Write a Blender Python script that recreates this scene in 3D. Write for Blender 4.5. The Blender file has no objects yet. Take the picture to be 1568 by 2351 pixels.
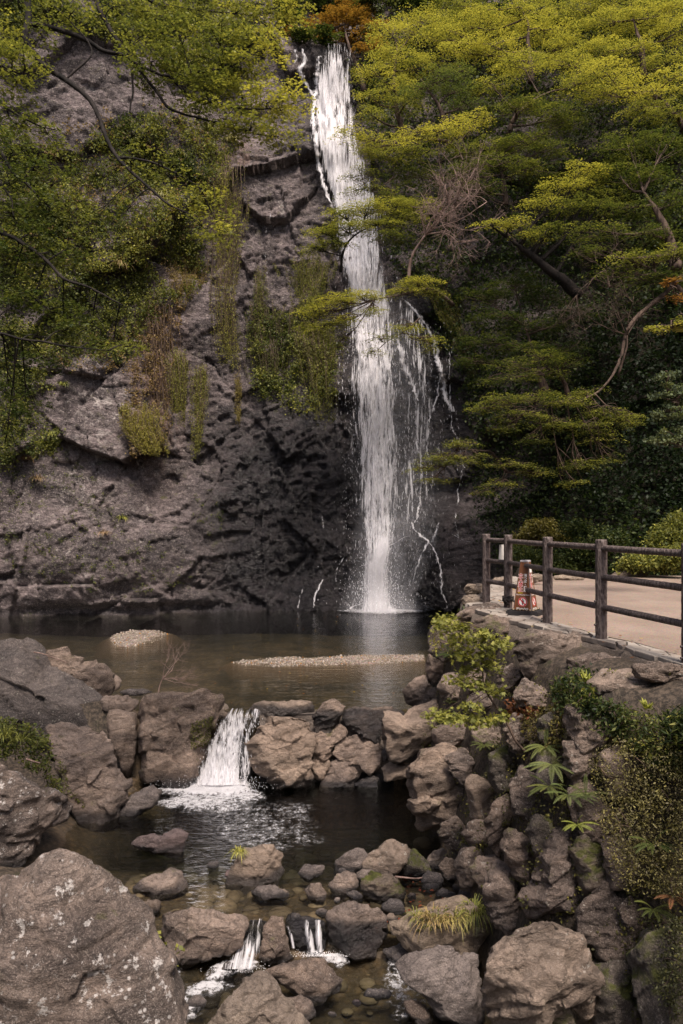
import bpy, bmesh, math, random
import numpy as np
from mathutils import Vector, Matrix

# ------------------------------------------------------------------ camera, sky, sun, exposure
SC = bpy.context.scene
COL = SC.collection
CAMZ = 3.2
FU = 1828.4            # focal length in the units used below (a frame 1568 wide, 2351 tall)
CX, HV = 784.0, 1197.0
cam_d = bpy.data.cameras.new('camera'); cam = bpy.data.objects.new('camera', cam_d); COL.objects.link(cam)
cam.location = (0, 0, CAMZ); cam.rotation_euler = (math.radians(90), 0, 0)
cam_d.sensor_fit = 'VERTICAL'; cam_d.sensor_height = 36.0; cam_d.lens = 36.0 * FU / 2351.0
cam_d.shift_y = (HV - 1175.5) / 2351.0
cam_d.clip_start = 0.1; cam_d.clip_end = 1000
SC.camera = cam
SUN_EL, SUN_AZ = math.radians(58), math.radians(165)     # azimuth from +Y clockwise: behind the camera
w = bpy.data.worlds.new('World'); SC.world = w; w.use_nodes = True
nt = w.node_tree; bg = nt.nodes['Background']
sky = nt.nodes.new('ShaderNodeTexSky'); sky.sky_type = 'NISHITA'; sky.sun_disc = False
sky.sun_elevation = SUN_EL; sky.sun_rotation = SUN_AZ; sky.air_density = 1.0; sky.dust_density = 4.0; sky.ozone_density = 0.6
nt.links.new(sky.outputs[0], bg.inputs[0]); bg.inputs[1].default_value = 0.105
sun_d = bpy.data.lights.new('sun', 'SUN'); sun_d.energy = 3.3; sun_d.angle = math.radians(15); sun_d.color = (1.0, 0.90, 0.79)
sun = bpy.data.objects.new('sun', sun_d); COL.objects.link(sun)
sdir = Vector((math.sin(SUN_AZ) * math.cos(SUN_EL), math.cos(SUN_AZ) * math.cos(SUN_EL), math.sin(SUN_EL)))
sun.rotation_euler = sdir.to_track_quat('Z', 'Y').to_euler(); sun.location = (0, 0, 60)
vs = SC.view_settings
vs.view_transform = 'Standard'; vs.look = 'None'; vs.gamma = 1; vs.use_curve_mapping = False; vs.exposure = 0.93
SC.render.engine = 'CYCLES'
SC.cycles.max_bounces = 8; SC.cycles.transparent_max_bounces = 24; SC.cycles.diffuse_bounces = 3
SC.cycles.glossy_bounces = 3; SC.cycles.transmission_bounces = 4
SC.cycles.use_denoising = True

# ------------------------------------------------------------------ helpers
def U(tag, pts):
    """picture coordinates of the survey crops -> common units"""
    s, ox, oy = {'A': (.5, 0, 1411.2), 'B': (.5, 0, 1850.2), 'C': (.5, 784, 1818.9), 'D': (.5, 784, 1411.2), 'E': (.4, 940.8, 1160.3),
                 'F': (.5, 0, 0), 'G': (.5, 784, 0), 'H': (.5, 0, 627.2), 'I': (.5, 784, 564.5), 'J': (.24, 627.2, 1568.0),
                 'K': (.3, 313.6, 2038.4), 'U': (1, 0, 0)}[tag]
    return [(p[0] * s + ox, p[1] * s + oy) for p in pts]
def at(u, v, y):
    return Vector(((u - CX) / FU * y, y, CAMZ - (v - HV) / FU * y))
def y_on(v, z):                       # distance at which the line of sight at v meets height z
    return (CAMZ - z) * FU / (v - HV)
def link(o, parent=None):
    COL.objects.link(o)
    if parent is not None: o.parent = parent
    return o
def mesh(name, V, F, mat=None, smooth=True, tint=None, uv=None, attrs=None):
    V = np.asarray(V, dtype=np.float32); me = bpy.data.meshes.new(name)
    if isinstance(F, np.ndarray):
        n, k = F.shape
        me.vertices.add(len(V)); me.vertices.foreach_set('co', V.ravel())
        me.loops.add(n * k); me.loops.foreach_set('vertex_index', F.astype(np.int32).ravel())
        me.polygons.add(n); me.polygons.foreach_set('loop_start', np.arange(0, n * k, k, dtype=np.int32))
        me.update(calc_edges=True)
    else:
        me.from_pydata([tuple(map(float, p)) for p in V], [], F); me.update()
    me.validate()
    if smooth: me.polygons.foreach_set('use_smooth', np.ones(len(me.polygons), dtype=bool))
    if mat: me.materials.append(mat)
    if tint is not None:
        a = me.color_attributes.new('tint', 'FLOAT_COLOR', 'POINT')
        t = np.ones((len(V), 4), dtype=np.float32); t[:, :3] = tint; a.data.foreach_set('color', t.ravel())
    if attrs:
        for k_, arr in attrs.items():
            a = me.attributes.new(k_, 'FLOAT', 'POINT'); a.data.foreach_set('value', np.asarray(arr, dtype=np.float32))
    if uv is not None:
        l = me.uv_layers.new(name='UVMap'); idx = np.empty(len(me.loops), dtype=np.int32); me.loops.foreach_get('vertex_index', idx)
        l.data.foreach_set('uv', np.asarray(uv, dtype=np.float32)[idx].ravel())
    return me
def obj(name, V, F, mat=None, parent=None, origin=None, **kw):
    V = np.asarray(V, dtype=np.float64)
    if origin is not None: V = V - np.asarray(origin, dtype=np.float64)
    o = bpy.data.objects.new(name, mesh(name, V, F, mat, **kw))
    link(o, parent)
    if origin is not None:
        o.location = Vector(origin) - (parent.location if parent is not None else Vector())
    return o
def empty(name, loc=(0, 0, 0)):
    o = bpy.data.objects.new(name, None); o.location = loc; o.empty_display_size = .2
    return link(o)
def tag(o, label=None, cat=None, group=None, kind=None):
    for k, v in (('label', label), ('category', cat), ('group', group), ('kind', kind)):
        if v: o[k] = v
    return o
def cat(parts):
    """join (V,F) pairs with equal face size"""
    Vs, Fs, n = [], [], 0
    for V, F in parts:
        Vs.append(np.asarray(V)); Fs.append(np.asarray(F) + n); n += len(V)
    return np.concatenate(Vs), np.concatenate(Fs)

# ---- noise
def _h(ix, iy, iz, seed):
    h = (ix * 374761393 + iy * 668265263 + iz * 2147483647 + seed * 1274126177) & 0xffffffff
    h = ((h ^ (h >> 13)) * 1274126177) & 0xffffffff
    h = ((h ^ (h >> 16)) * 2246822519) & 0xffffffff
    return (h ^ (h >> 15)) & 0xffffffff
_G = np.random.default_rng(7).normal(size=(256, 3)); _G /= np.linalg.norm(_G, axis=1)[:, None]
def perlin(P, seed=0):
    P = np.asarray(P, dtype=np.float64); I = np.floor(P).astype(np.int64); f = P - I
    u = f * f * f * (f * (f * 6 - 15) + 10); r = 0
    for dx in (0, 1):
        wx = u[:, 0] if dx else 1 - u[:, 0]
        for dy in (0, 1):
            wy = u[:, 1] if dy else 1 - u[:, 1]
            for dz in (0, 1):
                wz = u[:, 2] if dz else 1 - u[:, 2]
                g = _G[_h(I[:, 0] + dx, I[:, 1] + dy, I[:, 2] + dz, seed) & 255]
                d = g[:, 0] * (f[:, 0] - dx) + g[:, 1] * (f[:, 1] - dy) + g[:, 2] * (f[:, 2] - dz)
                r = r + wx * wy * wz * d
    return r
def fbm(P, scale, oct=4, seed=0, rough=.5, ridged=False):
    P = np.asarray(P) * scale; a, r, t = 1, 0, 0
    for k in range(oct):
        n = perlin(P, seed + k * 17)
        if ridged: n = .5 - np.abs(n) * 2
        r = r + a * n; t += a; P = P * 2.03 + 5.3; a *= rough
    return r / t * 1.6
def facets(Q, seed=0, tilt=.5):
    """2-D fractured blocks: every cell is its own tilted plane; returns height and crack distance"""
    I = np.floor(Q).astype(np.int64); b1 = np.full(len(Q), 9.); b2 = np.full(len(Q), 9.); h = np.zeros(len(Q))
    for dx in (-1, 0, 1):
        for dy in (-1, 0, 1):
            cx, cy = I[:, 0] + dx, I[:, 1] + dy
            h1, h2, h3 = _h(cx, cy, cx * 0, seed), _h(cx, cy, cx * 0 + 1, seed), _h(cx, cy, cx * 0 + 2, seed)
            px = cx + (h1 & 1023) / 1023.; py = cy + (h1 >> 12 & 1023) / 1023.
            ex, ey = Q[:, 0] - px, Q[:, 1] - py; d = np.sqrt(ex * ex + ey * ey)
            v = (h2 & 1023) / 511.5 - 1 + tilt * ((h3 & 1023) / 511.5 - 1) * ex * 2 + tilt * ((h3 >> 12 & 1023) / 511.5 - 1) * ey * 2
            nb = d < b1
            b2 = np.where(nb, b1, np.minimum(b2, d)); h = np.where(nb, v, h); b1 = np.where(nb, d, b1)
    return h, b2 - b1
def ss(x, a, b):
    t = np.clip((x - a) / (b - a), 0, 1); return t * t * (3 - 2 * t)
def grid_faces(nu, nv):
    i = np.arange(nu - 1)[:, None] * nv + np.arange(nv - 1)[None, :]
    return np.stack([i, i + nv, i + nv + 1, i + 1], -1).reshape(-1, 4)
def tube(pts, radii, n=6, jitter=0, seed=0):
    P = np.asarray([tuple(p) for p in pts], dtype=float); m = len(P)
    T = np.gradient(P, axis=0); T /= np.linalg.norm(T, axis=1)[:, None] + 1e-9
    ref = np.where(np.abs(T[:, 2:3]) > .9, np.array([[1., 0, 0]]), np.array([[0, 0, 1.]]))
    A = np.cross(T, ref); A /= np.linalg.norm(A, axis=1)[:, None] + 1e-9; B = np.cross(T, A)
    th = np.arange(n) * 2 * math.pi / n
    R = np.asarray(radii, dtype=float)[:, None]
    if jitter: R = R * (1 + jitter * np.random.default_rng(seed).normal(size=(m, n)))
    V = P[:, None, :] + (A[:, None, :] * np.cos(th)[None, :, None] + B[:, None, :] * np.sin(th)[None, :, None]) * R[..., None]
    V = np.concatenate([V.reshape(-1, 3), P[:1], P[-1:]])
    F = []
    i = np.arange(m - 1)[:, None] * n; j = np.arange(n)[None, :]; j2 = (j + 1) % n
    F = np.stack([(i + j), (i + j2), (i + n + j2), (i + n + j)], -1).reshape(-1, 4)
    c0, c1 = m * n, m * n + 1
    caps = [[c0, (k + 1) % n, k, c0] for k in range(n)] + [[c1, (m - 1) * n + k, (m - 1) * n + (k + 1) % n, c1] for k in range(n)]
    # caps as quads: pair neighbouring triangles
    cq = []
    for k in range(0, n, 2):
        cq.append([c0, (k + 2) % n, (k + 1) % n, k]); o_ = (m - 1) * n
        cq.append([c1, o_ + k, o_ + (k + 1) % n, o_ + (k + 2) % n])
    return V, np.concatenate([F, np.array(cq)])
def curve(pts, n):
    """Catmull-Rom through the points"""
    P = np.asarray([tuple(p) for p in pts], dtype=float)
    if len(P) == 2: return P[0] + (P[1] - P[0]) * np.linspace(0, 1, n)[:, None]
    Q = np.concatenate([[2 * P[0] - P[1]], P, [2 * P[-1] - P[-2]]]); out = []
    for t in np.linspace(0, len(P) - 1.0001, n):
        i = int(t); f = t - i; a, b, c, d = Q[i:i + 4]
        out.append(.5 * (2 * b + (c - a) * f + (2 * a - 5 * b + 4 * c - d) * f * f + (3 * b - a - 3 * c + d) * f ** 3))
    return np.array(out)
def box(cx, cy, cz, sx, sy, sz):
    v = [(cx + a * sx / 2, cy + b * sy / 2, cz + c * sz / 2) for a in (-1, 1) for b in (-1, 1) for c in (-1, 1)]
    return v, [(0, 1, 3, 2), (4, 6, 7, 5), (0, 4, 5, 1), (2, 3, 7, 6), (0, 2, 6, 4), (1, 5, 7, 3)]
_ICO = {}
def ico(sub):
    if sub not in _ICO:
        b = bmesh.new(); bmesh.ops.create_icosphere(b, subdivisions=sub, radius=1)
        V = np.array([v.co[:] for v in b.verts]); F = np.array([[v.index for v in f.verts] for f in b.faces]); b.free(); _ICO[sub] = (V, F)
    return _ICO[sub]
def in_poly(x, y, poly):
    r = np.zeros(len(x), dtype=bool); n = len(poly)
    for i in range(n):
        (x1, y1), (x2, y2) = poly[i], poly[(i + 1) % n]
        c = ((y1 > y) != (y2 > y)) & (x < (x2 - x1) * (y - y1) / (y2 - y1 + 1e-9) + x1); r ^= c
    return r

# ------------------------------------------------------------------ materials
class N:
    def __init__(s, name):
        s.m = bpy.data.materials.new(name); s.m.use_nodes = True; s.t = s.m.node_tree; s.t.nodes.clear()
        s.out = s.t.nodes.new('ShaderNodeOutputMaterial')
    def n(s, typ, **kw):
        x = s.t.nodes.new('ShaderNode' + typ)
        for k, v in kw.items(): setattr(x, k, v)
        return x
    def l(s, a, b): s.t.links.new(a, b)
    def put(s, sock, v):
        if hasattr(v, 'node'): s.l(v, sock)
        elif isinstance(v, tuple) and len(v) == 3 and sock.type == 'RGBA': sock.default_value = (*v, 1)
        else: sock.default_value = v
    def math(s, op, a, b=0., c=None, clamp=False):
        x = s.n('Math', operation=op, use_clamp=clamp); s.put(x.inputs[0], a); s.put(x.inputs[1], b)
        if c is not None: s.put(x.inputs[2], c)
        return x.outputs[0]
    def mix(s, f, a, b, mode='MIX'):
        x = s.n('MixRGB', blend_type=mode); s.put(x.inputs[0], f); s.put(x.inputs[1], a); s.put(x.inputs[2], b); return x.outputs[0]
    def noise(s, vec, scale, detail=4, rough=.55, dist=0.):
        x = s.n('TexNoise'); s.put(x.inputs['Vector'], vec); x.inputs['Scale'].default_value = scale
        x.inputs['Detail'].default_value = detail; x.inputs['Roughness'].default_value = rough; x.inputs['Distortion'].default_value = dist
        return x.outputs[0]
    def voro(s, vec, scale, feature='F1', out=0):
        x = s.n('TexVoronoi', feature=feature); s.put(x.inputs['Vector'], vec); x.inputs['Scale'].default_value = scale; return x.outputs[out]
    def step(s, v, a, b, lo=0., hi=1.):
        x = s.n('MapRange', interpolation_type='SMOOTHSTEP'); s.put(x.inputs[0], v); s.put(x.inputs[1], a); s.put(x.inputs[2], b)
        x.inputs[3].default_value = lo; x.inputs[4].default_value = hi; return x.outputs[0]
    def mapping(s, vec, scale=(1, 1, 1), rot=(0, 0, 0), loc=(0, 0, 0)):
        x = s.n('Mapping'); s.put(x.inputs[0], vec); x.inputs['Scale'].default_value = scale; x.inputs['Rotation'].default_value = rot
        x.inputs['Location'].default_value = loc; return x.outputs[0]
    def attr(s, name, out='Fac'): return s.n('Attribute', attribute_name=name).outputs[out]
    def bump(s, h, strength=.5, dist=.02, nrm=None):
        x = s.n('Bump'); x.inputs['Strength'].default_value = strength; x.inputs['Distance'].default_value = dist; s.put(x.inputs['Height'], h)
        if nrm is not None: s.l(nrm, x.inputs['Normal'])
        return x.outputs[0]
    def bsdf(s, col, rough=.8, nrm=None, spec=.3, **kw):
        x = s.n('BsdfPrincipled'); s.put(x.inputs['Base Color'], col); s.put(x.inputs['Roughness'], rough)
        x.inputs['Specular IOR Level'].default_value = spec
        if nrm is not None: s.l(nrm, x.inputs['Normal'])
        for k, v in kw.items(): s.put(x.inputs[k], v)
        return x.outputs[0]
    def done(s, surf): s.l(surf, s.out.inputs[0]); return s.m
    def pos(s): return s.n('NewGeometry').outputs['Position']

def rock_mat(name, lo, hi, pale=.25, moss=.35, lichen=(.42, .38, .34), strata=(0, .5, .3), fine=1., bumpd=.03, mossc=(.045, .05, .012), cscale=1.):
    s = N(name); P = s.pos(); G = s.n('NewGeometry')
    Q = s.mapping(P, (1, 1, 2.2), strata)
    big = s.noise(Q, 1.1 * cscale, 6, .6, .4); mid = s.noise(Q, 7 * cscale, 8, .68); fin = s.noise(P, 46 * fine, 6, .7); pit0 = s.noise(P, 110 * fine, 3, .7)
    c = s.mix(s.step(big, .33, .67), lo, hi)
    c = s.mix(s.step(mid, .35, .7), s.mix(.6, c, lo), c)
    c = s.mix(s.step(fin, .54, .68, 0, .75), c, s.mix(.55, c, (.40, .34, .29)))
    c = s.mix(s.step(fin, .32, .45, .75, 0), c, (.022, .016, .014)); c = s.mix(s.step(pit0, .54, .66, 0, .5), c, (.42, .35, .31)); c = s.mix(s.step(pit0, .36, .46, .5, 0), c, (.03, .022, .02))
    if strata[1] != .55:
        rnd = s.n('ObjectInfo').outputs['Random']; c = s.mix(s.step(rnd, .1, .9, 0, .42), c, s.mix(.55, c, (.125, .108, .112))); c = s.mix(s.step(s.math('FRACT', s.math('MULTIPLY', rnd, 7.3)), .6, .9, 0, .35), c, (.36, .27, .20)); c = s.mix(.8, c, s.mix(s.step(s.noise(P, .9, 2), .3, .7), (.72, .70, .70), (1, 1, 1)), 'MULTIPLY')
    # pale lichen blotches and specks
    l1 = s.noise(P, 7.5 * fine, 9, .72, .1); l2 = s.voro(P, 17 * fine)
    lm = s.step(l1, .70 - pale * .24, .73 - pale * .22, 0, .8)
    c = s.mix(lm, c, lichen)
    sp = s.math('MULTIPLY', s.step(l2, .24, .12), s.step(s.noise(P, 2.3, 3), .5, .62, 0, .8 * min(1, pale * 2.2)))
    c = s.mix(sp, c, lichen)
    # moss on up-facing ground
    up = s.n('SeparateXYZ'); s.l(G.outputs['Normal'], up.inputs[0])
    mm = s.math('MULTIPLY', s.step(s.noise(P, 2.6, 7, .7), .66 - moss * .25, .74 - moss * .22), s.step(up.outputs[2], -.2, .5))
    mm = s.math('MULTIPLY', mm, min(1., moss * 2.0))
    mc = s.mix(s.noise(P, 30, 3), mossc, (mossc[0] * 2.2, mossc[1] * 2.0, mossc[2] * 1.6))
    c = s.mix(mm, c, mc)
    if strata[1] == .55: c = s.mix(s.attr('soil'), c, s.mix(s.step(mid, .4, .6), (.012, .009, .006), (.035, .028, .016)))
    if strata[1] == .55:
        sn = s.noise(s.mapping(P, (1, 1, .16)), 2.6, 7, .7); sm = s.math('MULTIPLY', s.attr('rust'), s.step(sn, .38, .58)); c = s.mix(s.math('MULTIPLY', sm, .75), c, s.mix(mid, (.13, .066, .042), (.34, .20, .145)))
        pm = s.math('MULTIPLY', s.attr('pale'), s.step(s.noise(P, 3.4, 8, .72), .52, .60)); c = s.mix(s.math('MULTIPLY', pm, .75), c, (.42, .37, .35))
        sk = s.step(s.noise(s.mapping(P, (1, 1, .07)), 1.9, 6, .7), .56, .70, 0, .6); c = s.mix(sk, c, s.mix(.7, c, (.02, .018, .02)))
    wet = s.attr('wet')
    c = s.mix(wet, c, s.mix(.85, c, (.011, .011, .014)))
    r = s.step(wet, 0, 1, .86, .30)
    pit = s.noise(P, 95 * fine, 4, .75)
    h = s.math('ADD', s.math('MULTIPLY', mid, 1.3), s.math('ADD', s.math('ADD', s.math('MULTIPLY', fin, .55), s.math('MULTIPLY', pit, .25)), s.math('MULTIPLY', s.step(s.noise(Q, 3.1 * cscale, 9, .75, 1.), .46, .52), .25)))
    return s.done(s.bsdf(c, r, s.bump(h, 1., bumpd * 1.25), .35))
M = {}
M['boulder'] = rock_mat('boulder_rock', (.085, .060, .049), (.43, .315, .245), .12, .25)
M['bank_rock'] = rock_mat('bank_rock', (.062, .044, .036), (.37, .272, .215), .28, .34)
M['lichen_rock'] = rock_mat('lichen_boulder', (.062, .046, .039), (.33, .248, .202), .50, .22, (.50, .46, .44), fine=.8)
M['dark_rock'] = rock_mat('dark_lichen_rock', (.035, .029, .028), (.17, .137, .122), .36, .2, (.33, .31, .27))
M['red_rock'] = rock_mat('purplish_rock', (.09, .058, .058), (.25, .172, .165), .04, .05)
M['grey_rock'] = rock_mat('grey_rock', (.095, .076, .070), (.250, .200, .178), .06, .05)
M['pale_rock'] = rock_mat('pale_rock', (.19, .145, .110), (.38, .295, .220), .05, .12)
M['wet_rock'] = rock_mat('wet_rock', (.035, .030, .031), (.11, .090, .085), .02, .2)
M['moss_rock'] = rock_mat('mossy_rock', (.06, .048, .042), (.17, .14, .115), .25, .85)
M['cliff'] = rock_mat('cliff_rock', (.046, .037, .040), (.245, .192, .192), .34, .34, (.34, .30, .28), (0, .55, 0), .22, .10, cscale=.5)
M['mortar'] = rock_mat('mortar', (.10, .078, .062), (.17, .135, .11), .02, .1, bumpd=.01)

def leaf_mat(name, trans=.48, rough=.55):
    s = N(name); c = s.attr('tint', 'Color')
    p = s.bsdf(c, rough, None, .25); t = s.n('BsdfTranslucent'); s.l(s.mix(1., c, (1.0, 1.0, .55), 'MULTIPLY'), t.inputs[0])
    m = s.n('MixShader'); m.inputs[0].default_value = trans; s.l(p, m.inputs[1]); s.l(t.outputs[0], m.inputs[2])
    return s.done(m.outputs[0])
M['leaf'] = leaf_mat('leaf'); M['fern'] = leaf_mat('fern_leaf', .25, .4); M['grass'] = leaf_mat('grass_blade', .3)
def bark_mat(name, lo, hi, sc=9):
    s = N(name); P = s.pos(); Q = s.mapping(P, (1, 1, .25))
    n1 = s.noise(Q, sc, 6, .7); n2 = s.noise(P, 40, 4)
    c = s.mix(s.step(n1, .35, .65), lo, hi); c = s.mix(s.step(n2, .58, .7, 0, .4), c, hi)
    return s.done(s.bsdf(c, .9, s.bump(n1, .8, .03), .2))
M['bark'] = bark_mat('bark', (.030, .020, .016), (.11, .075, .058)); M['darkbark'] = bark_mat('dark_bark', (.007, .006, .0055), (.026, .020, .018))
M['twig'] = bark_mat('pale_twig', (.13, .085, .072), (.26, .18, .155))

def water_mat(name, tint, dens, scale=3.2, bstr=.25, flow=(1, 1.9, 1)):
    s = N(name); P = s.pos(); Q = s.mapping(P, flow)
    n1 = s.noise(Q, scale, 3, .5, .3); n2 = s.noise(Q, scale * 3.3, 3, .6, .4); n3 = s.noise(P, .45, 3)
    h = s.math('ADD', s.math('MULTIPLY', n1, s.step(n3, .35, .7, .5, 1.3)), s.math('MULTIPLY', n2, .3))
    nb = s.bump(h, bstr, .1)
    f = s.n('Fresnel'); f.inputs['IOR'].default_value = 1.33; s.l(nb, f.inputs['Normal'])
    g = s.n('BsdfGlossy'); g.inputs['Roughness'].default_value = .03; g.inputs['Color'].default_value = (1, 1, 1, 1); s.l(nb, g.inputs['Normal'])
    t = s.n('BsdfTransparent'); t.inputs[0].default_value = (*tint, 1)
    m = s.n('MixShader'); s.l(f.outputs[0], m.inputs[0]); s.l(t.outputs[0], m.inputs[1]); s.l(g.outputs[0], m.inputs[2])
    v = s.n('VolumeAbsorption'); v.inputs['Color'].default_value = (.28, .37, .34, 1); v.inputs['Density'].default_value = dens
    s.l(v.outputs[0], s.out.inputs[1]); return s.done(m.outputs[0])
M['pool'] = water_mat('pool_water', (.88, .88, .82), .7, 3.0, .22)
M['stream'] = water_mat('stream_water', (.86, .85, .79), 1.6, 5.0, .5, (1, 1.5, 1))

def white_water(name, sx, sy, col=(.80, .77, .79), soft=.30, amax=1.):
    """falling water: threads and clots of white, clear between; density from the mesh"""
    s = N(name); uv = s.n('UVMap').outputs[0]
    q = s.mapping(uv, (sx, sy, 1)); n1 = s.noise(q, 1., 6, .62, .5)
    q2 = s.mapping(uv, (sx * 3.1, sy * 2.2, 1)); n2 = s.noise(q2, 1., 4, .6, .2)
    q3 = s.mapping(uv, (sx * .22, sy * .25, 1)); n3 = s.noise(q3, 1., 3)
    n = s.math('ADD', s.math('ADD', s.math('MULTIPLY', n1, .5), s.math('MULTIPLY', n2, .3)), s.math('MULTIPLY', n3, .2))
    n = s.math('MULTIPLY_ADD', n, 2.6, -.8)
    d = s.attr('thick'); th = s.math('SUBTRACT', 1. - soft, s.math('MULTIPLY', d, .92))
    a = s.step(n, th, s.math('ADD', th, soft)); a = s.math('MULTIPLY', a, s.step(d, 0., .12, 0., amax))
    df = s.n('BsdfDiffuse'); df.inputs[0].default_value = (*col, 1); tl = s.n('BsdfTranslucent'); tl.inputs[0].default_value = (*col, 1)
    m1 = s.n('MixShader'); m1.inputs[0].default_value = .4; s.l(df.outputs[0], m1.inputs[1]); s.l(tl.outputs[0], m1.inputs[2])
    tr = s.n('BsdfTransparent'); m2 = s.n('MixShader'); s.l(a, m2.inputs[0]); s.l(tr.outputs[0], m2.inputs[1]); s.l(m1.outputs[0], m2.inputs[2])
    return s.done(m2.outputs[0])
M['fall'] = white_water('falling_water', 9., .9)
M['trickle'] = white_water('trickle_water', 22., 3.5)
M['cascade'] = white_water('cascade_water', 22., 4., col=(.74, .72, .75), soft=.34, amax=.9)
s = N('mist'); uv = s.n('UVMap').outputs[0]; n = s.noise(s.mapping(uv, (1.6, .5, 1)), 1., 4, .6); n2 = s.noise(s.mapping(uv, (14, .7, 1)), 1., 4, .6)
a = s.math('MULTIPLY', s.attr('thick'), s.math('ADD', s.step(n, .3, .7, .25, .7), s.step(n2, .45, .7, 0, .5)), clamp=True)
df = s.n('BsdfDiffuse'); df.inputs[0].default_value = (.86, .84, .88, 1); tr = s.n('BsdfTransparent'); m2 = s.n('MixShader'); s.l(a, m2.inputs[0]); s.l(tr.outputs[0], m2.inputs[1]); s.l(df.outputs[0], m2.inputs[2]); M['mist'] = s.done(m2.outputs[0])
M['foam'] = white_water('foam', 11., 11., col=(.74, .72, .75), soft=.5, amax=.85)
s = N('water_drop'); df = s.bsdf((.85, .83, .86), .3, None, .5); M['drop'] = s.done(df)

def plain(name, col, rough=.6, spec=.3, metal=0., var=.0, bscale=0, bd=.004):
    s = N(name); P = s.pos(); c = col
    if var: c = s.mix(s.step(s.noise(P, 18, 6, .7), .3, .7), tuple(x * (1 - var) for x in col), tuple(min(1, x * (1 + var)) for x in col))
    nb = s.bump(s.noise(P, bscale, 5, .65), .6, bd) if bscale else None
    return s.done(s.bsdf(c, rough, nb, spec, Metallic=metal))

# ------------------------------------------------------------------ near ground: stream bed, banks, rock shelf under the path
YK = [0, 8.25, 8.55, 9.5, 11.3, 13.0, 13.45, 13.6, 13.9, 14.1, 16, 19.5, 22, 25, 28, 31]
ZK = [-1.62, -1.62, -1.17, -1.22, -1.75, -1.95, -1.95, -.16, -.16, -.34, -.26, -.20, -.24, -.40, -.85, -1.2]
def x_water(y): return np.interp(y, [0, 6.5, 7.2, 9, 11, 13, 14.5, 16, 18, 20, 28], [2.6, 2.3, 1.3, 1.25, 1.1, 1.05, 1.2, 1.8, 2.6, 3.4, 5.2])
def x_ledge(y): return np.interp(y, [0, 6.5, 7.2, 9, 11, 12.5, 13.3, 14.5, 18, 20, 28], [3.2, 2.9, 2.2, 2.05, 1.98, 1.78, 1.85, 2.4, 3.5, 4.6, 6.2])
def x_left(y): return np.interp(y, [0, 6, 8, 10, 11.5, 12.8, 13.5, 14.5, 16, 20, 28], [-1.7, -1.9, -2.5, -3.2, -3.15, -2.7, -2.9, -4.2, -8.5, -15, -15])
def ground(x, y):
    bed = np.interp(y, YK, ZK)
    wl = np.where(y < 8.4, -1.4, np.where(y < 13.4, -1.1, 0.0))
    xw, xl, xf = x_water(y), x_ledge(y), x_left(y)
    t = np.clip((x - xw) / (xl - xw), -1, 1.6)
    right = np.where(t > 0, wl - .3 + (1.66 - wl + .3) * np.clip(t, 0, 1) ** .85 + np.clip(t - 1, 0, 1) * .25, -9)
    left = np.where(x < xf, wl - .3 + np.minimum((xf - x) * .5, .35 + (xf - x) * .05), -9)
    bed = np.where(y > 14.2, bed - .05 * np.sin(x * .7 + 1.3 * np.sin(y * .5)) * ss(y, 14.2, 16), bed)
    bed = np.where(y < 13.0, bed + ss(np.abs(x + .4), 1.2, 3) * .1, bed)
    return np.maximum(np.maximum(bed, right), left)
gx = np.arange(-17, 6.6, .095); gy = np.arange(.4, 29.2, .095)
X, Y = np.meshgrid(gx, gy, indexing='ij'); X = X.ravel(); Y = Y.ravel()
P3 = np.stack([X, Y, X * 0], 1)
Z = ground(X - .14 * ss(X, .2, 1.1) * ss(X, 3.2, 2.6), Y) + fbm(P3, 1.2, 4, 3) * (.10 + .22 * ss(x_left(Y) - X, .3, 1.2) + .25 * ss(Y, 6.9, 6.3) * ss(X, 2.2, 2.6)) + fbm(P3, 5, 3, 5, .6) * .035
Z = np.where((X > x_ledge(Y)) & (Y < 21), np.minimum(Z, 1.80), Z)
wl = np.where(Y < 8.4, -1.4, np.where(Y < 13.4, -1.1, 0.0))
s = N('stream_bed'); P = s.pos()
n1 = s.noise(P, 1.4, 6, .6); n2 = s.voro(P, 9.); n3 = s.noise(P, 22, 6, .7); n4 = s.voro(P, 26.)
c = s.mix(s.step(n1, .35, .65), (.062, .042, .024), (.165, .108, .062)); c = s.mix(s.step(n2, .1, .6), c, s.mix(.55, c, (.03, .026, .022)))
c = s.mix(s.step(n3, .55, .7, 0, .5), c, (.27, .19, .12)); c = s.mix(s.step(n4, .02, .3, .5, 0.), c, (.03, .025, .02))
wet = s.attr('wet'); dry = s.mix(s.step(n3, .4, .65), (.022, .017, .013), (.085, .063, .047)); dry = s.mix(s.step(s.noise(P, 3, 6, .7), .56, .66, 0, .6), dry, (.022, .024, .008))
c = s.mix(wet, dry, c)
M['bed'] = s.done(s.bsdf(c, .8, s.bump(s.math('ADD', n2, n3), .8, .03), .3))
bedo = obj('stream_bed', np.stack([X, Y, Z], 1), grid_faces(len(gx), len(gy)), M['bed'], attrs={'wet': ss(Z, wl + .12, wl + .02)})
tag(bedo, kind='structure')
NEAR = np.stack([X, Y, Z], 1)
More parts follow.
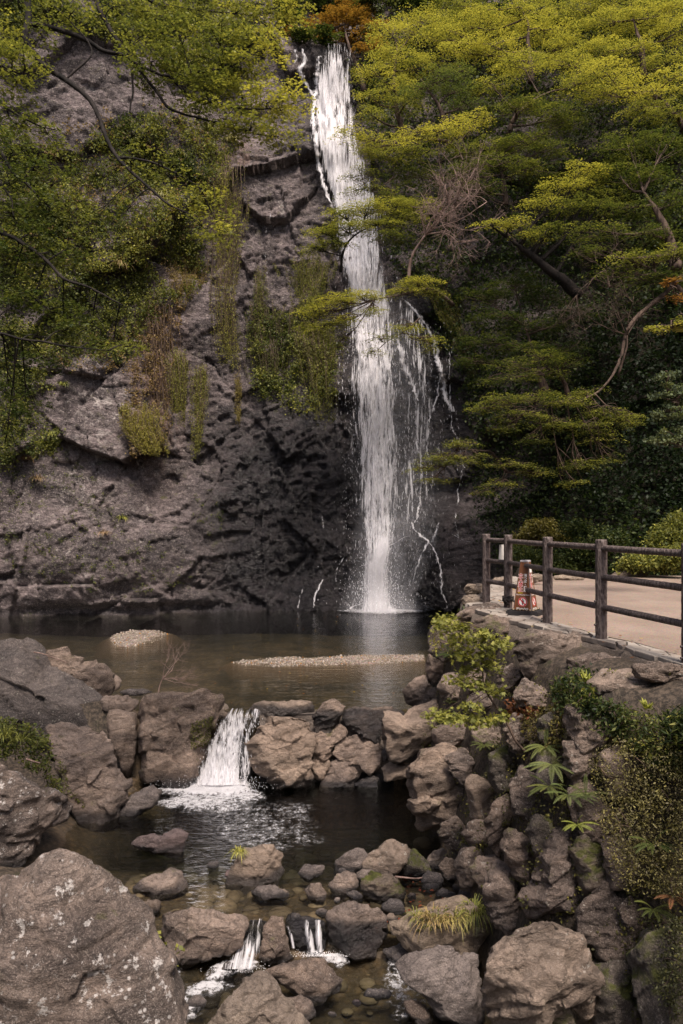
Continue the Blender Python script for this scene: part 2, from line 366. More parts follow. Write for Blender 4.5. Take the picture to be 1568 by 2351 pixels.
# unseen gorge slopes behind and beside the view point, added to block low sky light
s = N('unseen_wooded_slope'); P = s.pos(); n1 = s.noise(P, .35, 6, .65); n2 = s.noise(P, 2.2, 6, .7)
M['slope'] = s.done(s.bsdf(s.mix(s.step(n2, .35, .65), (.012, .018, .006), (.05, .06, .016)), .9, s.bump(s.math('ADD', n1, n2), 1., .8), .2))
cp = curve([(-35, 4), (-33, -8), (-26, -22), (-10, -30), (8, -30), (22, -22), (27, -6), (22, 2)], 60)[:, :2]; hh = np.arange(-3, 22, 1.5)
A = []
for (x, y) in cp:
    r = math.hypot(x, y); A += [(x * (1 + .022 * h), y * (1 + .022 * h), h) for h in hh]
A = np.array(A); A[:, :2] *= (1 + .10 * fbm(A, .12, 4, 61))[:, None]
tag(obj('unseen_valley_slope', A, grid_faces(len(cp), len(hh)), M['slope']), kind='structure')
V, F = box(0, 60, -4.0, 400, 400, 2.0); V = [(a, b, c) for a, b, c in V]
tag(obj('ground', V, F, M['bed'], smooth=False), kind='structure')

# ------------------------------------------------------------------ the gorge wall: cliff behind the fall, wooded slope to the right
plan = np.array([(-34, 2), (-26, 13), (-19, 22), (-12, 27.0), (-6, 28.2), (0, 28.7), (2.5, 28.9), (4.4, 28.5), (5.8, 27.0), (6.6, 24.4), (7.6, 22.2), (9.8, 20.6), (12.5, 17), (15.5, 10), (19, -4)], dtype=float)
fine = curve(plan, 4000)[:, :2]
sl = np.concatenate([[0], np.cumsum(np.linalg.norm(np.diff(fine, axis=0), axis=1))])
x_of = fine[:, 0]
# denser sampling where the photograph looks
dens = np.where((x_of > -13) & (x_of < 5.5), 1 / .059, np.where((x_of > 5) & (x_of < 13), 1 / .12, 1 / .5))
cum = np.concatenate([[0], np.cumsum(np.diff(sl) * .5 * (dens[1:] + dens[:-1]))])
S = np.interp(np.arange(0, cum[-1], 1.0), cum, sl)
bx = np.interp(S, sl, fine[:, 0]); by = np.interp(S, sl, fine[:, 1])
tx, ty = np.gradient(bx), np.gradient(by); tn = np.hypot(tx, ty); nx, ny = ty / tn, -tx / tn      # towards the gorge
T = np.concatenate([np.arange(-2.4, 25, .063), np.arange(25, 46, .4)])
nS, nT = len(S), len(T)
SS, TT = np.meshgrid(S, T, indexing='ij'); BX = np.repeat(bx, nT); BY = np.repeat(by, nT); NX = np.repeat(nx, nT); NY = np.repeat(ny, nT)
SS = SS.ravel(); TT = TT.ravel()
lean = .08 + .07 * ss(BX, -9, -3) + .38 * ss(BX, 4.2, 7.5)
top = 45 - 23.3 * ss(BX, -3.6, -2.4) * ss(BX, 5, 1.2)            # the notch the stream comes through
back = lean * TT + np.clip(TT - top, 0, 99) * .8 + .55 * ss(BX, 5, 8) * np.clip(TT - 14, 0, 99) * .4
rid = np.stack([SS, TT, SS * 0], 1)
wx_ = fbm(rid, .45, 2, 11) * .35; wy_ = fbm(rid, .45, 2, 12) * .35
ca, sa = math.cos(-.42), math.sin(-.42)
qx = (SS + wx_) * ca - (TT + wy_) * sa; qy = (SS + wx_) * sa + (TT + wy_) * ca
d = np.zeros(len(SS))
yb_ = np.maximum(BY, 8); uu0 = BX / yb_ * FU + CX; vv0 = HV - (TT - CAMZ) / yb_ * FU
f1, e1 = facets(np.stack([qx / 3.2, qy / 2.2], 1), 1, .7); d += f1 * .42
f2, e2 = facets(np.stack([qx / 1.15 + 7, qy / .62], 1), 2, .9); f5, e5 = facets(np.stack([(SS + wx_ * .8 + TT * .12) / 1.05 + 31, (TT + .5 * SS) / 2.7], 1), 5, .9); d += f5 * .11 - .05 * ss(e5, .02, 0)
d += f2 * .08 - .035 * ss(e2, .03, 0) * ss(f1, -.2, .4)
f3, e3 = facets(np.stack([(qx + wx_ * .6) / .42, (qy + wy_ * .6) / .2], 1), 3, 1.); d += fbm(rid, 5.5, 4, 28, .62) * .035; rf = np.clip(np.exp(-((uu0 - 720) / 260) ** 2 - ((vv0 - 1150) / 330) ** 2) + .6 * np.exp(-((uu0 - 640) / 130) ** 2 - ((vv0 - 520) / 260) ** 2), 0, 1); d += f3 * (.045 + .032 * rf) * (.4 + .6 * ss(fbm(rid, .25, 2, 71), -.1, .3)); f4, e4 = facets(np.stack([(qx + 3) / .2, (qy + wy_) / .13], 1), 4, 1.); d += f4 * (.018 + .022 * rf)
d += -.08 * ss(e1, .03, 0)
d += fbm(rid, .16, 3, 21) * .9 + fbm(rid, 1.8, 5, 23, .6) * .09
d *= np.where(BX > 6, .6, 1)
def gau(u, v, ru, rv, amp, y=28.):
    p = at(u, v, y); r = ((BX - p.x) / (ru * y / FU)) ** 2 + ((TT - p.z) / (rv * y / FU)) ** 2; return amp * np.exp(-r)
d += gau(985, 1300, 75, 90, 1.25) + gau(1060, 1250, 60, 170, .6) + gau(1015, 1170, 40, 45, .5) + gau(930, 1275, 28, 45, .5) + gau(960, 1200, 26, 30, .3)
d += gau(250, 1290, 210, 90, .9) + gau(560, 330, 70, 60, .4) - gau(690, 1330, 80, 60, .5) - gau(300, 1395, 240, 12, .5)
d += gau(660, 1000, 130, 130, .5) + gau(420, 1000, 120, 260, .25)
# overhanging brink of the side of the fall
CV = np.stack([BX + NX * (d - back), BY + NY * (d - back), TT], 1)
uu = (CV[:, 0] / np.maximum(CV[:, 1], 1)) * FU + CX; vv = HV - (CV[:, 2] - CAMZ) / np.maximum(CV[:, 1], 1) * FU
wet = np.exp(-((uu - 930) / 170) ** 2) * ss(vv, 560, 800) + .8 * np.exp(-((uu - 745 - ss(vv, 300, 560) * 60) / 55) ** 2) * ss(vv, 640, 520) * ss(vv, 100, 140)
wet += 1.0 * np.exp(-((uu - 690) / 230) ** 2 - ((vv - 1220) / 270) ** 2) + .5 * ss(TT, .35, .05)
wet += .35 * ss(uu, 380, 560) * ss(uu, 800, 700) * ss(vv, 860, 960)
wet = np.clip(wet + fbm(rid, .6, 3, 31) * .35 * (wet > .05), 0, 1)
cliff = obj('cliff', CV, grid_faces(nS, nT)[:, ::-1], M['cliff'], smooth=False, attrs={'wet': wet, 'soil': ss(BX, 4.6, 6.0), 'rust': np.clip(np.exp(-((uu - 362) / 52) ** 2 - ((vv - 850) / 190) ** 2) + .7 * np.exp(-((uu - 500) / 22) ** 2 - ((vv - 470) / 110) ** 2) + .5 * np.exp(-((uu - 560) / 30) ** 2 - ((vv - 360) / 40) ** 2), 0, 1), 'pale': np.clip(np.exp(-((uu - 235) / 62) ** 2 - ((vv - 930) / 110) ** 2) + .8 * np.exp(-((uu - 190) / 60) ** 2 - ((vv - 1120) / 60) ** 2) + .6 * np.exp(-((uu - 200) / 25) ** 2 - ((vv - 1330) / 70) ** 2), 0, 1)}); tag(cliff, kind='structure')

# nearest surface along each line of sight (used to stand plants on the ground they grow from)
BIN = 8
DM = np.full((1800 // BIN + 90, 2600 // BIN + 90), 1e9)
def _splat(Vx):
    ok = (Vx[:, 1] > 2); Vx = Vx[ok]
    iu = (((Vx[:, 0] / Vx[:, 1]) * FU + CX) // BIN).astype(int) + 40; iv = ((HV - (Vx[:, 2] - CAMZ) / Vx[:, 1] * FU) // BIN).astype(int) + 40
    ok = (iu >= 0) & (iu < DM.shape[0]) & (iv >= 0) & (iv < DM.shape[1])
    np.minimum.at(DM, (iu[ok], iv[ok]), Vx[ok, 1])
_splat(CV)
for _ in range(3):
    q = DM.copy()
    for a, b in ((1, 0), (-1, 0), (0, 1), (0, -1)):
        q = np.minimum(q, np.roll(np.roll(DM, a, 0), b, 1))
    DM = np.where(DM > 1e8, q, DM)
def far_hit(u, v):
    u = np.asarray(u, dtype=float); v = np.asarray(v, dtype=float)
    iu = np.clip((u // BIN).astype(int) + 40, 0, DM.shape[0] - 1); iv = np.clip((v // BIN).astype(int) + 40, 0, DM.shape[1] - 1)
    return np.minimum(DM[iu, iv], 40.)
def near_hit(u, v, y0=4.5, y1=20., default=12.):
    """march the line of sight until it meets the near ground"""
    ys = np.arange(y0, y1, .02); xs = (u - CX) / FU * ys; zs = CAMZ - (v - HV) / FU * ys
    h = ground(xs, ys); k = np.nonzero((zs < h) & (h > -1.25))[0]
    return float(ys[k[0]]) if len(k) else default

# ------------------------------------------------------------------ water
def water_body(name, x0, x1, y0, y1, z, depth, mat):
    V, F = box((x0 + x1) / 2, (y0 + y1) / 2, z - depth / 2, x1 - x0, y1 - y0, depth)
    o = obj(name, V, F, mat, smooth=False); return tag(o, kind='structure')
water_body('upper_pool', -18, 6, 13.55, 30.5, 0.0, 4.5, M['pool'])
water_body('middle_pool', -5.5, 2.4, 8.42, 13.545, -1.1, 3.0, M['stream'])
water_body('lower_stream', -5.5, 2.6, .5, 8.415, -1.4, 3.0, M['stream'])

# gravel bars breaking the surface of the upper pool
s = N('gravel'); P = s.pos(); a = s.voro(P, 22., out=1); e = s.voro(P, 22.)
c = s.mix(s.step(s.noise(P, 5, 5), .3, .7), (.20, .155, .125), (.36, .29, .24)); c = s.mix(.35, c, a, 'MULTIPLY'); c = s.mix(s.step(e, .25, .6, 0, .7), c, (.06, .048, .04))
wet = s.attr('wet'); c = s.mix(wet, c, (.075, .048, .028))
M['gravel'] = s.done(s.bsdf(c, .85, s.bump(e, -.8, .03), .3))
def gravel_bar(poly_u, h, seed, n):
    rng = np.random.default_rng(seed); Wp = []
    for (u, v) in poly_u:
        y = y_on(v, 0.); Wp.append(((u - CX) / FU * y, y))
    Wp = np.array(Wp); lo, hi = Wp.min(0) - .6, Wp.max(0) + .6
    xs = np.arange(lo[0], hi[0], .07); ys = np.arange(lo[1], hi[1], .07); A, B = np.meshgrid(xs, ys, indexing='ij'); A = A.ravel(); B = B.ravel()
    ins = in_poly(A, B, [tuple(p) for p in Wp]); dist = np.full(len(A), 9.)
    for i in range(len(Wp)):
        p, q = Wp[i], Wp[(i + 1) % len(Wp)]; e = q - p; t = np.clip(((A - p[0]) * e[0] + (B - p[1]) * e[1]) / (e @ e), 0, 1)
        dist = np.minimum(dist, np.hypot(A - p[0] - t * e[0], B - p[1] - t * e[1]))
    sd = np.where(ins, dist, -dist)
    z = np.where(sd > 0, h * (1 - np.exp(-sd * 2.)), sd * .55) + fbm(np.stack([A, B, A * 0], 1), 3, 4, seed) * .03 + fbm(np.stack([A, B, A * 0], 1), .9, 3, seed + 3) * .05 - .012
    o = obj('gravel_bar', np.stack([A, B, z], 1), grid_faces(len(xs), len(ys)), M['gravel'], attrs={'wet': ss(z, .02, -.015)}); tag(o, kind='stuff')
    k = rng.choice(np.nonzero(sd > .0)[0], n); v0, f0 = ico(1)
    r = rng.uniform(.006, .017, n) * (1 + 1.2 * (rng.random(n) < .05)); Vp = (v0[None] * (r[:, None] * rng.uniform(.6, 1.2, (n, 3)))[:, None, :]) + np.stack([A[k] + rng.uniform(-.04, .04, n), B[k] + rng.uniform(-.04, .04, n), z[k] + r * .3], 1)[:, None]
    Fp = f0[None] + (np.arange(n) * len(v0))[:, None, None]
    g = rng.uniform(.10, .36, n)[:, None] * np.array([1, .84, .72]); g[rng.random(n) < .06] = (.25, .12, .03)
    return Vp.reshape(-1, 3), Fp.reshape(-1, 3), np.repeat(g, len(v0), 0)
M['pebble'] = (lambda s: s.done(s.bsdf(s.attr('tint', 'Color'), .8, None, .3)))(N('pebble'))
g1 = gravel_bar(U('A', [(500, 108), (540, 84), (610, 72), (720, 72), (790, 86), (740, 108), (660, 138), (580, 156), (515, 138)]), .085, 1, 1100)
tag(obj('pebbles', *g1[:2], M['pebble'], tint=g1[2]), kind='stuff')
g2 = gravel_bar(U('U', [(530, 1520), (600, 1510), (700, 1507), (860, 1503), (970, 1504), (975, 1516), (900, 1524), (760, 1528), (640, 1530), (560, 1527)]), .05, 2, 2600)
tag(obj('pebbles', *g2[:2], M['pebble'], tint=g2[2]), kind='stuff')
# submerged cobbles on the bed of the stream
rng = np.random.default_rng(5); n = 520; v0, f0 = ico(2)
xs = rng.uniform(-2.6, 1.3, n); ys = rng.uniform(5.5, 12.4, n); r = rng.uniform(.03, .13, n) ** 1.0
zz = ground(xs, ys) + r * .05; Vp = v0[None] * (r[:, None] * np.stack([rng.uniform(.8, 1.4, n), rng.uniform(.8, 1.4, n), rng.uniform(.4, .7, n)], 1))[:, None] 
Vp = Vp * (1 + .2 * perlin(Vp.reshape(-1, 3) * 9, 3).reshape(n, -1, 1)) + np.stack([xs, ys, zz], 1)[:, None]
g = rng.uniform(.05, .2, n)[:, None] * np.array([1, .75, .5])
tag(obj('submerged_cobbles', Vp.reshape(-1, 3), (f0[None] + (np.arange(n) * len(v0))[:, None, None]).reshape(-1, 3), M['pebble'], tint=np.repeat(g, len(v0), 0)), kind='stuff')

# ------------------------------------------------------------------ the waterfall
def smooth1(a, k):
    p = np.pad(a, (k, k), 'edge'); ker = np.hanning(2 * k + 3)[1:-1]; ker /= ker.sum(); return np.convolve(p, ker, 'valid')
fallY_v = np.arange(100, 1412, 4.)
FL = np.interp(fallY_v, [100, 120, 200, 300, 400, 470, 560, 640, 700, 800, 900, 1000, 1100, 1200, 1250, 1300, 1400], [744, 740, 724, 722, 742, 760, 774, 790, 802, 812, 816, 818, 826, 832, 834, 836, 830])
FR = np.interp(fallY_v, [100, 120, 200, 300, 400, 470, 560, 640, 700, 800, 900, 1000, 1100, 1200, 1250, 1300, 1400], [800, 806, 812, 818, 850, 872, 872, 884, 898, 908, 914, 916, 918, 918, 906, 896, 897])
_fy = np.min(np.stack([far_hit(FL + (FR - FL) * k, fallY_v) for k in (.1, .3, .5, .7, .9)]), 0)
for i in range(3, len(_fy)): _fy[i] = min(_fy[i], _fy[i - 3:i].min() + .02)          # water that has jumped clear stays clear
FY = smooth1(_fy, 14) - .12
def fall_y(v): return np.interp(v, fallY_v, FY)
wf = empty('waterfall', at(866, 1402, float(fall_y(1400)))); tag(wf, 'tall white waterfall plunging down the dark cliff into the pool', 'waterfall')
rng = np.random.default_rng(9)
def curtain(name, L, R, v, off, dens, mat, seed, na=26, parent=wf, jag=.12, ufreq=1.):
    v = np.asarray(v); m = len(v); A = np.linspace(0, 1, na); Vs = np.empty((m, na, 3)); uvs = np.empty((m, na, 2)); D = np.empty((m, na))
    for i in range(m):
        u = L[i] + (R[i] - L[i]) * A; y = (fall_y(v[i]) if np.isscalar(off) else 0) - (off if np.isscalar(off) else 0)
        if not np.isscalar(off): y = off[i]
        y = np.full(na, y) - .10 * np.sin(A * math.pi)
        Vs[i, :, 0] = (u - CX) / FU * y; Vs[i, :, 1] = y; Vs[i, :, 2] = CAMZ - (v[i] - HV) / FU * y
        uvs[i, :, 0] = Vs[i, :, 0] * ufreq + seed * 3.7; uvs[i, :, 1] = Vs[i, :, 2] + seed * 1.3
        D[i] = dens(A, v[i])
    Pn = Vs.reshape(-1, 3); Pn[:, 1] += fbm(Pn * [1, 1, .3], 2.2, 3, seed) * jag
    o = obj(name, Pn - np.array(parent.location) if parent is not None else Pn, grid_faces(m, na), mat, parent, uv=uvs.reshape(-1, 2), attrs={'thick': D.ravel()})
    return o
edge = lambda A, k=.16: np.clip(A / k, 0, 1) * np.clip((1 - A) / k, 0, 1)
def d_main(A, v):
    up = 1 - ss(v, 560, 820); s1 = np.interp(v, [112, 165, 300, 480, 600, 760, 900, 1050, 1240, 1320, 1400], [.22, .50, .54, .62, .60, .52, .46, .42, .44, .60, .85])
    core = .62 + .38 * np.exp(-((A - np.interp(v, [120, 300, 480, 700, 1000, 1400], [.45, .30, .28, .42, .5, .45])) / .34) ** 2)
    return edge(A, .12) * s1 * core
curtain('water_curtain', FL, FR, fallY_v, .0, lambda A, v: d_main(A, v), M['fall'], 1)
curtain('water_curtain', FL + 3, FR - 5, fallY_v, .22, lambda A, v: d_main(A, v) * .62, M['fall'], 2)
curtain('water_curtain', FL - 4, FR + 6, fallY_v, .40, lambda A, v: d_main(A, v) * .50, M['fall'], 3)
vv2 = np.arange(640, 1260, 5.)
curtain('water_veil', np.interp(vv2, [640, 800, 1000, 1260], [845, 880, 900, 905]), np.interp(vv2, [640, 760, 900, 1260], [925, 1010, 1030, 1030]), vv2, .1,
        lambda A, v: edge(A, .3) * .22 * ss(v, 640, 720) * (1 - ss(v, 1150, 1260)), M['fall'], 5)
curtain('water_veil', np.interp(vv2, [640, 800, 1000, 1260], [775, 790, 800, 815]), np.interp(vv2, [640, 800, 1000, 1260], [850, 860, 880, 900]), vv2, .3,
        lambda A, v: edge(A, .3) * .30 * ss(v, 640, 760) * (1 - ss(v, 1150, 1260)), M['fall'], 6)
def mist(L, R, v, off, dd, k=.45): curtain('water_mist', np.interp(vm, v, L), np.interp(vm, v, R), vm, off, lambda A, q: np.sin(A * math.pi) ** 1.3 * np.interp(q, v, dd), M['mist'], int(off * 90), 22)
vm = np.arange(560, 1406, 6.)
mist([775, 790, 800, 805, 800, 790], [880, 950, 985, 1010, 1010, 1000], [560, 700, 850, 1050, 1250, 1405], .15, [0, .05, .06, .06, .09, .15])
mist([770, 780, 785, 800, 800, 770], [890, 960, 1020, 1045, 1060, 1050], [560, 720, 850, 1050, 1250, 1405], .45, [0, .03, .04, .05, .07, .12])
vm = np.arange(1150, 1406, 5.)
mist([820, 800, 770], [920, 940, 970], [1150, 1300, 1405], .8, [0, .2, .36])
# base burst
vb = np.arange(1225, 1408, 4.)
curtain('base_burst', np.interp(vb, [1225, 1300, 1380, 1408], [858, 838, 830, 812]), np.interp(vb, [1225, 1250, 1300, 1380, 1408], [912, 900, 893, 898, 925]), vb, .55, lambda A, v: edge(A, .4) * np.interp(v, [1225, 1270, 1408], [.25, .85, 1.05]), M['fall'], 8)
def stream(pts, w, name='side_stream', dd=.8, off=.10, parent=wf, depth=None, mat='trickle', n=None, hits=far_hit):
    P = curve([(u, v, 0) for u, v in pts], n or max(10, int(abs(pts[-1][1] - pts[0][1]) / 4)))[:, :2]
    ww = np.interp(np.linspace(0, 1, len(P)), np.linspace(0, 1, len(w)), w) if hasattr(w, '__len__') else np.full(len(P), w)
    y = smooth1(np.minimum(hits(P[:, 0], P[:, 1]), hits(P[:, 0] + 6, P[:, 1])), 2) - off if depth is None else np.full(len(P), depth)
    jx = np.cumsum(rng.normal(0, 1.3, len(P))); jx -= np.linspace(jx[0], jx[-1], len(P)); ww = ww * 1.1 * (1 + .35 * rng.normal(0, 1, len(P)).clip(-1, 1))
    return curtain(name, P[:, 0] + jx - ww / 2, P[:, 0] + jx + ww / 2, P[:, 1], y, lambda A, v: edge(A, .5) * dd * .66, M[mat], rng.integers(10, 90), na=7, parent=parent, jag=.02)
stream([(694, 112), (700, 140), (690, 165), (698, 190), (714, 215), (722, 240)], [12, 14, 22, 20, 12, 8], dd=.95)
stream([(677, 114), (680, 130), (676, 145)], 9, dd=.7)
stream([(735, 128), (724, 165), (718, 230), (724, 330), (744, 430), (764, 480)], [12, 14, 16, 20, 16, 10], dd=.95, off=.3)
stream([(930, 690), (968, 745), (1000, 795), (1012, 840), (1028, 890), (1042, 945)], [12, 14, 14, 18, 20, 16], dd=.9)
stream([(992, 770), (1000, 820), (1006, 880), (990, 960), (985, 1060)], [8, 10, 12, 6, 4], dd=.75)
stream([(908, 770), (925, 830), (948, 875), (960, 920)], [10, 26, 24, 8], dd=.85)
stream([(1018, 790), (1030, 850), (1036, 960), (1050, 1010)], [6, 6, 7, 6], dd=.6)
stream([(950, 860), (958, 980), (960, 1100), (952, 1200)], [6, 10, 9, 8], dd=.6)
stream([(1048, 960), (1050, 1040), (1046, 1140), (1050, 1250)], [10, 8, 6, 5], dd=.5)
stream([(945, 1200), (962, 1225), (985, 1245), (968, 1275), (955, 1300), (948, 1340)], [7, 11, 14, 10, 7, 4], dd=.75, off=.06)
stream([(984, 1240), (1000, 1270), (1012, 1310), (1018, 1360), (1026, 1396)], [5, 8, 10, 7, 5], dd=.75, off=.06)
stream([(1008, 1200), (1000, 1225), (992, 1245)], [6, 8, 10], dd=.7, off=.06)
stream([(1035, 1225), (1062, 1240), (1085, 1245)], [5, 7, 4], dd=.6, off=.06)
stream([(905, 1248), (880, 1258), (862, 1275), (850, 1320)], [8, 14, 24, 30], dd=.95, off=.35)
stream([(908, 1246), (930, 1232), (960, 1228)], [5, 6, 5], dd=.6, off=.1)
stream([(790, 1278), (778, 1300), (772, 1335)], [6, 6, 3], dd=.6, off=.06)
stream([(742, 1330), (728, 1355), (720, 1395)], [5, 8, 6], dd=.85, off=.06)
stream([(694, 1352), (684, 1396)], [4, 5], dd=.7, off=.06)
stream([(832, 1385), (812, 1392), (800, 1400)], [10, 14, 8], dd=.8, off=.25)
for (u0, v0_, v1_) in ((612, 520, 640), (760, 880, 960), (772, 870, 980), (740, 1180, 1290), (785, 870, 930), (620, 470, 500)):
    stream([(u0, v0_), (u0 + 1, (v0_ + v1_) / 2), (u0 - 1, v1_)], 3, dd=.5)
# drops: real threads and beads of water thrown clear of the sheet
def drops(n, uf, vf, yf, lf, rad, rng):
    v = vf(n); u = uf(v, n); y = yf(v, n); L = lf(v, n); r = rad * rng.uniform(.5, 1.4, n)
    C = np.stack([(u - CX) / FU * y, y, CAMZ - (v - HV) / FU * y], 1)
    b = np.array([(1, 0, 0), (0, 1, 0), (-1, 0, 0), (0, -1, 0), (0, 0, 1), (0, 0, -1)], dtype=float)
    sc = np.stack([r, r, L / 2], 1); tilt = rng.normal(0, .06, (n, 1)); V = b[None] * sc[:, None]
    V[:, :, 0] += V[:, :, 2] * tilt
    V += C[:, None]; f = np.array([(0, 1, 4), (1, 2, 4), (2, 3, 4), (3, 0, 4), (1, 0, 5), (2, 1, 5), (3, 2, 5), (0, 3, 5)])
    return V.reshape(-1, 3), (f[None] + (np.arange(n) * 6)[:, None, None]).reshape(-1, 3)
def col_u(v, n):
    L = np.interp(v, fallY_v, FL); R = np.interp(v, fallY_v, FR); a = np.clip(rng.normal(.5, .27, n), -.35, 1.35)
    return L + (R - L) * a
Dp = []
Dp.append(drops(2200, col_u, lambda n: rng.uniform(480, 1395, n), lambda v, n: fall_y(v) - rng.uniform(-.1, .8, n), lambda v, n: rng.uniform(.06, .30, n), .005, rng))
Dp.append(drops(900, lambda v, n: rng.normal(955, 40, n), lambda n: rng.uniform(740, 1395, n), lambda v, n: np.minimum(far_hit(rng.normal(955, 55, n), v), fall_y(v)) - rng.uniform(.1, .6, n), lambda v, n: rng.uniform(.03, .16, n), .0045, rng))
Dp.append(drops(350, lambda v, n: rng.normal(805, 16, n), lambda n: rng.uniform(760, 1390, n), lambda v, n: fall_y(v) - rng.uniform(.1, .6, n), lambda v, n: rng.uniform(.03, .12, n), .005, rng))
Dp.append(drops(900, lambda v, n: rng.normal(866, 22 + (v - 1220) * .12, n), lambda n: 1405 - rng.gamma(2., 35, n), lambda v, n: fall_y(v) - rng.uniform(.2, 1.3, n), lambda v, n: rng.uniform(.02, .08, n), .008, rng))
V, F = cat(Dp); V = V - np.array(wf.location)
V[:, 2] = np.maximum(V[:, 2], -wf.location.z + .005)
sp = obj('spray', V, F, M['drop'], wf, smooth=False); tag(sp, kind='stuff')
def foam(name, poly_u, z, seed, dd, parent=None, fe=.35):
    Wp = np.array([((u - CX) / FU * y_on(v, z), y_on(v, z)) for u, v in poly_u]); lo, hi = Wp.min(0), Wp.max(0); st = max((hi - lo).max() / 60, .02)
    xs = np.arange(lo[0], hi[0], st); ys = np.arange(lo[1], hi[1], st); A, B = np.meshgrid(xs, ys, indexing='ij'); A = A.ravel(); B = B.ravel()
    dist = np.full(len(A), 9.)
    for i in range(len(Wp)):
        p, q = Wp[i], Wp[(i + 1) % len(Wp)]; e = q - p; t = np.clip(((A - p[0]) * e[0] + (B - p[1]) * e[1]) / (e @ e), 0, 1)
        dist = np.minimum(dist, np.hypot(A - p[0] - t * e[0], B - p[1] - t * e[1]))
    sd = np.where(in_poly(A, B, [tuple(p) for p in Wp]), dist, 0); D = np.clip(sd / fe + .5 * fbm(np.stack([A, B, A * 0], 1), .8 / fe, 3, seed + 5) * (sd > 0), 0, 1) * dd * (sd > 0)
    z_ = z + .006 + D * .05 + fbm(np.stack([A, B, A * 0], 1), 9, 3, seed) * .03 * D
    Pn = np.stack([A, B, z_], 1)
    return obj(name, Pn - (np.array(parent.location) if parent is not None else 0), grid_faces(len(xs), len(ys)), M['foam'], parent, uv=np.stack([A, B], 1), attrs={'thick': D})
foam('foam', [(770, 1402), (830, 1396), (900, 1396), (980, 1398), (1010, 1403), (960, 1407), (880, 1412), (800, 1408)], 0., 1, .95, wf, .9)
foam('foam', [(480, 1397), (700, 1396), (830, 1398), (830, 1402), (700, 1400)], 0., 2, .45, wf, .3)

# ---- the small cascade over the weir
cf = empty('small_cascade', at(505, 1800, 13.0)); tag(cf, 'small white cascade spilling through the gap in the boulder weir', 'cascade')
vc = np.arange(1626, 1806, 3.); t = (vc - 1626) / 180
Lc = np.interp(vc, [1626, 1650, 1700, 1740, 1806], [527, 508, 480, 464, 444]); Rc = np.interp(vc, [1626, 1640, 1680, 1740, 1806], [580, 584, 562, 556, 553])
yc = np.interp(vc, [1626, 1640, 1806], [13.55, 13.28, 12.86]); dc = lambda A, v: edge(A, .14) * np.interp(v, [1626, 1645, 1700, 1760, 1806], [.10, .34, .44, .55, .85])
curtain('water_curtain', Lc, Rc, vc, yc, dc, M['cascade'], 31, 24, cf, .05)
curtain('water_curtain', Lc - 3, Rc + 3, vc, yc - .08, lambda A, v: dc(A, v) * .6, M['cascade'], 32, 24, cf, .05)
curtain('water_curtain', Rc - 8, Rc + 22, vc, yc + .03, lambda A, v: edge(A, .4) * .35, M['cascade'], 33, 12, cf, .03)
foam('foam', [(350, 1812), (430, 1792), (560, 1790), (590, 1800), (580, 1822), (500, 1832), (420, 1832), (370, 1826)], -1.1, 3, .95, cf, .3)
foam('foam', [(330, 1845), (420, 1815), (590, 1810), (620, 1830), (540, 1866), (420, 1872)], -1.1, 4, .34, cf, .3)
Dp = [drops(500, lambda v, n: np.interp(v, vc, (Lc + Rc) / 2) + rng.normal(0, 1, n) * np.interp(v, vc, (Rc - Lc)) * .42, lambda n: rng.uniform(1650, 1800, n), lambda v, n: np.interp(v, vc, yc) - rng.uniform(0, .15, n), lambda v, n: rng.uniform(.015, .06, n), .003, rng),
      drops(900, lambda v, n: rng.normal(490, 62, n), lambda n: 1812 - np.abs(rng.normal(0, 12, n)), lambda v, n: rng.uniform(12.5, 12.95, n), lambda v, n: rng.uniform(.01, .02, n), .003, rng)]
V, F = cat(Dp); V[:, 2] = np.maximum(V[:, 2], -1.095); tag(obj('spray', V - np.array(cf.location), F, M['drop'], cf, smooth=False), kind='stuff')
# ---- two lower chutes
def chute(label, edges, foams, nd, ud, origin):
    c = empty('stream_chute', origin); tag(c, label, 'cascade')
    for (L, R, v, y, dd) in edges:
        vv_ = np.arange(v[0], v[-1], 3.)
        curtain('water_curtain', np.interp(vv_, v, L), np.interp(vv_, v, R), vv_, np.interp(vv_, v, y), (lambda dd: lambda A, q: edge(A, .2) * np.interp(q, v, dd))(dd), M['cascade'], int(rng.integers(40, 90)), 16, c, .03)
    for i, (poly, dd) in enumerate(foams): foam('foam', poly, -1.4, 50 + i, dd, c, .13)
    V, F = drops(nd, lambda v, n: rng.normal(ud[0], ud[1], n), lambda n: ud[2] - np.abs(rng.normal(0, ud[3], n)), lambda v, n: rng.uniform(8.05, 8.35, n), lambda v, n: rng.uniform(.006, .016, n), .0028, rng)
    V[:, 2] = np.maximum(V[:, 2], -1.395); tag(obj('spray', V - np.array(c.location), F, M['drop'], c, smooth=False), kind='stuff')
chute('foaming chute sliding left of the upright tan column rock', [([578, 560, 535, 505], [606, 604, 600, 590], [2110, 2150, 2185, 2225], [8.6, 8.45, 8.3, 8.05], [.25, .32, .4, .35])],
      [(U('K', [(480, 720), (580, 600), (720, 520), (900, 520), (960, 590), (880, 650), (700, 700), (560, 760)]), .62), (U('K', [(300, 780), (480, 700), (700, 690), (760, 760), (560, 860), (340, 880)]), .4)], 500, (545, 34, 2232, 9), at(545, 2230, 8.1))
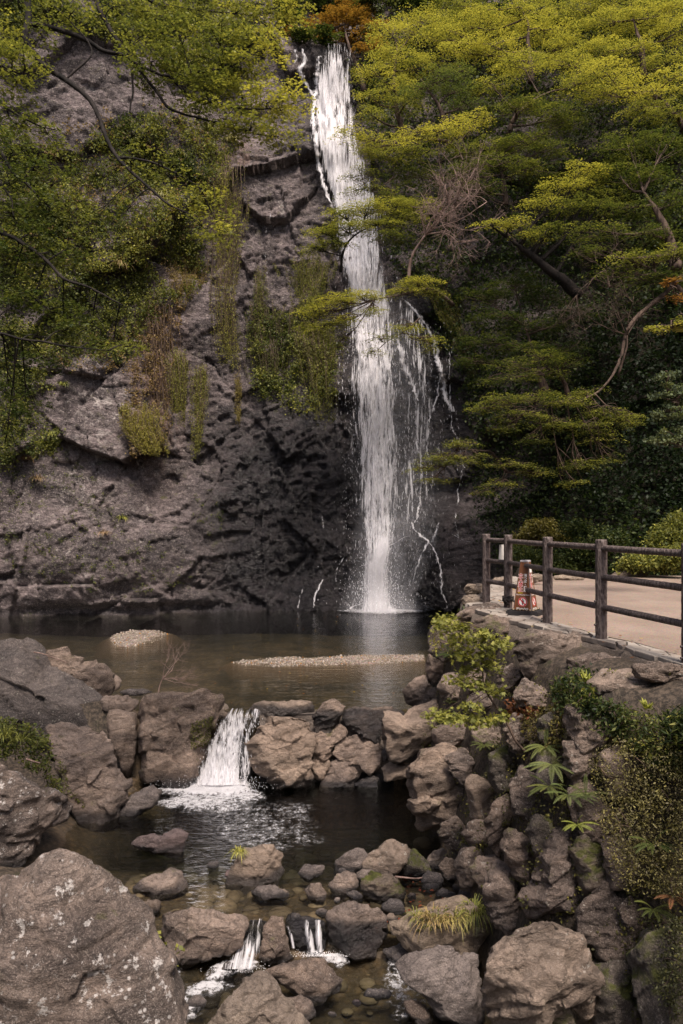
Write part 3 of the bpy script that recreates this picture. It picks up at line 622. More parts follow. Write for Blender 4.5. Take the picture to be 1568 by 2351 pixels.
chute('double thread of water falling right of the upright column rock', [([690, 698, 704], [716, 720, 730], [2112, 2150, 2188], [8.56, 8.42, 8.35], [.28, .36, .45]), ([718, 722, 724], [740, 741, 744], [2112, 2150, 2188], [8.56, 8.42, 8.35], [.34, .4, .5]), ([656, 664, 670], [664, 674, 678], [2125, 2150, 2178], [8.5, 8.42, 8.35], [.4, .45, .5])],
      [(U('K', [(1200, 490), (1300, 470), (1450, 450), (1600, 490), (1640, 580), (1560, 640), (1420, 560), (1250, 550)]), .62)], 420, (735, 26, 2196, 5), at(725, 2190, 8.3))
foam('foam_flecks', [(270, 2250), (420, 2220), (480, 2320), (430, 2351), (300, 2351)], -1.4, 77, .28, None, .2)['kind'] = 'stuff'
foam('foam_flecks', [(900, 2120), (1010, 2150), (1000, 2351), (900, 2351), (860, 2250)], -1.4, 78, .20, None, .2)['kind'] = 'stuff'
foam('foam_flecks', [(440, 1850), (720, 1830), (760, 1940), (620, 1980), (470, 1950)], -1.1, 79, .08, None, .3)['kind'] = 'stuff'

# ------------------------------------------------------------------ boulders
def rock(name, pts, y0=None, zw=None, mat='boulder', sub=4, seed=0, depth=.85, sink=.18, planes=13, rough=1., label=None, cat_=None, group=None, parent=None, strata=.4):
    rng = np.random.default_rng(seed + 1000)
    P = np.array(pts); vb = P[:, 1].max(); vt = P[:, 1].min(); h = vb - vt
    if y0 is None: yf = y_on(vb, zw)
    P[:, 1] += np.where(P[:, 1] > vb - .25 * h, sink * h, 0) * ((P[:, 1] - (vb - .25 * h)) / (.25 * h)).clip(0, 1)
    c = np.array([(P[:, 0].min() + P[:, 0].max()) / 2, (P[:, 1].min() + P[:, 1].max()) / 2])
    # outline as radius over angle
    ths = np.linspace(-math.pi, math.pi, 181); R = np.zeros(181); n = len(P)
    for k, th in enumerate(ths):
        dx, dy = math.cos(th), -math.sin(th); best = 0
        for i in range(n):
            ax, ay = P[i] - c; bx_, by_ = P[(i + 1) % n] - c; ex, ey = bx_ - ax, by_ - ay; den = dx * ey - dy * ex
            if abs(den) < 1e-9: continue
            t = (ax * ey - ay * ex) / den; q = (ax * dy - ay * dx) / den
            if t > 0 and -1e-6 <= q <= 1 + 1e-6: best = max(best, t)
        R[k] = best if best > 0 else h * .3
    Rm = R[:-1]; Rm = (np.roll(Rm, 1) + 2 * Rm + np.roll(Rm, -1)) / 4; R = np.concatenate([Rm, Rm[:1]])
    size = Rm.mean()
    if y0 is None: y0 = yf + depth * size * yf / FU * .75
    sc = y0 / FU; D = depth * size * sc
    V0, F = ico(sub); L = np.full(len(V0), 9.)
    for _ in range(planes):
        nrm = rng.normal(size=3); nrm[1] -= .25; nrm /= np.linalg.norm(nrm); t = rng.uniform(.54, .92)
        dt = V0 @ nrm; L = np.minimum(L, np.where(dt > .08, t / np.maximum(dt, .08), 9.))
    L = np.minimum(L, 1.08); L = .94 * L + .06
    off = rng.uniform(-50, 50, 3)
    p = V0 * (L * (1 + .06 * fbm(V0 + off, 1.6, 3, seed)))[:, None]
    th = np.arctan2(p[:, 2], p[:, 0]); rho = np.hypot(p[:, 0], p[:, 2])
    nb = 48; b = ((th + math.pi) / (2 * math.pi) * nb).astype(int) % nb; Mx = np.full(nb, .3); np.maximum.at(Mx, b, rho)
    Mx = (np.roll(Mx, 1) + Mx + np.roll(Mx, -1)) / 3; Mt = np.interp((th + math.pi) / (2 * math.pi) * nb - .5, np.arange(-1, nb + 1), np.concatenate([Mx[-1:], Mx, Mx[:1]]))
    rr = np.minimum(rho / Mt, 1.02) * np.interp(th, ths, R)
    W = np.stack([((c[0] - CX) + np.cos(th) * rr) * sc, y0 + p[:, 1] * D, CAMZ - ((c[1] - HV) - np.sin(th) * rr) * sc], 1)
    # weathered relief along the normals
    e1, e2 = W[F[:, 1]] - W[F[:, 0]], W[F[:, 2]] - W[F[:, 0]]; fn = np.cross(e1, e2); Nn = np.zeros_like(W)
    for k in range(3): np.add.at(Nn, F[:, k], fn)
    Nn /= np.linalg.norm(Nn, axis=1)[:, None] + 1e-12
    wsz = size * sc; ca, sa = math.cos(strata + rng.normal(0, .3)), math.sin(strata)
    Q = np.stack([W[:, 0] * ca + W[:, 2] * sa, W[:, 1], (W[:, 2] * ca - W[:, 0] * sa) * 1.9], 1) + off
    am = min(wsz, .6) * rough
    dsp = fbm(Q, .9 / max(wsz, .12), 4, seed + 3, .55) * .09 * am + fbm(Q, 2.6 / max(wsz, .12), 4, seed + 5, .55, True) * .022 * am
    fq, eq = facets(np.stack([Q[:, 0] + Q[:, 1] * .7, Q[:, 2] + Q[:, 1] * .3], 1) / (.42 * max(wsz, .12)), seed + 9, 1.)
    dsp += fq * .048 * am - .04 * am * ss(eq, .045, 0) * (fq > .25)
    dsp += fbm(Q, 11, 4, seed + 8, .65) * (.012 if sub >= 5 else .008) * rough
    W += Nn * dsp[:, None]
    wl = -1.4 if y0 < 8.5 else (-1.1 if y0 < 13.2 else 0.)
    hw = .03 + .22 * min(1., wsz / .5) * (1 + .8 * fbm(W, 1.6, 2, seed)); wet = ss(W[:, 2], wl + hw, wl + hw * .35) if zw is not None or y0 < 13.3 else np.zeros(len(W))
    wet = np.clip(wet + .3 * fbm(W, 3, 2, 4) * (wet > .02), 0, 1)
    o = obj(name, W, F, M[mat], parent, (float((c[0] - CX) * sc), float(y0), float(W[:, 2].min())), attrs={'wet': wet})
    if label: tag(o, label, cat_ or 'boulder', group)
    return o
seed = 0
def R_(tag_, pts, label=None, **kw):
    global seed; seed += 1
    return rock(kw.pop('name', 'boulder'), U(tag_, pts), seed=seed, label=label, **kw)
G1 = 'boulders along the stream'; G2 = 'rocks lying in the stream'
# left side
R_('A', [(-250, 180), (-120, 120), (0, 125), (75, 135), (150, 165), (200, 225), (350, 310), (490, 405), (520, 500), (480, 545), (350, 560), (150, 560), (-60, 560), (-250, 520)], 'huge dark sloping boulder with grey lichen at the edge of the upper pool', y0=13.6, mat='dark_rock', sub=6, depth=.55, group=G1, sink=.3, strata=-.5)
R_('A', [(180, 205), (240, 150), (310, 145), (380, 215), (470, 230), (515, 270), (530, 330), (480, 370), (430, 368), (330, 330), (240, 290)], 'tan knobbly boulder behind the huge sloping one, touching the upper pool', y0=14.1, sub=5, depth=.7, group=G1)
R_('A', [(500, 300), (530, 275), (560, 305), (545, 335), (510, 345)], 'small dark knob of rock poking out beside the knobbly boulder', y0=14.6, sub=3, group=G1)
R_('A', [(465, 385), (500, 368), (560, 366), (650, 385), (620, 430), (560, 450), (500, 445), (470, 430)], 'low flat rock wedged between the sloping boulder and the big round one', y0=13.5, sub=4, group=G1)
R_('A', [(540, 350), (600, 340), (690, 344), (700, 356), (640, 368), (560, 366)], 'thin dark wet slab at the pool edge behind the dead twigs', y0=14.3, mat='wet_rock', sub=3, depth=.6, group=G1)
R_('A', [(490, 440), (560, 438), (625, 455), (625, 600), (605, 700), (570, 720), (530, 620), (500, 520)], 'narrow upright rock in the dark gap left of the big round boulder', y0=13.05, sub=4, group=G1)
A5 = R_('A', [(610, 480), (635, 410), (690, 368), (760, 345), (860, 360), (950, 330), (1010, 350), (1035, 400), (1000, 450), (970, 530), (935, 640), (880, 730), (770, 745), (650, 725), (625, 610)], 'big round boulder with a mossy flank left of the small cascade', y0=13.0, sub=6, depth=.7, group=G1)
R_('A', [(990, 440), (1020, 405), (1050, 425), (1048, 465), (1000, 475)], 'small dark stone at the very lip of the small cascade', y0=13.6, mat='wet_rock', sub=3, group=G1)
A6 = R_('A', [(165, 545), (220, 522), (300, 520), (400, 533), (485, 535), (520, 620), (560, 720), (597, 775), (590, 840), (540, 900), (500, 937), (420, 930), (330, 865), (280, 780), (240, 650)], 'large smooth tan boulder below the sloping one, mossy along its left side', y0=11.7, sub=6, depth=.8, group=G1)
R_('A', [(-200, 640), (-60, 625), (0, 640), (60, 650), (110, 695), (200, 750), (285, 830), (292, 900), (280, 960), (200, 1000), (150, 1080), (60, 1120), (0, 1165), (-200, 1150)], 'broad tan boulder with white lichen patches under the leafy weeds', y0=9.9, mat='lichen_rock', sub=6, depth=.8, group=G1)
R_('A', [(540, 905), (600, 830), (700, 790), (740, 815), (725, 870), (650, 905), (560, 922)], 'smooth grey wet rock in the water beside the large tan boulder', zw=-1.1, mat='grey_rock', sub=4, group=G1)
R_('B', [(-260, 700), (-160, 470), (0, 388), (80, 330), (150, 270), (240, 228), (300, 243), (335, 285), (430, 345), (520, 435), (600, 500), (650, 575), (705, 660), (760, 740), (815, 840), (850, 950), (880, 1120), (600, 1250), (0, 1250), (-260, 1200)], 'enormous foreground boulder speckled with white lichen', y0=6.0, mat='lichen_rock', sub=6, depth=.6, group=G1, sink=.1, planes=22, rough=.9, strata=-.2)
R_('B', [(600, 170), (640, 138), (760, 125), (820, 104), (868, 125), (855, 165), (840, 220), (770, 224), (690, 207), (620, 192)], 'flat purplish rock lying alone in the dark shallow water', zw=-1.1, mat='red_rock', sub=4, depth=.7, group=G2)
R_('B', [(1045, 340), (1060, 270), (1100, 215), (1150, 200), (1250, 195), (1282, 230), (1300, 310), (1270, 352), (1180, 365), (1060, 360)], 'square tan rock with a grass tuft growing on its corner', zw=-1.1, sub=5, group=G2)
R_('B', [(595, 388), (650, 340), (740, 322), (775, 305), (825, 322), (860, 385), (800, 402), (690, 400)], 'low peaked rock in the shallows below the flat purplish one', zw=-1.1, sub=4, group=G2)
R_('B', [(640, 485), (662, 440), (730, 428), (740, 470), (700, 505), (655, 505)], 'small upright stone resting against the large creased slab rock', zw=-1.12, sub=3, group=G2)
R_('B', [(545, 470), (590, 462), (660, 480), (650, 520), (590, 520)], 'small flat rock touching the enormous speckled boulder', y0=8.6, sub=3, group=G2)
R_('B', [(725, 505), (790, 470), (890, 460), (1000, 482), (1080, 500), (1150, 545), (1125, 610), (1050, 660), (900, 695), (810, 705), (765, 650), (735, 570)], 'large creased slab rock with a dark wet foot beside the foaming chute', y0=8.35, sub=6, depth=.7, group=G2)
R_('B', [(1210, 545), (1240, 512), (1292, 510), (1315, 580), (1348, 680), (1320, 710), (1235, 712), (1195, 675)], 'upright tan column rock between the two lower chutes', y0=8.35, sub=5, depth=.9, group=G2)
R_('B', [(1205, 735), (1300, 710), (1400, 700), (1485, 730), (1560, 800), (1572, 850), (1430, 887), (1300, 815)], 'rounded grey and orange rock midstream below the double thread of water', zw=-1.4, mat='boulder', sub=5, depth=.8, group=G2)
R_('B', [(940, 1000), (990, 920), (1075, 840), (1150, 812), (1230, 818), (1290, 885), (1365, 950), (1430, 1020), (1440, 1120), (930, 1120)], 'pale wedge shaped rock rising from the bottom edge of the stream', y0=7.0, mat='pale_rock', sub=6, depth=.7, group=G2)
R_('B', [(1285, 890), (1380, 880), (1440, 930), (1455, 962), (1390, 992), (1300, 965)], 'small tan rock tucked behind the pale wedge rock', zw=-1.4, sub=4, group=G2)
R_('B', [(1150, 402), (1180, 376), (1260, 366), (1328, 402), (1300, 427), (1170, 430)], 'wet grey double humped stone below the grass tufted square rock', zw=-1.1, mat='grey_rock', sub=4, group=G2)
R_('B', [(1368, 312), (1390, 275), (1490, 272), (1482, 312), (1400, 334)], 'pale grey flat topped stone right of the square rock', zw=-1.1, mat='grey_rock', sub=3, group=G2)
R_('B', [(1396, 400), (1430, 360), (1470, 362), (1502, 400), (1480, 437), (1420, 430)], 'small round stone alone above the double thread of water', zw=-1.1, sub=4, group=G2)
R_('B', [(1530, 432), (1545, 420), (1562, 424), (1560, 442), (1540, 446)], 'fist sized pebble in the riffle beside the small round stone', zw=-1.1, mat='grey_rock', sub=2, group=G2)
R_('C', [(-65, 560), (-20, 520), (60, 495), (160, 520), (205, 575), (200, 645), (150, 702), (60, 712), (-40, 690), (-75, 640)], 'smooth tan loaf shaped boulder right of the double thread of water', y0=8.5, sub=5, group=G2)
R_('C', [(-30, 320), (10, 275), (80, 260), (128, 290), (105, 350), (30, 376), (-30, 362)], 'grey angular rock behind the mossy tan pair in the shallows', zw=-1.1, mat='grey_rock', sub=4, group=G2)
R_('C', [(95, 310), (160, 260), (240, 222), (300, 250), (332, 290), (285, 345), (205, 392), (120, 392), (95, 355)], 'tall tan peaked rock with a mossy front in the shallows', zw=-1.1, mat='bank_rock', sub=5, group=G2)
R_('C', [(245, 355), (290, 290), (340, 268), (392, 312), (412, 362), (350, 387), (280, 392)], 'triangular mossy tan rock leaning beside the tall peaked one', zw=-1.1, mat='moss_rock', sub=4, group=G2)
R_('C', [(388, 320), (420, 270), (470, 253), (492, 290), (470, 340), (410, 350)], 'grey rounded stone at the foot of the bank behind the triangular rock', zw=-1.1, mat='grey_rock', sub=4, group=G2)
R_('C', [(88, 412), (140, 370), (230, 374), (292, 430), (292, 502), (180, 512), (100, 492)], 'mossy topped rock standing in front of the tall peaked rock', zw=-1.12, mat='moss_rock', sub=5, group=G2)
R_('C', [(442, 335), (480, 300), (540, 315), (557, 372), (520, 407), (470, 392)], 'tan square stone under the bank with green algae', zw=-1.1, mat='bank_rock', sub=4, group=G2)
R_('C', [(360, 400), (400, 370), (460, 376), (472, 412), (430, 424), (380, 420)], 'dark low stone below the triangular rock', zw=-1.1, mat='wet_rock', sub=3, group=G2)
R_('C', [(-60, 420), (-20, 376), (60, 376), (82, 420), (30, 456), (-42, 456)], 'brown lumpy rock left of the mossy topped rock', zw=-1.1, sub=4, group=G2)
R_('C', [(20, 470), (60, 452), (100, 470), (95, 495), (40, 492)], 'dark wet stone between the brown lumpy rock and the loaf boulder', zw=-1.12, mat='wet_rock', sub=3, group=G2)
C9 = R_('C', [(222, 612), (300, 565), (350, 525), (480, 485), (620, 510), (672, 570), (690, 645), (620, 732), (480, 705), (300, 702), (222, 655)], 'wide ledge shaped rock carrying a thick fringe of grass', y0=8.2, mat='pale_rock', sub=5, depth=.6, group=G2)
R_('C', [(238, 845), (300, 792), (420, 755), (520, 745), (602, 792), (650, 855), (660, 960), (672, 1036), (600, 1044), (450, 1002), (340, 905)], 'smooth pale grey boulder shaped like a whale at the waterside', y0=7.35, mat='grey_rock', sub=6, depth=.8, group=G2, rough=.6)
R_('C', [(632, 720), (730, 660), (800, 620), (890, 592), (960, 555), (1050, 577), (1092, 655), (1132, 742), (1172, 802), (1152, 885), (1050, 922), (945, 982), (900, 1066), (750, 1066), (670, 990), (636, 850)], 'largest creviced boulder at the foot of the right bank', y0=6.5, mat='bank_rock', sub=6, depth=.8, group=G1)
R_('C', [(185, 720), (240, 702), (305, 708), (322, 760), (290, 788), (220, 775)], 'dark slate blue wedge stone under the grass fringed rock', zw=-1.4, mat='wet_rock', sub=4, group=G2)
R_('C', [(282, 965), (320, 944), (380, 985), (418, 1040), (410, 1075), (330, 1060), (295, 1010)], 'long small rock at the water edge below the whale shaped boulder', zw=-1.42, sub=4, group=G2)
R_('C', [(95, 925), (130, 905), (220, 910), (242, 938), (160, 945)], 'flat brown stone barely breaking the lower stream surface', zw=-1.4, mat='wet_rock', sub=3, group=G2, depth=.6)
R_('C', [(540, 770), (570, 744), (625, 748), (630, 790), (600, 812), (560, 800)], 'small grey stone tucked behind the whale shaped boulder', y0=7.5, mat='grey_rock', sub=3, group=G2)
R_('C', [(178, 525), (230, 488), (280, 500), (294, 550), (240, 565), (190, 548)], 'dark pointed stone between the loaf boulder and the grass fringed rock', zw=-1.12, mat='wet_rock', sub=3, group=G2)
for pts, lb in (([(430, 465), (470, 445), (525, 462), (520, 490), (450, 488)], 'dark flat stone half sunk in red leaf litter under the bank'), ([(520, 490), (545, 455), (590, 460), (602, 500), (550, 515)], 'wet grey stone just right of the flat one in red leaf litter'),
                ([(570, 430), (610, 410), (660, 450), (650, 500), (590, 470)], 'brown wedge stone jammed under the bank above the grass fringe'), ([(365, 430), (400, 418), (450, 428), (440, 450), (385, 452)], 'black wet stone in the shallow inlet below the triangular rock'),
                ([(510, 430), (530, 420), (548, 440), (535, 456), (515, 450)], 'smallest dark stone in the inlet under the bank'), ([(200, 575), (225, 560), (260, 572), (255, 600), (215, 606)], 'little tan stone squeezed against the left end of the grass fringed rock'),
                ([(300, 480), (320, 462), (345, 470), (340, 486), (315, 490)], 'pebble sized wet stone in the brown inlet near the mossy topped rock')):
    R_('C', pts, lb, zw=-1.12, mat='wet_rock' if 'tan' not in lb and 'brown' not in lb else 'boulder', sub=3, group=G2)

R_('B', [(1305, 545), (1340, 520), (1420, 512), (1490, 530), (1495, 640), (1420, 670), (1330, 660)], 'dark wet sill stone the double thread of water runs over', y0=8.5, mat='wet_rock', sub=4, group=G2)
R_('B', [(1110, 560), (1150, 528), (1225, 535), (1215, 640), (1140, 660), (1100, 620)], 'dark wet sill stone under the foaming chute', y0=8.55, mat='wet_rock', sub=4, group=G2)
# many small stones breaking the surface of the shallow riffle
rs_ = np.random.default_rng(808); spots = []
while len(spots) < 24:
    y = rs_.uniform(6.9, 10.2); u = rs_.uniform(430, 1090); zw_ = -1.4 if y < 8.35 else -1.1; v = HV + (CAMZ - zw_) * FU / y
    if 8.25 < y < 8.7 or v > 2350: continue
    if all(math.hypot(u - a, (v - b) * 1.6) > 34 for a, b, _, _ in spots): spots.append((u, v, y, zw_))
NB = [(370, 1930, 'flat purplish rock'), (585, 1990, 'square tan rock'), (365, 2030, 'low peaked rock'), (470, 2140, 'large creased slab rock'), (635, 2155, 'upright column rock'), (690, 2245, 'rounded midstream rock'), (595, 2310, 'pale wedge rock'),
      (810, 2120, 'loaf shaped boulder'), (890, 1970, 'tall peaked rock'), (880, 2040, 'mossy topped rock'), (1000, 2120, 'grass fringed rock'), (1010, 2270, 'whale shaped boulder'), (725, 2048, 'small round stone'), (620, 2050, 'double humped stone'), (330, 2200, 'enormous speckled boulder'), (715, 2000, 'pale flat topped stone'), (950, 1985, 'triangular mossy rock')]
used_l = set()
for i, (u, v, y, zw_) in enumerate(spots):
    mt, wd_ = (('wet_rock', 'dark wet'), ('grey_rock', 'grey'), ('red_rock', 'purplish'))[i % 3]
    lb = None
    for a, b, nm in sorted(NB, key=lambda q: math.hypot(q[0] - u, q[1] - v))[:2]:
        sd = ('left of' if u < a else 'right of') if abs(u - a) > abs(v - b) * 1.4 else ('behind' if v < b else 'in front of'); l_ = f'small {wd_} stone breaking the water just {sd} the {nm}'
        if l_ not in used_l: lb = l_; break
    if lb is None: continue
    used_l.add(lb); r = rs_.uniform(9, 24); pts = [(u + r * math.cos(t) * rs_.uniform(.8, 1.25), v - r * .35 - r * .55 * math.sin(t) * rs_.uniform(.8, 1.2)) for t in np.linspace(0, 2 * math.pi, 9)[:-1]]
    R_('U', pts, lb, zw=zw_, name='stone', cat_='stone', group='small stones breaking the stream surface', mat=mt, sub=3, sink=.3)
# ---- moss grown on stones
from mathutils.bvhtree import BVHTree
def moss_on(o, poly, n, L=.022, tone=2.0, seed=1, hue=(.10, .10, .012, .5), name='moss'):
    rng = np.random.default_rng(seed); me = o.data; off = np.array(o.location); bv = BVHTree.FromPolygons([Vector(v.co) + o.location for v in me.vertices], [tuple(p.vertices) for p in me.polygons])
    p = np.array(poly); lo, hi = p.min(0), p.max(0); u = rng.uniform(lo[0], hi[0], n * 3); v = rng.uniform(lo[1], hi[1], n * 3); k = in_poly(u, v, poly); u, v = u[k][:n], v[k][:n]; Pn, Nn = [], []
    for a, b in zip(u, v):
        d_ = at(a, b, 1.) - Vector((0, 0, CAMZ)); h = bv.ray_cast(Vector((0, 0, CAMZ)), d_.normalized())
        if h[0] is not None: Pn.append(h[0]); Nn.append(h[1])
    return np.array(Pn), np.array(Nn)
# ---- the weir: boulders set in mortar across the stream
weir = empty('rock_weir', at(730, 1830, 13.2)); tag(weir, 'low weir of boulders set in mortar that holds back the upper pool', 'weir')
def W_(tag_, pts, **kw):
    m_ = np.mean(pts, 0); pts = [tuple(m_ + (np.array(q_) - m_) * 1.06) for q_ in pts]; return R_(tag_, pts, name='rock', parent=weir, **{**dict(y0=13.2, sub=4, depth=.65, zw=-1.1), **kw})
W_('A', [(1165, 560), (1225, 500), (1330, 475), (1405, 480), (1442, 545), (1432, 640), (1418, 745), (1390, 778), (1260, 748), (1170, 705), (1130, 620)], sub=6, y0=13.0)
W_('A', [(1145, 445), (1168, 408), (1300, 400), (1425, 400), (1438, 455), (1300, 472), (1200, 478)], y0=13.45, sub=5)
W_('A', [(1040, 545), (1100, 540), (1165, 590), (1175, 700), (1120, 730), (1060, 680)], y0=13.35, mat='wet_rock')
W_('J', [(380, 305), (470, 210), (560, 162), (620, 175), (695, 215), (640, 290), (625, 400), (500, 455), (395, 445)], sub=5)
W_('J', [(665, 315), (730, 240), (920, 252), (1055, 370), (1055, 445), (990, 525), (840, 475), (690, 390)], sub=5, mat='boulder')
W_('J', [(925, 280), (980, 233), (1130, 238), (1245, 270), (1250, 335), (1180, 395), (1090, 372), (1010, 352)], sub=5, y0=13.3)
W_('J', [(350, 665), (370, 590), (395, 490), (640, 400), (705, 450), (710, 495), (580, 565), (560, 655), (480, 705)], sub=5, y0=13.15)
W_('J', [(572, 665), (600, 590), (690, 518), (820, 508), (1000, 580), (1045, 642), (1015, 765), (940, 835), (820, 775), (650, 725)], sub=5, y0=13.1)
W_('J', [(445, 990), (530, 855), (560, 760), (650, 738), (790, 788), (855, 845), (800, 935), (740, 1025), (600, 1040)], sub=5, y0=13.0)
W_('J', [(365, 780), (390, 705), (500, 700), (555, 760), (540, 840), (470, 900), (390, 880)], y0=13.1)
W_('J', [(780, 960), (850, 920), (950, 892), (1002, 912), (990, 1110), (930, 1125), (830, 1045)], sub=5, y0=13.0, mat='wet_rock')
W_('J', [(1060, 240), (1250, 330), (1340, 240), (1572, 185), (1580, 540), (1420, 600), (1200, 665), (1110, 640), (1060, 520)], sub=5, y0=12.75)
W_('J', [(1042, 820), (1130, 760), (1320, 790), (1330, 890), (1180, 900), (1070, 910)], y0=12.9)
W_('J', [(1040, 660), (1090, 580), (1135, 600), (1130, 700), (1060, 735)], y0=13.0, mat='wet_rock')
W_('J', [(1120, 690), (1200, 650), (1400, 590), (1420, 650), (1340, 740), (1150, 750)], y0=12.85, mat='wet_rock')
W_('J', [(-40, 230), (30, 180), (120, 182), (90, 250), (30, 330)], y0=13.55)
# mortar: a rough apron behind and between the stones
mu = np.arange(596, 905, 4.); mv = np.arange(1640, 1850, 4.); A, B = np.meshgrid(mu, mv, indexing='ij'); A = A.ravel(); B = B.ravel()
ym = 13.36 - ss(B, 1620, 1840) * .22 + fbm(np.stack([A, B, A * 0], 1), .02, 4, 8) * .10
Vm = np.stack([(A - CX) / FU * ym, ym, CAMZ - (B - HV) / FU * ym], 1)
Vb = Vm + np.array([0, .35, 0]); nm = len(Vm); gf = grid_faces(len(mu), len(mv)); 
rim = []
nu_, nv_ = len(mu), len(mv); ring = [i * nv_ for i in range(nu_)] + [(nu_ - 1) * nv_ + j for j in range(1, nv_)] + [i * nv_ + nv_ - 1 for i in range(nu_ - 2, -1, -1)] + [j for j in range(nv_ - 2, 0, -1)]
for i in range(len(ring)):
    a, b = ring[i], ring[(i + 1) % len(ring)]; rim.append((a, b, b + nm, a + nm))
Fm = np.concatenate([gf, gf[:, ::-1] + nm, np.array(rim)])
obj('mortar', np.concatenate([Vm, Vb]) - np.array(weir.location), Fm, M['mortar'], weir, attrs={'wet': np.concatenate([ss(Vm[:, 2], -.85, -1.0)] * 2)})

# ---- the rock bank under the path
bank = empty('rock_bank', (1.9, 9.5, -1.2)); tag(bank, 'steep bank of piled rocks holding up the fenced path', 'rock bank')
def K_(tag_, pts, dy=0., **kw):
    p = np.array(U(tag_, pts)); c = p.mean(0); pts = [tuple(np.array(c0_) + (np.array(q_) - np.mean(pts, 0)) * .10) for c0_, q_ in zip(pts, pts)]; y = near_hit(c[0], c[1]); D = .5 * (np.ptp(p[:, 0]) + np.ptp(p[:, 1])) / 2 * y / FU
    return R_(tag_, pts, name='rock', parent=bank, **{**dict(y0=y + .12 * D + dy, sub=4, depth=.8, mat='bank_rock', sink=.06), **kw})
K_('D', [(320, 690), (370, 620), (470, 590), (560, 620), (605, 700), (612, 770), (600, 880), (560, 950), (470, 970), (370, 965), (330, 880)], sub=6, mat='boulder')
K_('D', [(480, 655), (560, 618), (620, 680), (605, 765), (545, 775), (492, 705)], sub=5)
K_('D', [(285, 345), (320, 300), (400, 288), (438, 340), (432, 400), (370, 432), (300, 402)], sub=5)
K_('D', [(318, 270), (335, 225), (380, 208), (405, 240), (395, 300), (340, 310)], sub=4)
K_('D', [(388, 260), (400, 190), (440, 165), (472, 200), (470, 270), (420, 305)], sub=4)
K_('D', [(395, 130), (410, 70), (450, 30), (520, 20), (590, 60), (610, 130), (560, 190), (480, 190), (420, 175)], sub=5)
K_('D', [(440, 330), (470, 280), (530, 270), (560, 320), (545, 380), (480, 395)], sub=4)
K_('D', [(545, 300), (580, 250), (640, 240), (670, 290), (640, 350), (570, 350)], sub=4)
K_('D', [(580, 400), (620, 355), (680, 360), (700, 410), (660, 440), (600, 440)], sub=4)
K_('D', [(718, 300), (740, 250), (790, 235), (825, 270), (820, 330), (770, 365), (725, 345)], sub=5)
K_('D', [(798, 375), (850, 305), (920, 340), (957, 400), (930, 445), (870, 450), (815, 425)], sub=5)
K_('D', [(745, 520), (790, 455), (880, 450), (910, 530), (890, 610), (810, 605), (760, 580)], sub=5)
K_('D', [(600, 540), (650, 500), (730, 510), (750, 570), (690, 610), (620, 595)], sub=4)
K_('D', [(420, 530), (470, 500), (560, 500), (620, 520), (600, 590), (500, 600), (430, 585)], sub=4)
K_('D', [(1030, 470), (1080, 410), (1130, 430), (1150, 520), (1110, 570), (1045, 550)], sub=4)
K_('D', [(900, 480), (960, 455), (1030, 480), (1040, 570), (970, 600), (910, 570)], sub=4, mat='moss_rock')
K_('D', [(680, 650), (740, 600), (790, 650), (800, 760), (740, 820), (690, 780)], sub=4, mat='moss_rock')
K_('D', [(772, 800), (830, 700), (890, 740), (912, 805), (905, 900), (860, 930), (790, 900)], sub=5)
K_('D', [(575, 780), (620, 740), (680, 770), (700, 880), (660, 960), (600, 920)], sub=4)
K_('D', [(900, 640), (960, 620), (1020, 680), (1030, 780), (960, 840), (900, 780)], sub=4, mat='moss_rock')
K_('C', [(448, 195), (468, 132), (520, 113), (562, 150), (577, 212), (557, 265), (500, 255)], sub=5)
K_('C', [(560, 190), (590, 140), (640, 120), (668, 160), (665, 230), (600, 255)], sub=4)
K_('C', [(528, 330), (560, 275), (610, 252), (650, 290), (640, 360), (600, 420), (545, 420)], sub=4)
K_('C', [(598, 340), (640, 300), (715, 296), (745, 340), (730, 400), (650, 425), (605, 395)], sub=4)
K_('C', [(660, 140), (700, 60), (772, 25), (782, 120), (745, 205), (722, 275), (682, 235)], sub=5)
K_('C', [(742, 255), (768, 178), (832, 192), (902, 268), (922, 352), (872, 435), (800, 385)], sub=5)
K_('C', [(658, 410), (718, 328), (772, 358), (802, 440), (855, 482), (845, 565), (762, 625), (688, 575), (658, 505)], sub=5)
K_('C', [(840, 500), (915, 385), (928, 290), (968, 208), (1052, 188), (1115, 330), (1102, 455), (1052, 515), (950, 565), (880, 585)], sub=6)
K_('C', [(1050, 260), (1110, 195), (1190, 210), (1215, 320), (1190, 420), (1110, 440)], sub=5, mat='moss_rock')
K_('C', [(1080, 565), (1118, 488), (1200, 405), (1265, 468), (1315, 560), (1340, 655), (1280, 728), (1180, 715), (1100, 655)], sub=5, mat='bank_rock')
K_('C', [(855, 180), (890, 110), (950, 120), (970, 200), (940, 280), (890, 265)], sub=4, mat='moss_rock')
K_('C', [(1270, 530), (1330, 480), (1390, 560), (1400, 650), (1340, 670)], sub=4, mat='bank_rock')
K_('C', [(1170, 830), (1240, 780), (1330, 765), (1375, 850), (1380, 1066), (1290, 1100), (1165, 1080)], sub=5, mat='moss_rock')
K_('C', [(1060, 920), (1110, 870), (1172, 900), (1175, 1000), (1120, 1025), (1070, 1000)], sub=4, y0=6.6)
K_('C', [(942, 985), (1000, 938), (1045, 960), (1065, 1030), (1060, 1110), (940, 1110)], sub=4, mat='moss_rock', y0=6.5)
K_('C', [(1360, 760), (1400, 640), (1490, 590), (1600, 620), (1640, 900), (1600, 1100), (1380, 1100)], sub=5, mat='moss_rock')
K_('C', [(1180, 715), (1260, 740), (1340, 740), (1380, 790), (1300, 800), (1200, 790)], sub=3, mat='wet_rock', dy=.35)
K_('D', [(1050, 440), (1150, 420), (1260, 470), (1280, 580), (1200, 640), (1080, 600)], sub=5)
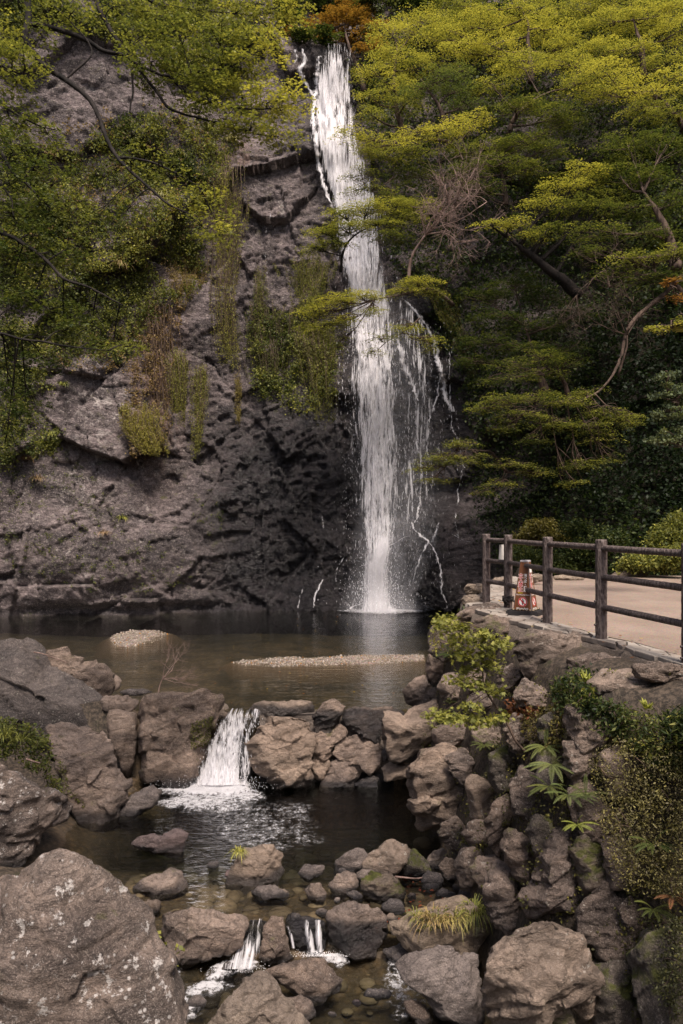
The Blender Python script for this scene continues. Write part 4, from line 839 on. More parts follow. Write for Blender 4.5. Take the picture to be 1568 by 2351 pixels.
K_('D', [(1030, 590), (1110, 560), (1190, 650), (1180, 760), (1080, 790), (1025, 710)], sub=5)
K_('D', [(1050, 800), (1140, 770), (1210, 880), (1150, 960), (1050, 920)], sub=4)
K_('D', [(1190, 640), (1290, 600), (1360, 700), (1330, 820), (1220, 820)], sub=4)
K_('C', [(1080, 40), (1180, 10), (1250, 90), (1230, 210), (1120, 220)], sub=5)
K_('C', [(1200, 240), (1290, 200), (1360, 300), (1330, 430), (1230, 420)], sub=5)
# upper ledge of the bank
def Lg(pts, tag_='D', **kw): return R_(tag_, pts, name='ledge_rock', parent=bank, **{**dict(sub=6, depth=.8, mat='bank_rock', sink=.0), **kw})
Lg([(775, 150), (795, 90), (870, 72), (1000, 78), (1110, 92), (1240, 122), (1258, 160), (1150, 190), (1060, 240), (1000, 305), (960, 352), (900, 315), (825, 295), (805, 235)], y0=9.05)
Lg([(1120, 310), (1200, 255), (1330, 250), (1500, 275), (1720, 320), (1740, 520), (1600, 520), (1470, 480), (1350, 425), (1250, 395), (1150, 360)], y0=7.35)
Lg([(1125, 345), (1150, 305), (1220, 295), (1265, 330), (1245, 390), (1170, 400)], y0=7.5, sub=5)
Lg([(1020, 200), (1130, 170), (1280, 190), (1320, 250), (1180, 290), (1060, 280)], y0=8.2, sub=5)
Lg([(1330, 230), (1450, 215), (1620, 240), (1700, 300), (1500, 320), (1350, 290)], y0=7.1, sub=5)
Lg([(560, 70), (600, 25), (680, -5), (780, 20), (850, 70), (820, 110), (720, 110), (620, 105)], y0=10.6, sub=5)
Lg([(310, 480), (330, 452), (420, 448), (425, 510), (330, 518)], 'E', y0=13.0, sub=5, mat='pale_rock')
Lg([(288, 545), (310, 515), (425, 510), (440, 555), (380, 585), (320, 588)], 'E', y0=12.85, sub=5, mat='pale_rock')
Lg([(250, 640), (330, 580), (470, 560), (570, 590), (600, 640), (480, 690), (330, 700)], 'E', y0=11.9, sub=5)
Lg([(465, 432), (490, 414), (545, 413), (560, 440), (500, 452)], 'E', y0=16.8, sub=4, mat='pale_rock')
# rocks on the far rim of the terrace
rim_l = [('E', [(665, 428), (690, 398), (740, 390), (775, 402), (775, 432), (700, 438)], 16.4, 'tan rock on the terrace rim just behind the brown sign cone'),
         ('E', [(815, 408), (880, 396), (960, 398), (1010, 412), (990, 428), (850, 430)], 17.6, 'low pale rock on the terrace rim behind the third fence post'),
         ('E', [(1000, 405), (1030, 383), (1070, 388), (1085, 408), (1040, 415)], 18.6, 'small grey rock on the terrace rim left of the fourth fence post'),
         ('E', [(1135, 408), (1180, 382), (1245, 366), (1330, 375), (1375, 402), (1300, 412), (1180, 414)], 18.8, 'long low grey rock on the terrace rim below the bushes')]
for tg, pts, y, lb in rim_l: R_(tg, pts, lb, y0=y, sub=4, mat='pale_rock', sink=.15, group='rocks on the rim of the terrace')

# ------------------------------------------------------------------ the terrace: aggregate paving, slate border, fence, sign cone
s = N('aggregate_paving'); P = s.pos(); v = s.voro(P, 95., out=1); n = s.noise(P, 1.1, 6, .6); f = s.noise(P, 160, 3, .6)
c = s.mix(s.step(n, .3, .7), (.205, .152, .122), (.25, .19, .157)); c = s.mix(s.step(s.noise(P, .7, 7, .7), .42, .62, 0, .55), c, s.mix(.5, c, (.10, .075, .062))); c = s.mix(s.step(s.noise(P, 5, 5, .7), .55, .68, 0, .3), c, (.09, .068, .05)); c = s.mix(.30, c, v, 'OVERLAY'); c = s.mix(s.step(f, .58, .7, 0, .5), c, (.48, .37, .29)); c = s.mix(s.step(f, .40, .3, 0, .6), c, (.12, .075, .055))
M['paving'] = s.done(s.bsdf(c, .85, s.bump(f, .5, .004), .3))
s = N('slate'); P = s.pos(); n = s.noise(P, 4, 8, .7); r = s.n('ObjectInfo').outputs['Random']
c = s.mix(s.step(n, .3, .7), (.13, .105, .09), (.30, .25, .215)); c = s.mix(s.step(r, 0, 1, 0, .8), c, s.mix(.5, c, (.36, .33, .30))); c = s.mix(s.step(s.noise(P, 60, 4), .6, .7, 0, .5), c, (.4, .36, .3))
M['slate'] = s.done(s.bsdf(c, .8, s.bump(n, .8, .012), .3))
ZP = 1.90
edge_pts = np.array([(3.75, 5.0), (3.35, 7.3), (3.17, 8.5), (3.0, 9.0), (2.84, 9.8), (2.66, 10.65), (2.55, 11.8), (2.72, 13.3), (3.05, 14.6), (3.6, 16.3), (4.1, 17.7), (4.9, 18.7), (6.2, 19.3), (7.6, 19.2), (9.2, 18.2), (11, 14), (12.5, 8), (13, 5)])
ep = curve(edge_pts, 120)[:, :2]; ep = ep[:, :2]
V = [(x, y, ZP) for x, y in ep] + [(x, y, ZP - .6) for x, y in ep]; n = len(ep)
F = [tuple(range(n))[::-1]] + [(i, (i + 1) % n, (i + 1) % n + n, i + n) for i in range(n)]
pl = obj('terrace', V, F, M['paving'], smooth=False); pl['kind'] = 'structure'
if pl.data.polygons[0].normal.z < 0: pl.data.flip_normals()
# slate border
def clip(poly, a, b, c):      # keep a x + b y <= c
    out = []
    for i in range(len(poly)):
        p, q = poly[i], poly[(i + 1) % len(poly)]; dp, dq = a * p[0] + b * p[1] - c, a * q[0] + b * q[1] - c
        if dp <= 0: out.append(p)
        if dp * dq < 0: t = dp / (dp - dq); out.append((p[0] + (q[0] - p[0]) * t, p[1] + (q[1] - p[1]) * t))
    return out
rng = np.random.default_rng(21); seeds = []
for y in np.arange(5.6, 18.4, .07):
    xe = np.interp(y, edge_pts[:11, 1], edge_pts[:11, 0]); wd = np.interp(y, [5, 7.5, 9, 10.2, 12.5, 13.5, 18], [.30, .26, .28, .42, .62, .70, .45])
    for _ in range(4):
        p = (xe - rng.uniform(-.02, wd), y + rng.uniform(0, .07))
        if all(math.hypot((p[0] - q[0]) * 1.5, (p[1] - q[1]) * .8) > .2 for q in seeds[-60:]): seeds.append(p)
nf = 0
for i, p in enumerate(seeds):
    poly = [(p[0] - .5, p[1] - .5), (p[0] + .5, p[1] - .5), (p[0] + .5, p[1] + .5), (p[0] - .5, p[1] + .5)]
    for q in seeds:
        if q is p: continue
        dx, dy = q[0] - p[0], q[1] - p[1]; dd = math.hypot(dx, dy)
        if dd > 1.2: continue
        poly = clip(poly, dx / dd, dy / dd, (dx * (p[0] + q[0]) / 2 + dy * (p[1] + q[1]) / 2) / dd - .009)
    poly = [(np.clip(a, p[0] - .34, p[0] + .34), np.clip(b, p[1] - .34, p[1] + .34)) for a, b in poly]
    poly = [(min(a, np.interp(b, edge_pts[:11, 1], edge_pts[:11, 0]) - .012 + .01 * math.sin(b * 23)), b) for a, b in poly]
    poly = [(max(a, np.interp(b, edge_pts[:11, 1], edge_pts[:11, 0]) - np.interp(b, [5, 7.5, 9, 10.2, 12.5, 13.5, 18], [.33, .29, .31, .45, .65, .72, .48]) + .02 * math.sin(b * 17 + a * 40)), b) for a, b in poly]
    if len(poly) < 3 or np.ptp([q[0] for q in poly]) < .04: continue
    th = .05; tz = rng.uniform(.0, .016); sx, sy = rng.normal(0, .012, 2); k = len(poly)
    top = [(a * .97 + p[0] * .03, b * .97 + p[1] * .03, ZP - .004 + tz + (a - p[0]) * sx + (b - p[1]) * sy - .05 * max(0, np.interp(b, edge_pts[:11, 1], edge_pts[:11, 0]) - a - .35)) for a, b in poly]
    mid = [(a, b, t[2] - .008) for (a, b), t in zip(poly, top)]; low = [(a, b, t[2] - th) for (a, b), t in zip(poly, top)]
    F = [tuple(range(k))] + [(i, i + k, (i + 1) % k + k, (i + 1) % k) for i in range(k)] + [(i + k, i + 2 * k, (i + 1) % k + 2 * k, (i + 1) % k + k) for i in range(k)]
    o = obj('flagstone', top + mid + low, F, M['slate'], pl, (p[0], p[1], ZP - .05), smooth=False); nf += 1
# bedding under the border
bx_ = []
for y in np.arange(5, 18.6, .15):
    xe = np.interp(y, edge_pts[:11, 1], edge_pts[:11, 0]); wd = np.interp(y, [5, 7.5, 9, 10.2, 12.5, 13.5, 18], [.36, .32, .34, .48, .68, .74, .5]); z0 = 1.885
    bx_ += [(xe - wd - .12, y, 1.2), (xe - wd, y, z0 - .05), (xe - .3, y, z0 - .015), (xe + .05, y, z0 - .015)]
nb = len(bx_) // 4; F = np.array([(i * 4 + j, i * 4 + 4 + j, i * 4 + 5 + j, i * 4 + 1 + j) for i in range(nb - 1) for j in range(3)])
obj('mortar_bed', np.array(bx_) - np.array(pl.location), F[:, ::-1], M['mortar'], pl, attrs={'wet': np.zeros(len(bx_))})

# fence of concrete logs
s = N('fence_bark'); P = s.pos(); T_ = s.n('TexCoord').outputs['Object']
n = s.noise(T_, 26, 6, .65, .4); v = s.voro(s.mapping(T_, (1, 1, .32)), 46.)
c = s.mix(s.step(n, .3, .7), (.042, .030, .028), (.105, .078, .072)); c = s.mix(s.step(v, .45, .75, 0, .6), c, (.17, .135, .125))
M['fencewood'] = s.done(s.bsdf(c, .75, s.bump(s.math('ADD', n, v), .8, .012), .35))
M['steel_bolt'] = plain('bolt_steel', (.09, .075, .075), .5, .5, .6)
fence = empty('fence', (2.65, 10.2, ZP)); tag(fence, 'brown log style fence with three rails along the edge of the terrace', 'fence')
PX = [(2.305, 12.69), (2.50, 11.95), (2.65, 10.24), (2.87, 8.80), (3.17, 7.27), (3.50, 5.75)]
rng = np.random.default_rng(31)
def log(name, a, b, r, parent, seed, n=20, m=44, amp=.05, dome=.5):
    a, b = np.array(a, float), np.array(b, float); L = np.linalg.norm(b - a); t = np.linspace(0, 1, m); d = (b - a) / L
    A = np.cross(d, [0, 1, 0] if abs(d[1]) < .8 else [1, 0, 0]); A /= np.linalg.norm(A); B = np.cross(d, A); th = np.arange(n) * 2 * math.pi / n
    Q = np.stack([np.cos(th)[None] * r + 0 * t[:, None], np.sin(th)[None] * r + 0 * t[:, None], (t * L)[:, None] + 0 * th[None]], -1).reshape(-1, 3)
    rr = r * (1 + amp * fbm(Q * [1, 1, .3] + seed, 34, 3, seed, .6, True) + amp * .6 * fbm(Q + seed, 8, 2, seed)).reshape(m, n)
    rr[0] *= .93; rr[-1] *= .93
    V = a[None, None] + d[None, None] * (t * L)[:, None, None] + (A[None, None] * np.cos(th)[None, :, None] + B[None, None] * np.sin(th)[None, :, None]) * rr[..., None]
    i = np.arange(m - 1)[:, None] * n; j = np.arange(n)[None]; j2 = (j + 1) % n; F = [tuple(x) for x in np.stack([i + j, i + j2, i + n + j2, i + n + j], -1).reshape(-1, 4)]
    F += [tuple(range(n))[::-1], tuple((m - 1) * n + k for k in range(n))]
    return obj(name, V.reshape(-1, 3), F, M['fencewood'], parent, tuple(a))
posts = []
for k, (x, y) in enumerate(PX):
    p = log('post', (x, y, ZP - .12), (x, y, ZP + 1.10), .062, fence, k, 24, 60, .07); posts.append(p)
    for hz in (.16, .42 if k % 2 else .055):
        bv, bf = tube([(-.062, -.02, hz + .12), (-.085, -.022, hz + .12)], [.012, .011], 8); bo = bpy.data.objects.new('bolt', mesh('bolt', bv, bf, M['steel_bolt'])); link(bo, p)
for k in range(len(PX) - 1):
    (x0, y0), (x1, y1) = PX[k], PX[k + 1]; dx, dy = x1 - x0, y1 - y0; L = math.hypot(dx, dy); dx /= L; dy /= L
    for h in (1.008, .680, .349):
        j = rng.normal(0, .004)
        log('rail', (x0 + dx * .045, y0 + dy * .045, ZP + h + j), (x1 - dx * .05, y1 - dy * .05, ZP + h + j), .034, fence, 50 + k * 3 + int(h * 3), 16, 50, .09)
# pale board fixed behind the fence between the first two posts
M['board'] = plain('pale_board', (.50, .47, .44), .6, .3, 0., .06)
bd = empty('notice_board', (2.42, 12.35, ZP + .62)); tag(bd, 'narrow pale blank board hung on the back of the fence beside the second post', 'board')
def quadprism(q, y0, y1):
    V = [(x, y0, z) for x, z in q] + [(x, y1, z) for x, z in q]; n = len(q)
    return V, [tuple(range(n))[::-1], tuple(range(n, 2 * n))] + [(i, (i + 1) % n, (i + 1) % n + n, i + n) for i in range(n)]
b_u = U('E', [(515, 226), (552, 224), (556, 322), (510, 322)]); yb = 12.25
q = [((u - CX) / FU * yb - 2.42, CAMZ - (v - HV) / FU * yb - ZP - .62) for u, v in b_u]; V, F = quadprism(q, -.11, -.085)
o = bpy.data.objects.new('panel', mesh('panel', V, F, M['board'], smooth=False)); link(o, bd)
V, F = tube([(.13, -.06, -.2), (.13, -.06, .45)], [.012, .012], 8); o = bpy.data.objects.new('batten', mesh('batten', V, F, M['fencewood'])); link(o, bd)

# sign cone
M['cone'] = (lambda s: s.done(s.bsdf(s.mix(s.step(s.noise(s.mapping(s.n('TexCoord').outputs['Object'], (9, 9, .6)), 4, 5), .35, .65), (.125, .046, .020), (.185, .070, .026)), .45, None, .4)))(N('cone_brown'))
M['cone_edge'] = plain('cone_edge', (.10, .085, .09), .5, .4); M['rubber'] = plain('black_rubber', (.022, .020, .021), .7, .3, 0., .2, 60, .002)
M['print_red'] = plain('print_red', (.52, .012, .018), .5); M['print_white'] = plain('print_white', (.80, .76, .74), .5); M['print_black'] = plain('print_black', (.012, .012, .016), .5); M['print_yellow'] = plain('print_yellow', (.70, .52, .02), .5)
M['cap'] = plain('cone_cap', (.36, .33, .34), .4)
cx_, cy_ = 2.575, 11.15; cone = empty('sign_cone', (cx_, cy_, ZP)); cone.rotation_euler = (0, 0, math.radians(-31)); tag(cone, 'brown pyramid sign cone with red warning characters and a no entry symbol', 'sign cone')
def part(name, V, F, mat, parent=cone, smooth=False):
    return link(bpy.data.objects.new(name, mesh(name, V, F, mat, smooth=smooth)), parent)
HB, HT, ZB, ZT = .135, .058, .065, .745
b = bmesh.new(); r = bmesh.ops.create_cube(b, size=1); 
for v in b.verts: v.co = Vector((v.co.x * .46, v.co.y * .46, .03 + v.co.z * .06))
bmesh.ops.bevel(b, geom=[e for e in b.edges if abs(e.verts[0].co.z - e.verts[1].co.z) > .01], offset=.07, segments=2, affect='EDGES')
bmesh.ops.bevel(b, geom=[e for e in b.edges if e.verts[0].co.z > .05 and e.verts[1].co.z > .05], offset=.012, segments=2, affect='EDGES')
me = bpy.data.meshes.new('base'); b.to_mesh(me); b.free(); me.materials.append(M['rubber']); link(bpy.data.objects.new('base', me), cone)
def ring(hw, z, ch): return [(-hw + ch, -hw, z), (hw - ch, -hw, z), (hw, -hw + ch, z), (hw, hw - ch, z), (hw - ch, hw, z), (-hw + ch, hw, z), (-hw, hw - ch, z), (-hw, -hw + ch, z)]
V = ring(HB, ZB, .012) + ring(HT, ZT, .008); F = [(i, (i + 1) % 8, (i + 1) % 8 + 8, i + 8) for i in range(8)] + [tuple(range(8, 16))]
bo = part('body', V, F, M['cone']); bo.data.materials.append(M['cone_edge'])
for p_ in bo.data.polygons:
    if p_.index in (1, 3, 5, 7): p_.material_index = 1
V = ring(HT + .003, ZT - .012, .008) + ring(HT + .003, ZT + .006, .01) + ring(HT - .006, ZT + .013, .01); F = [(i, (i + 1) % 8, (i + 1) % 8 + 8, i + 8) for i in range(8)] + [(i + 8, (i + 1) % 8 + 8, (i + 1) % 8 + 16, i + 16) for i in range(8)] + [tuple(range(16, 24))]
part('cap', V, F, M['cap'])
sl_ = math.atan2(HB - HT, ZT - ZB)
def face_mat(side):     # local sheet axes on the sloping side: x across, y up the slope, z outwards
    m = Matrix.Rotation(math.radians(90) * side, 4, 'Z') @ Matrix.Translation((0, -HB, ZB)) @ Matrix.Rotation(math.radians(90) - sl_, 4, 'X')
    return m
def stick(me, name, side, x, y, lift, mat, sc=1.):
    o = bpy.data.objects.new(name, me); me.materials.clear(); me.materials.append(mat); link(o, cone)
    o.matrix_local = face_mat(side) @ Matrix.Translation((x, y, lift)) @ Matrix.Scale(sc, 4); return o
def text_me(body, size, off=0., align='CENTER'):
    cu = bpy.data.curves.new('lettering', 'FONT'); cu.body = body; cu.size = size; cu.align_x = align; cu.align_y = 'CENTER'; cu.offset = off; cu.resolution_u = 3
    o = bpy.data.objects.new('lettering', cu); COL.objects.link(o); bpy.context.view_layer.update()
    me = bpy.data.meshes.new_from_object(o.evaluated_get(bpy.context.evaluated_depsgraph_get())); bpy.data.objects.remove(o); return me
def disc_me(r0, r1, n=40):
    th = [2 * math.pi * i / n for i in range(n)]
    if r0 == 0: return mesh('disc', [(math.cos(t) * r1, math.sin(t) * r1, 0) for t in th], [tuple(range(n))], None, False)
    return mesh('ring', [(math.cos(t) * r, math.sin(t) * r, 0) for r in (r0, r1) for t in th], [(i, i + n, (i + 1) % n + n, (i + 1) % n) for i in range(n)], None, False)
def rects_me(rs): 
    V, F = [], []
    for q in rs: F.append(tuple(range(len(V), len(V) + len(q)))); V += [(a, b_, 0) for a, b_ in q]
    return mesh('figure', V, F, None, False)
for side in (0, 1):
    for k, ch in enumerate('立入禁止'):
        y = .475 - k * .063
        stick(text_me(ch, .070, .0045), 'lettering', side, -.038, y, .0010, M['print_white']); stick(text_me(ch, .070, .0008), 'lettering', side, -.038, y, .0020, M['print_red'])
    for k, ch in enumerate('滝つぼ・護岸'): stick(text_me(ch, .044, .0012), 'lettering', side, .028, .485 - k * .042, .0012, M['print_white'])
    stick(text_me('Please', .026, .0005), 'lettering', side, -.035, .243, .0012, M['print_yellow']); stick(text_me('The Waterfall Basin', .0235, .0004), 'lettering', side, 0, .216, .0012, M['print_white'])
    stick(disc_me(0, .066), 'symbol_disc', side, 0, .118, .0008, M['print_white']); stick(disc_me(.050, .064), 'symbol_ring', side, 0, .118, .0024, M['print_red'])
    hd = [(math.cos(t) * .0085, .034 + math.sin(t) * .0085) for t in [2 * math.pi * i / 14 for i in range(14)]]
    stick(rects_me([hd, [(-.018, .022), (-.018, -.006), (-.013, -.006), (-.012, .012), (-.010, -.008), (-.009, -.042), (-.002, -.042), (0, -.01), (.002, -.042), (.009, -.042), (.010, -.008), (.012, .012), (.013, -.006), (.018, -.006), (.018, .022)]]), 'symbol_figure', side, 0, .118, .0018, M['print_black'])
    a = .0055; q = .054 * .7071; stick(rects_me([[(-q - a, q - a), (q - a, -q - a), (q + a, -q + a), (-q + a, q + a)]]), 'symbol_slash', side, 0, .118, .0032, M['print_red'])
    stick(text_me('Minoh-Park', .036, .0006), 'lettering', side, 0, .026, .0012, M['print_white'])
# retroreflective strip near the top of the right side
me = rects_me([[(-.045, -.06), (.045, -.06), (.040, .06), (-.040, .06)]]); stick(me, 'strip', 1, 0, .585, .0010, M['print_white'])
# rope lashing cone to the second post
rp = empty('rope', (PX[1][0], PX[1][1], ZP + .08)); tag(rp, 'dark frayed rope knotted round the foot of the second fence post', 'rope')
pts = [(math.cos(t) * .078, math.sin(t) * .078, .02 + .004 * t + .012 * math.sin(3 * t)) for t in np.linspace(0, 6 * math.pi, 60)]
V, F = tube(pts, [.011] * 60, 8, .1, 3); M['rope'] = plain('dark_rope', (.035, .030, .028), .9, .2, 0., .4, 90, .004); M['rope2'] = plain('pale_rope', (.42, .33, .22), .9, .2, 0., .3)
link(bpy.data.objects.new('coil', mesh('coil', V, F, M['rope'])), rp)
pts = curve([(-.03, -.085, .03), (.03, -.11, .05), (.05, -.3, .03), (.02, -.5, .02), (.09, -.62, .0)], 40); V, F = tube(pts, [.013] * 40, 8, .15, 5); link(bpy.data.objects.new('strand', mesh('strand', V, F, M['rope'])), rp)
pts = [(-.05 + .03 * math.cos(t * 2.1), -.09 + .03 * math.sin(t * 1.3), .02 + .04 * math.sin(t * 1.7)) for t in np.linspace(0, 9, 50)]; V, F = tube(pts, [.012] * 50, 8, .1, 6); link(bpy.data.objects.new('knot', mesh('knot', V, F, M['rope'])), rp)
cr = empty('cord', (cx_, cy_, ZP + .07)); cr.rotation_euler = cone.rotation_euler; tag(cr, 'pale twisted cord lying round the foot of the sign cone', 'cord')
pts = [(a * .155, b_ * .155, .006 + .006 * math.sin(i * 1.9)) for i, (a, b_) in enumerate([(-1 + 2 * t, -1) for t in np.linspace(0, 1, 14)] + [(1, -1 + 2 * t) for t in np.linspace(0.05, 1, 14)])]
for i in range(0, len(pts) - 1): V, F = tube([pts[i], pts[i + 1]], [.008, .007], 6); link(bpy.data.objects.new('twist', mesh('twist', V, F, M['rope2'] if i % 2 else M['rope'])), cr)

# ------------------------------------------------------------------ foliage makers
TONES = np.array([(.013, .023, .009), (.040, .060, .018), (.104, .118, .034), (.245, .245, .060), (.45, .405, .088)])
def tone_col(t, rng, n, spread=.45, hue=None):
    t = np.clip(t + rng.normal(0, spread, n), 0, 4); i = np.minimum(t.astype(int), 3); f = (t - i)[:, None]
    c = TONES[i] * (1 - f) + TONES[i + 1] * f
    if hue is not None: c = c * (1 - hue[3]) + np.array(hue[:3]) * hue[3] * rng.uniform(.6, 1.4, (n, 1))
    return c * rng.uniform(.86, 1.14, (n, 1))
def leaves(P, rng, L, W=.55, up=.7, droop=.0, kind='kite', dirs=None):
    """one folded blade (kite) or a three-lobed leaf (star) at every point"""
    n = len(P); L = L * rng.uniform(.65, 1.25, n)
    nr = rng.normal(size=(n, 3)) * (1 - up); nr[:, 2] += up; nr /= np.linalg.norm(nr, axis=1)[:, None]
    a = rng.normal(size=(n, 3)) if dirs is None else dirs + rng.normal(0, .35, (n, 3)); a[:, 2] -= droop
    a -= nr * (a * nr).sum(1)[:, None]; a /= np.linalg.norm(a, axis=1)[:, None] + 1e-9; b = np.cross(nr, a)
    def blade(a_, b_, l, w):
        return np.stack([P, P + a_ * (l * .45)[:, None] + b_ * (l * w)[:, None] - nr * (l * .06)[:, None], P + a_ * l[:, None] - nr * (l * .12)[:, None], P + a_ * (l * .45)[:, None] - b_ * (l * w)[:, None] - nr * (l * .06)[:, None]], 1)
    if kind == 'kite': V = blade(a, b, L, W * .5); k = 1
    else:
        bl = [blade(a, b, L, .17)]
        for s_, q in ((.72, .85), (-.72, .85), (1.35, .6), (-1.35, .6)):
            c, s2 = math.cos(s_), math.sin(s_); bl.append(blade(a * c + b * s2, b * c - a * s2, L * q, .17))
        if kind == 'tri': bl = bl[:3]
        V = np.concatenate(bl, 1); k = len(bl)
    F = np.arange(n * 4 * k).reshape(-1, 4); return V.reshape(-1, 3), F, 4 * k
def tone_n(c, k): return np.repeat(c, k, 0)
def pad_pts(rng, c, rx, ry, rz, nclump, per, cr, lay=.22):
    """a maple bough: flat sprays stacked in layers inside a low dome"""
    r = np.sqrt(rng.random(nclump)); th = rng.random(nclump) * 2 * math.pi
    x, y = r * np.cos(th), r * np.sin(th); zt = np.sqrt(np.maximum(0, 1 - r * r)); z = zt * (1 - 1.5 * rng.random(nclump) ** 1.6) - .25 * r * r
    C = np.stack([x * rx, y * ry, z * rz], 1); C[:, 2] = np.round(C[:, 2] / lay) * lay + rng.normal(0, lay * .16, nclump)
    q = np.sqrt(rng.random((nclump, per))) * cr * rng.uniform(.6, 1.25, (nclump, 1)); t2 = rng.random((nclump, per)) * 2 * math.pi
    el = rng.uniform(.55, 1, (nclump, 1)); ang = th[:, None] + rng.normal(0, .4, (nclump, 1))
    ox, oy = q * np.cos(t2), q * np.sin(t2) * el; X_ = ox * np.cos(ang) - oy * np.sin(ang); Y_ = ox * np.sin(ang) + oy * np.cos(ang)
    tl = rng.normal(0, .12, (nclump, 2)); Z_ = -.30 * q * q / cr + X_ * tl[:, :1] + Y_ * tl[:, 1:] + rng.normal(0, .018, (nclump, per))
    return (np.asarray(c) + C)[:, None, :] + np.stack([X_, Y_, Z_], -1), C + np.asarray(c)
def tree(name, label, cat_, base, trunk, r0, pads, leaf=.056, group=None, bark='bark', seed=1, cr=.34, dens=1., hue=None, limb=True, kind='kite', per=48, spread=.30, pad_depth=.8, up=.84, offs=.0, hits=far_hit, bare=0):
    """trunk: (u, v, y) points; pads: (u, v, ru, rv, tone[, y])"""
    rng = np.random.default_rng(seed); t = empty(name, base); tag(t, label, cat_, group); b0 = np.array(base)
    tp = np.array([at(*p) for p in trunk]); tc = curve(tp, max(10, len(tp) * 6)); wob = fbm(tc, 1.1, 3, seed) * .12 * r0 / .12
    tc[1:, 0] += wob[1:]; parts = [tube(tc - b0, np.linspace(r0, r0 * .10, len(tc)), 8, .06, seed)]
    LV, LF, LC, nv = [], [], [], 0
    for pd in pads:
        u, v, ru, rv, tn = pd[:5]
        y = pd[5] if len(pd) > 5 else trunk[-1][2]
        y = min(y, float(hits(u, v)) - .15 * ru * y / FU); s_ = y / FU
        c = np.array(at(u, v, y)); rx, rz = ru * s_, rv * s_; ry = rx * pad_depth
        ncl = max(4, int(dens * 6.5 * rx * ry / (cr * cr) * (1 + .8 * rz / max(rx, .1))))
        Pn, cl = pad_pts(rng, c, rx, ry, rz, ncl, per, cr, max(.12, min(.26, rz * .6)))
        Pf = Pn.reshape(-1, 3); V, F, k = leaves(Pf, rng, leaf, .6, up, .1, kind)
        tn_cl = rng.normal(0, .35, ncl); cc = tone_col(tn + np.repeat(tn_cl, per), rng, len(Pf), spread, hue)
        LV.append(V - b0); LF.append(F + nv); nv += len(V); LC.append(tone_n(cc, k))
        if limb:
            k0 = np.argmin(np.linalg.norm(tc - c, axis=1) + np.maximum(0, tc[:, 2] - c[2]) * .8); k0 = min(k0, len(tc) - 2); a = tc[k0]; m = (a + c) / 2 + np.array([0, 0, -.12 * np.linalg.norm(c - a) * .5]) + rng.normal(0, .08, 3)
            ll = curve([a, m, c], 12); ll += rng.normal(0, .015, ll.shape) * np.linspace(0, 1, 12)[:, None]
            rr = max(.012, r0 * .42 * (1 - k0 / len(tc) * .5)); parts.append(tube(ll - b0, np.linspace(rr, .010, 12), 6))
            for j in rng.choice(ncl, min(ncl, 9 + bare), replace=False):
                st = ll[rng.integers(5, 12)]; e = cl[j]; mm = (st + e) / 2 + rng.normal(0, .05, 3); parts.append(tube(curve([st, mm, e], 6) - b0, np.linspace(.010, .004, 6), 4))
    V, F = cat(parts); o = bpy.data.objects.new('trunk', mesh('trunk', V, F, M[bark])); link(o, t)
    o = bpy.data.objects.new('crown', mesh('crown', np.concatenate(LV), np.concatenate(LF), M['leaf'], smooth=False, tint=np.concatenate(LC))); link(o, t)
    return t
def scatter(name, pts, rng, leaf, tone, mat='leaf', spread=.6, hue=None, up=.4, W=.6, kind='kite', parent=None, origin=None, droop=.3, **tg):
    V, F, k = leaves(np.asarray(pts), rng, leaf, W, up, droop, kind); c = tone_col(np.full(len(pts), tone) if np.isscalar(tone) else np.asarray(tone), rng, len(pts), spread, hue)
    if origin is None: o = obj(name, V, F, M[mat], parent, smooth=False, tint=tone_n(c, k))
    else: o = bpy.data.objects.new(name, mesh(name, V - np.asarray(origin), F, M[mat], smooth=False, tint=tone_n(c, k))); link(o, parent)
    return tag(o, **tg)
def clumps(cent, rng, per, cr):
    cent = np.asarray(cent); n = len(cent); q = rng.normal(0, 1, (n, per, 3)); q /= np.linalg.norm(q, axis=2)[..., None]; q *= (rng.random((n, per, 1)) ** .4) * np.asarray(cr).reshape(-1, 1, 1)
    return (cent[:, None] + q).reshape(-1, 3)
def poly_pts(poly, n, rng, off=.15, hits=far_hit, jit=.1):
    p = np.array(poly); lo, hi = p.min(0), p.max(0); u = rng.uniform(lo[0], hi[0], n * 4); v = rng.uniform(lo[1], hi[1], n * 4); k = in_poly(u, v, poly); u, v = u[k][:n], v[k][:n]
    y = hits(u, v) - off * rng.uniform(0, 1, len(u)); P = np.stack([(u - CX) / FU * y, y, CAMZ - (v - HV) / FU * y], 1)
    return P + rng.normal(0, jit, P.shape), u, v
def grass(rng, n, L, spread, droop, w=.008, lean=(0, 0)):
    """arching blades from one root; returns V, F (quads)"""
    a = rng.random(n) * 2 * math.pi; r = np.sqrt(rng.random(n)) * spread; base = np.stack([r * np.cos(a), r * np.sin(a), 0 * r], 1)
    d = np.stack([np.cos(a) + rng.normal(0, .5, n) + lean[0], np.sin(a) + rng.normal(0, .5, n) + lean[1], 0 * a], 1); d /= np.linalg.norm(d, axis=1)[:, None] + 1e-9
    l = L * rng.uniform(.5, 1.2, n); out = rng.uniform(.2, .75, n); sd = np.stack([-d[:, 1], d[:, 0], 0 * a], 1); V = []
    for i, t in enumerate((0, .4, .75, 1.)):
        c = base + d * (l * out * t)[:, None]; c[:, 2] += l * (t * (1.05 - out * .5) - droop * t * t * (.5 + out)); ww = w * (1, .9, .6, .08)[i]
        V += [c - sd * ww, c + sd * ww]
    V = np.stack(V, 1); F = np.array([(0, 1, 3, 2), (2, 3, 5, 4), (4, 5, 7, 6)])[None] + (np.arange(n) * 8)[:, None, None]
    return V.reshape(-1, 3), F.reshape(-1, 4), 8
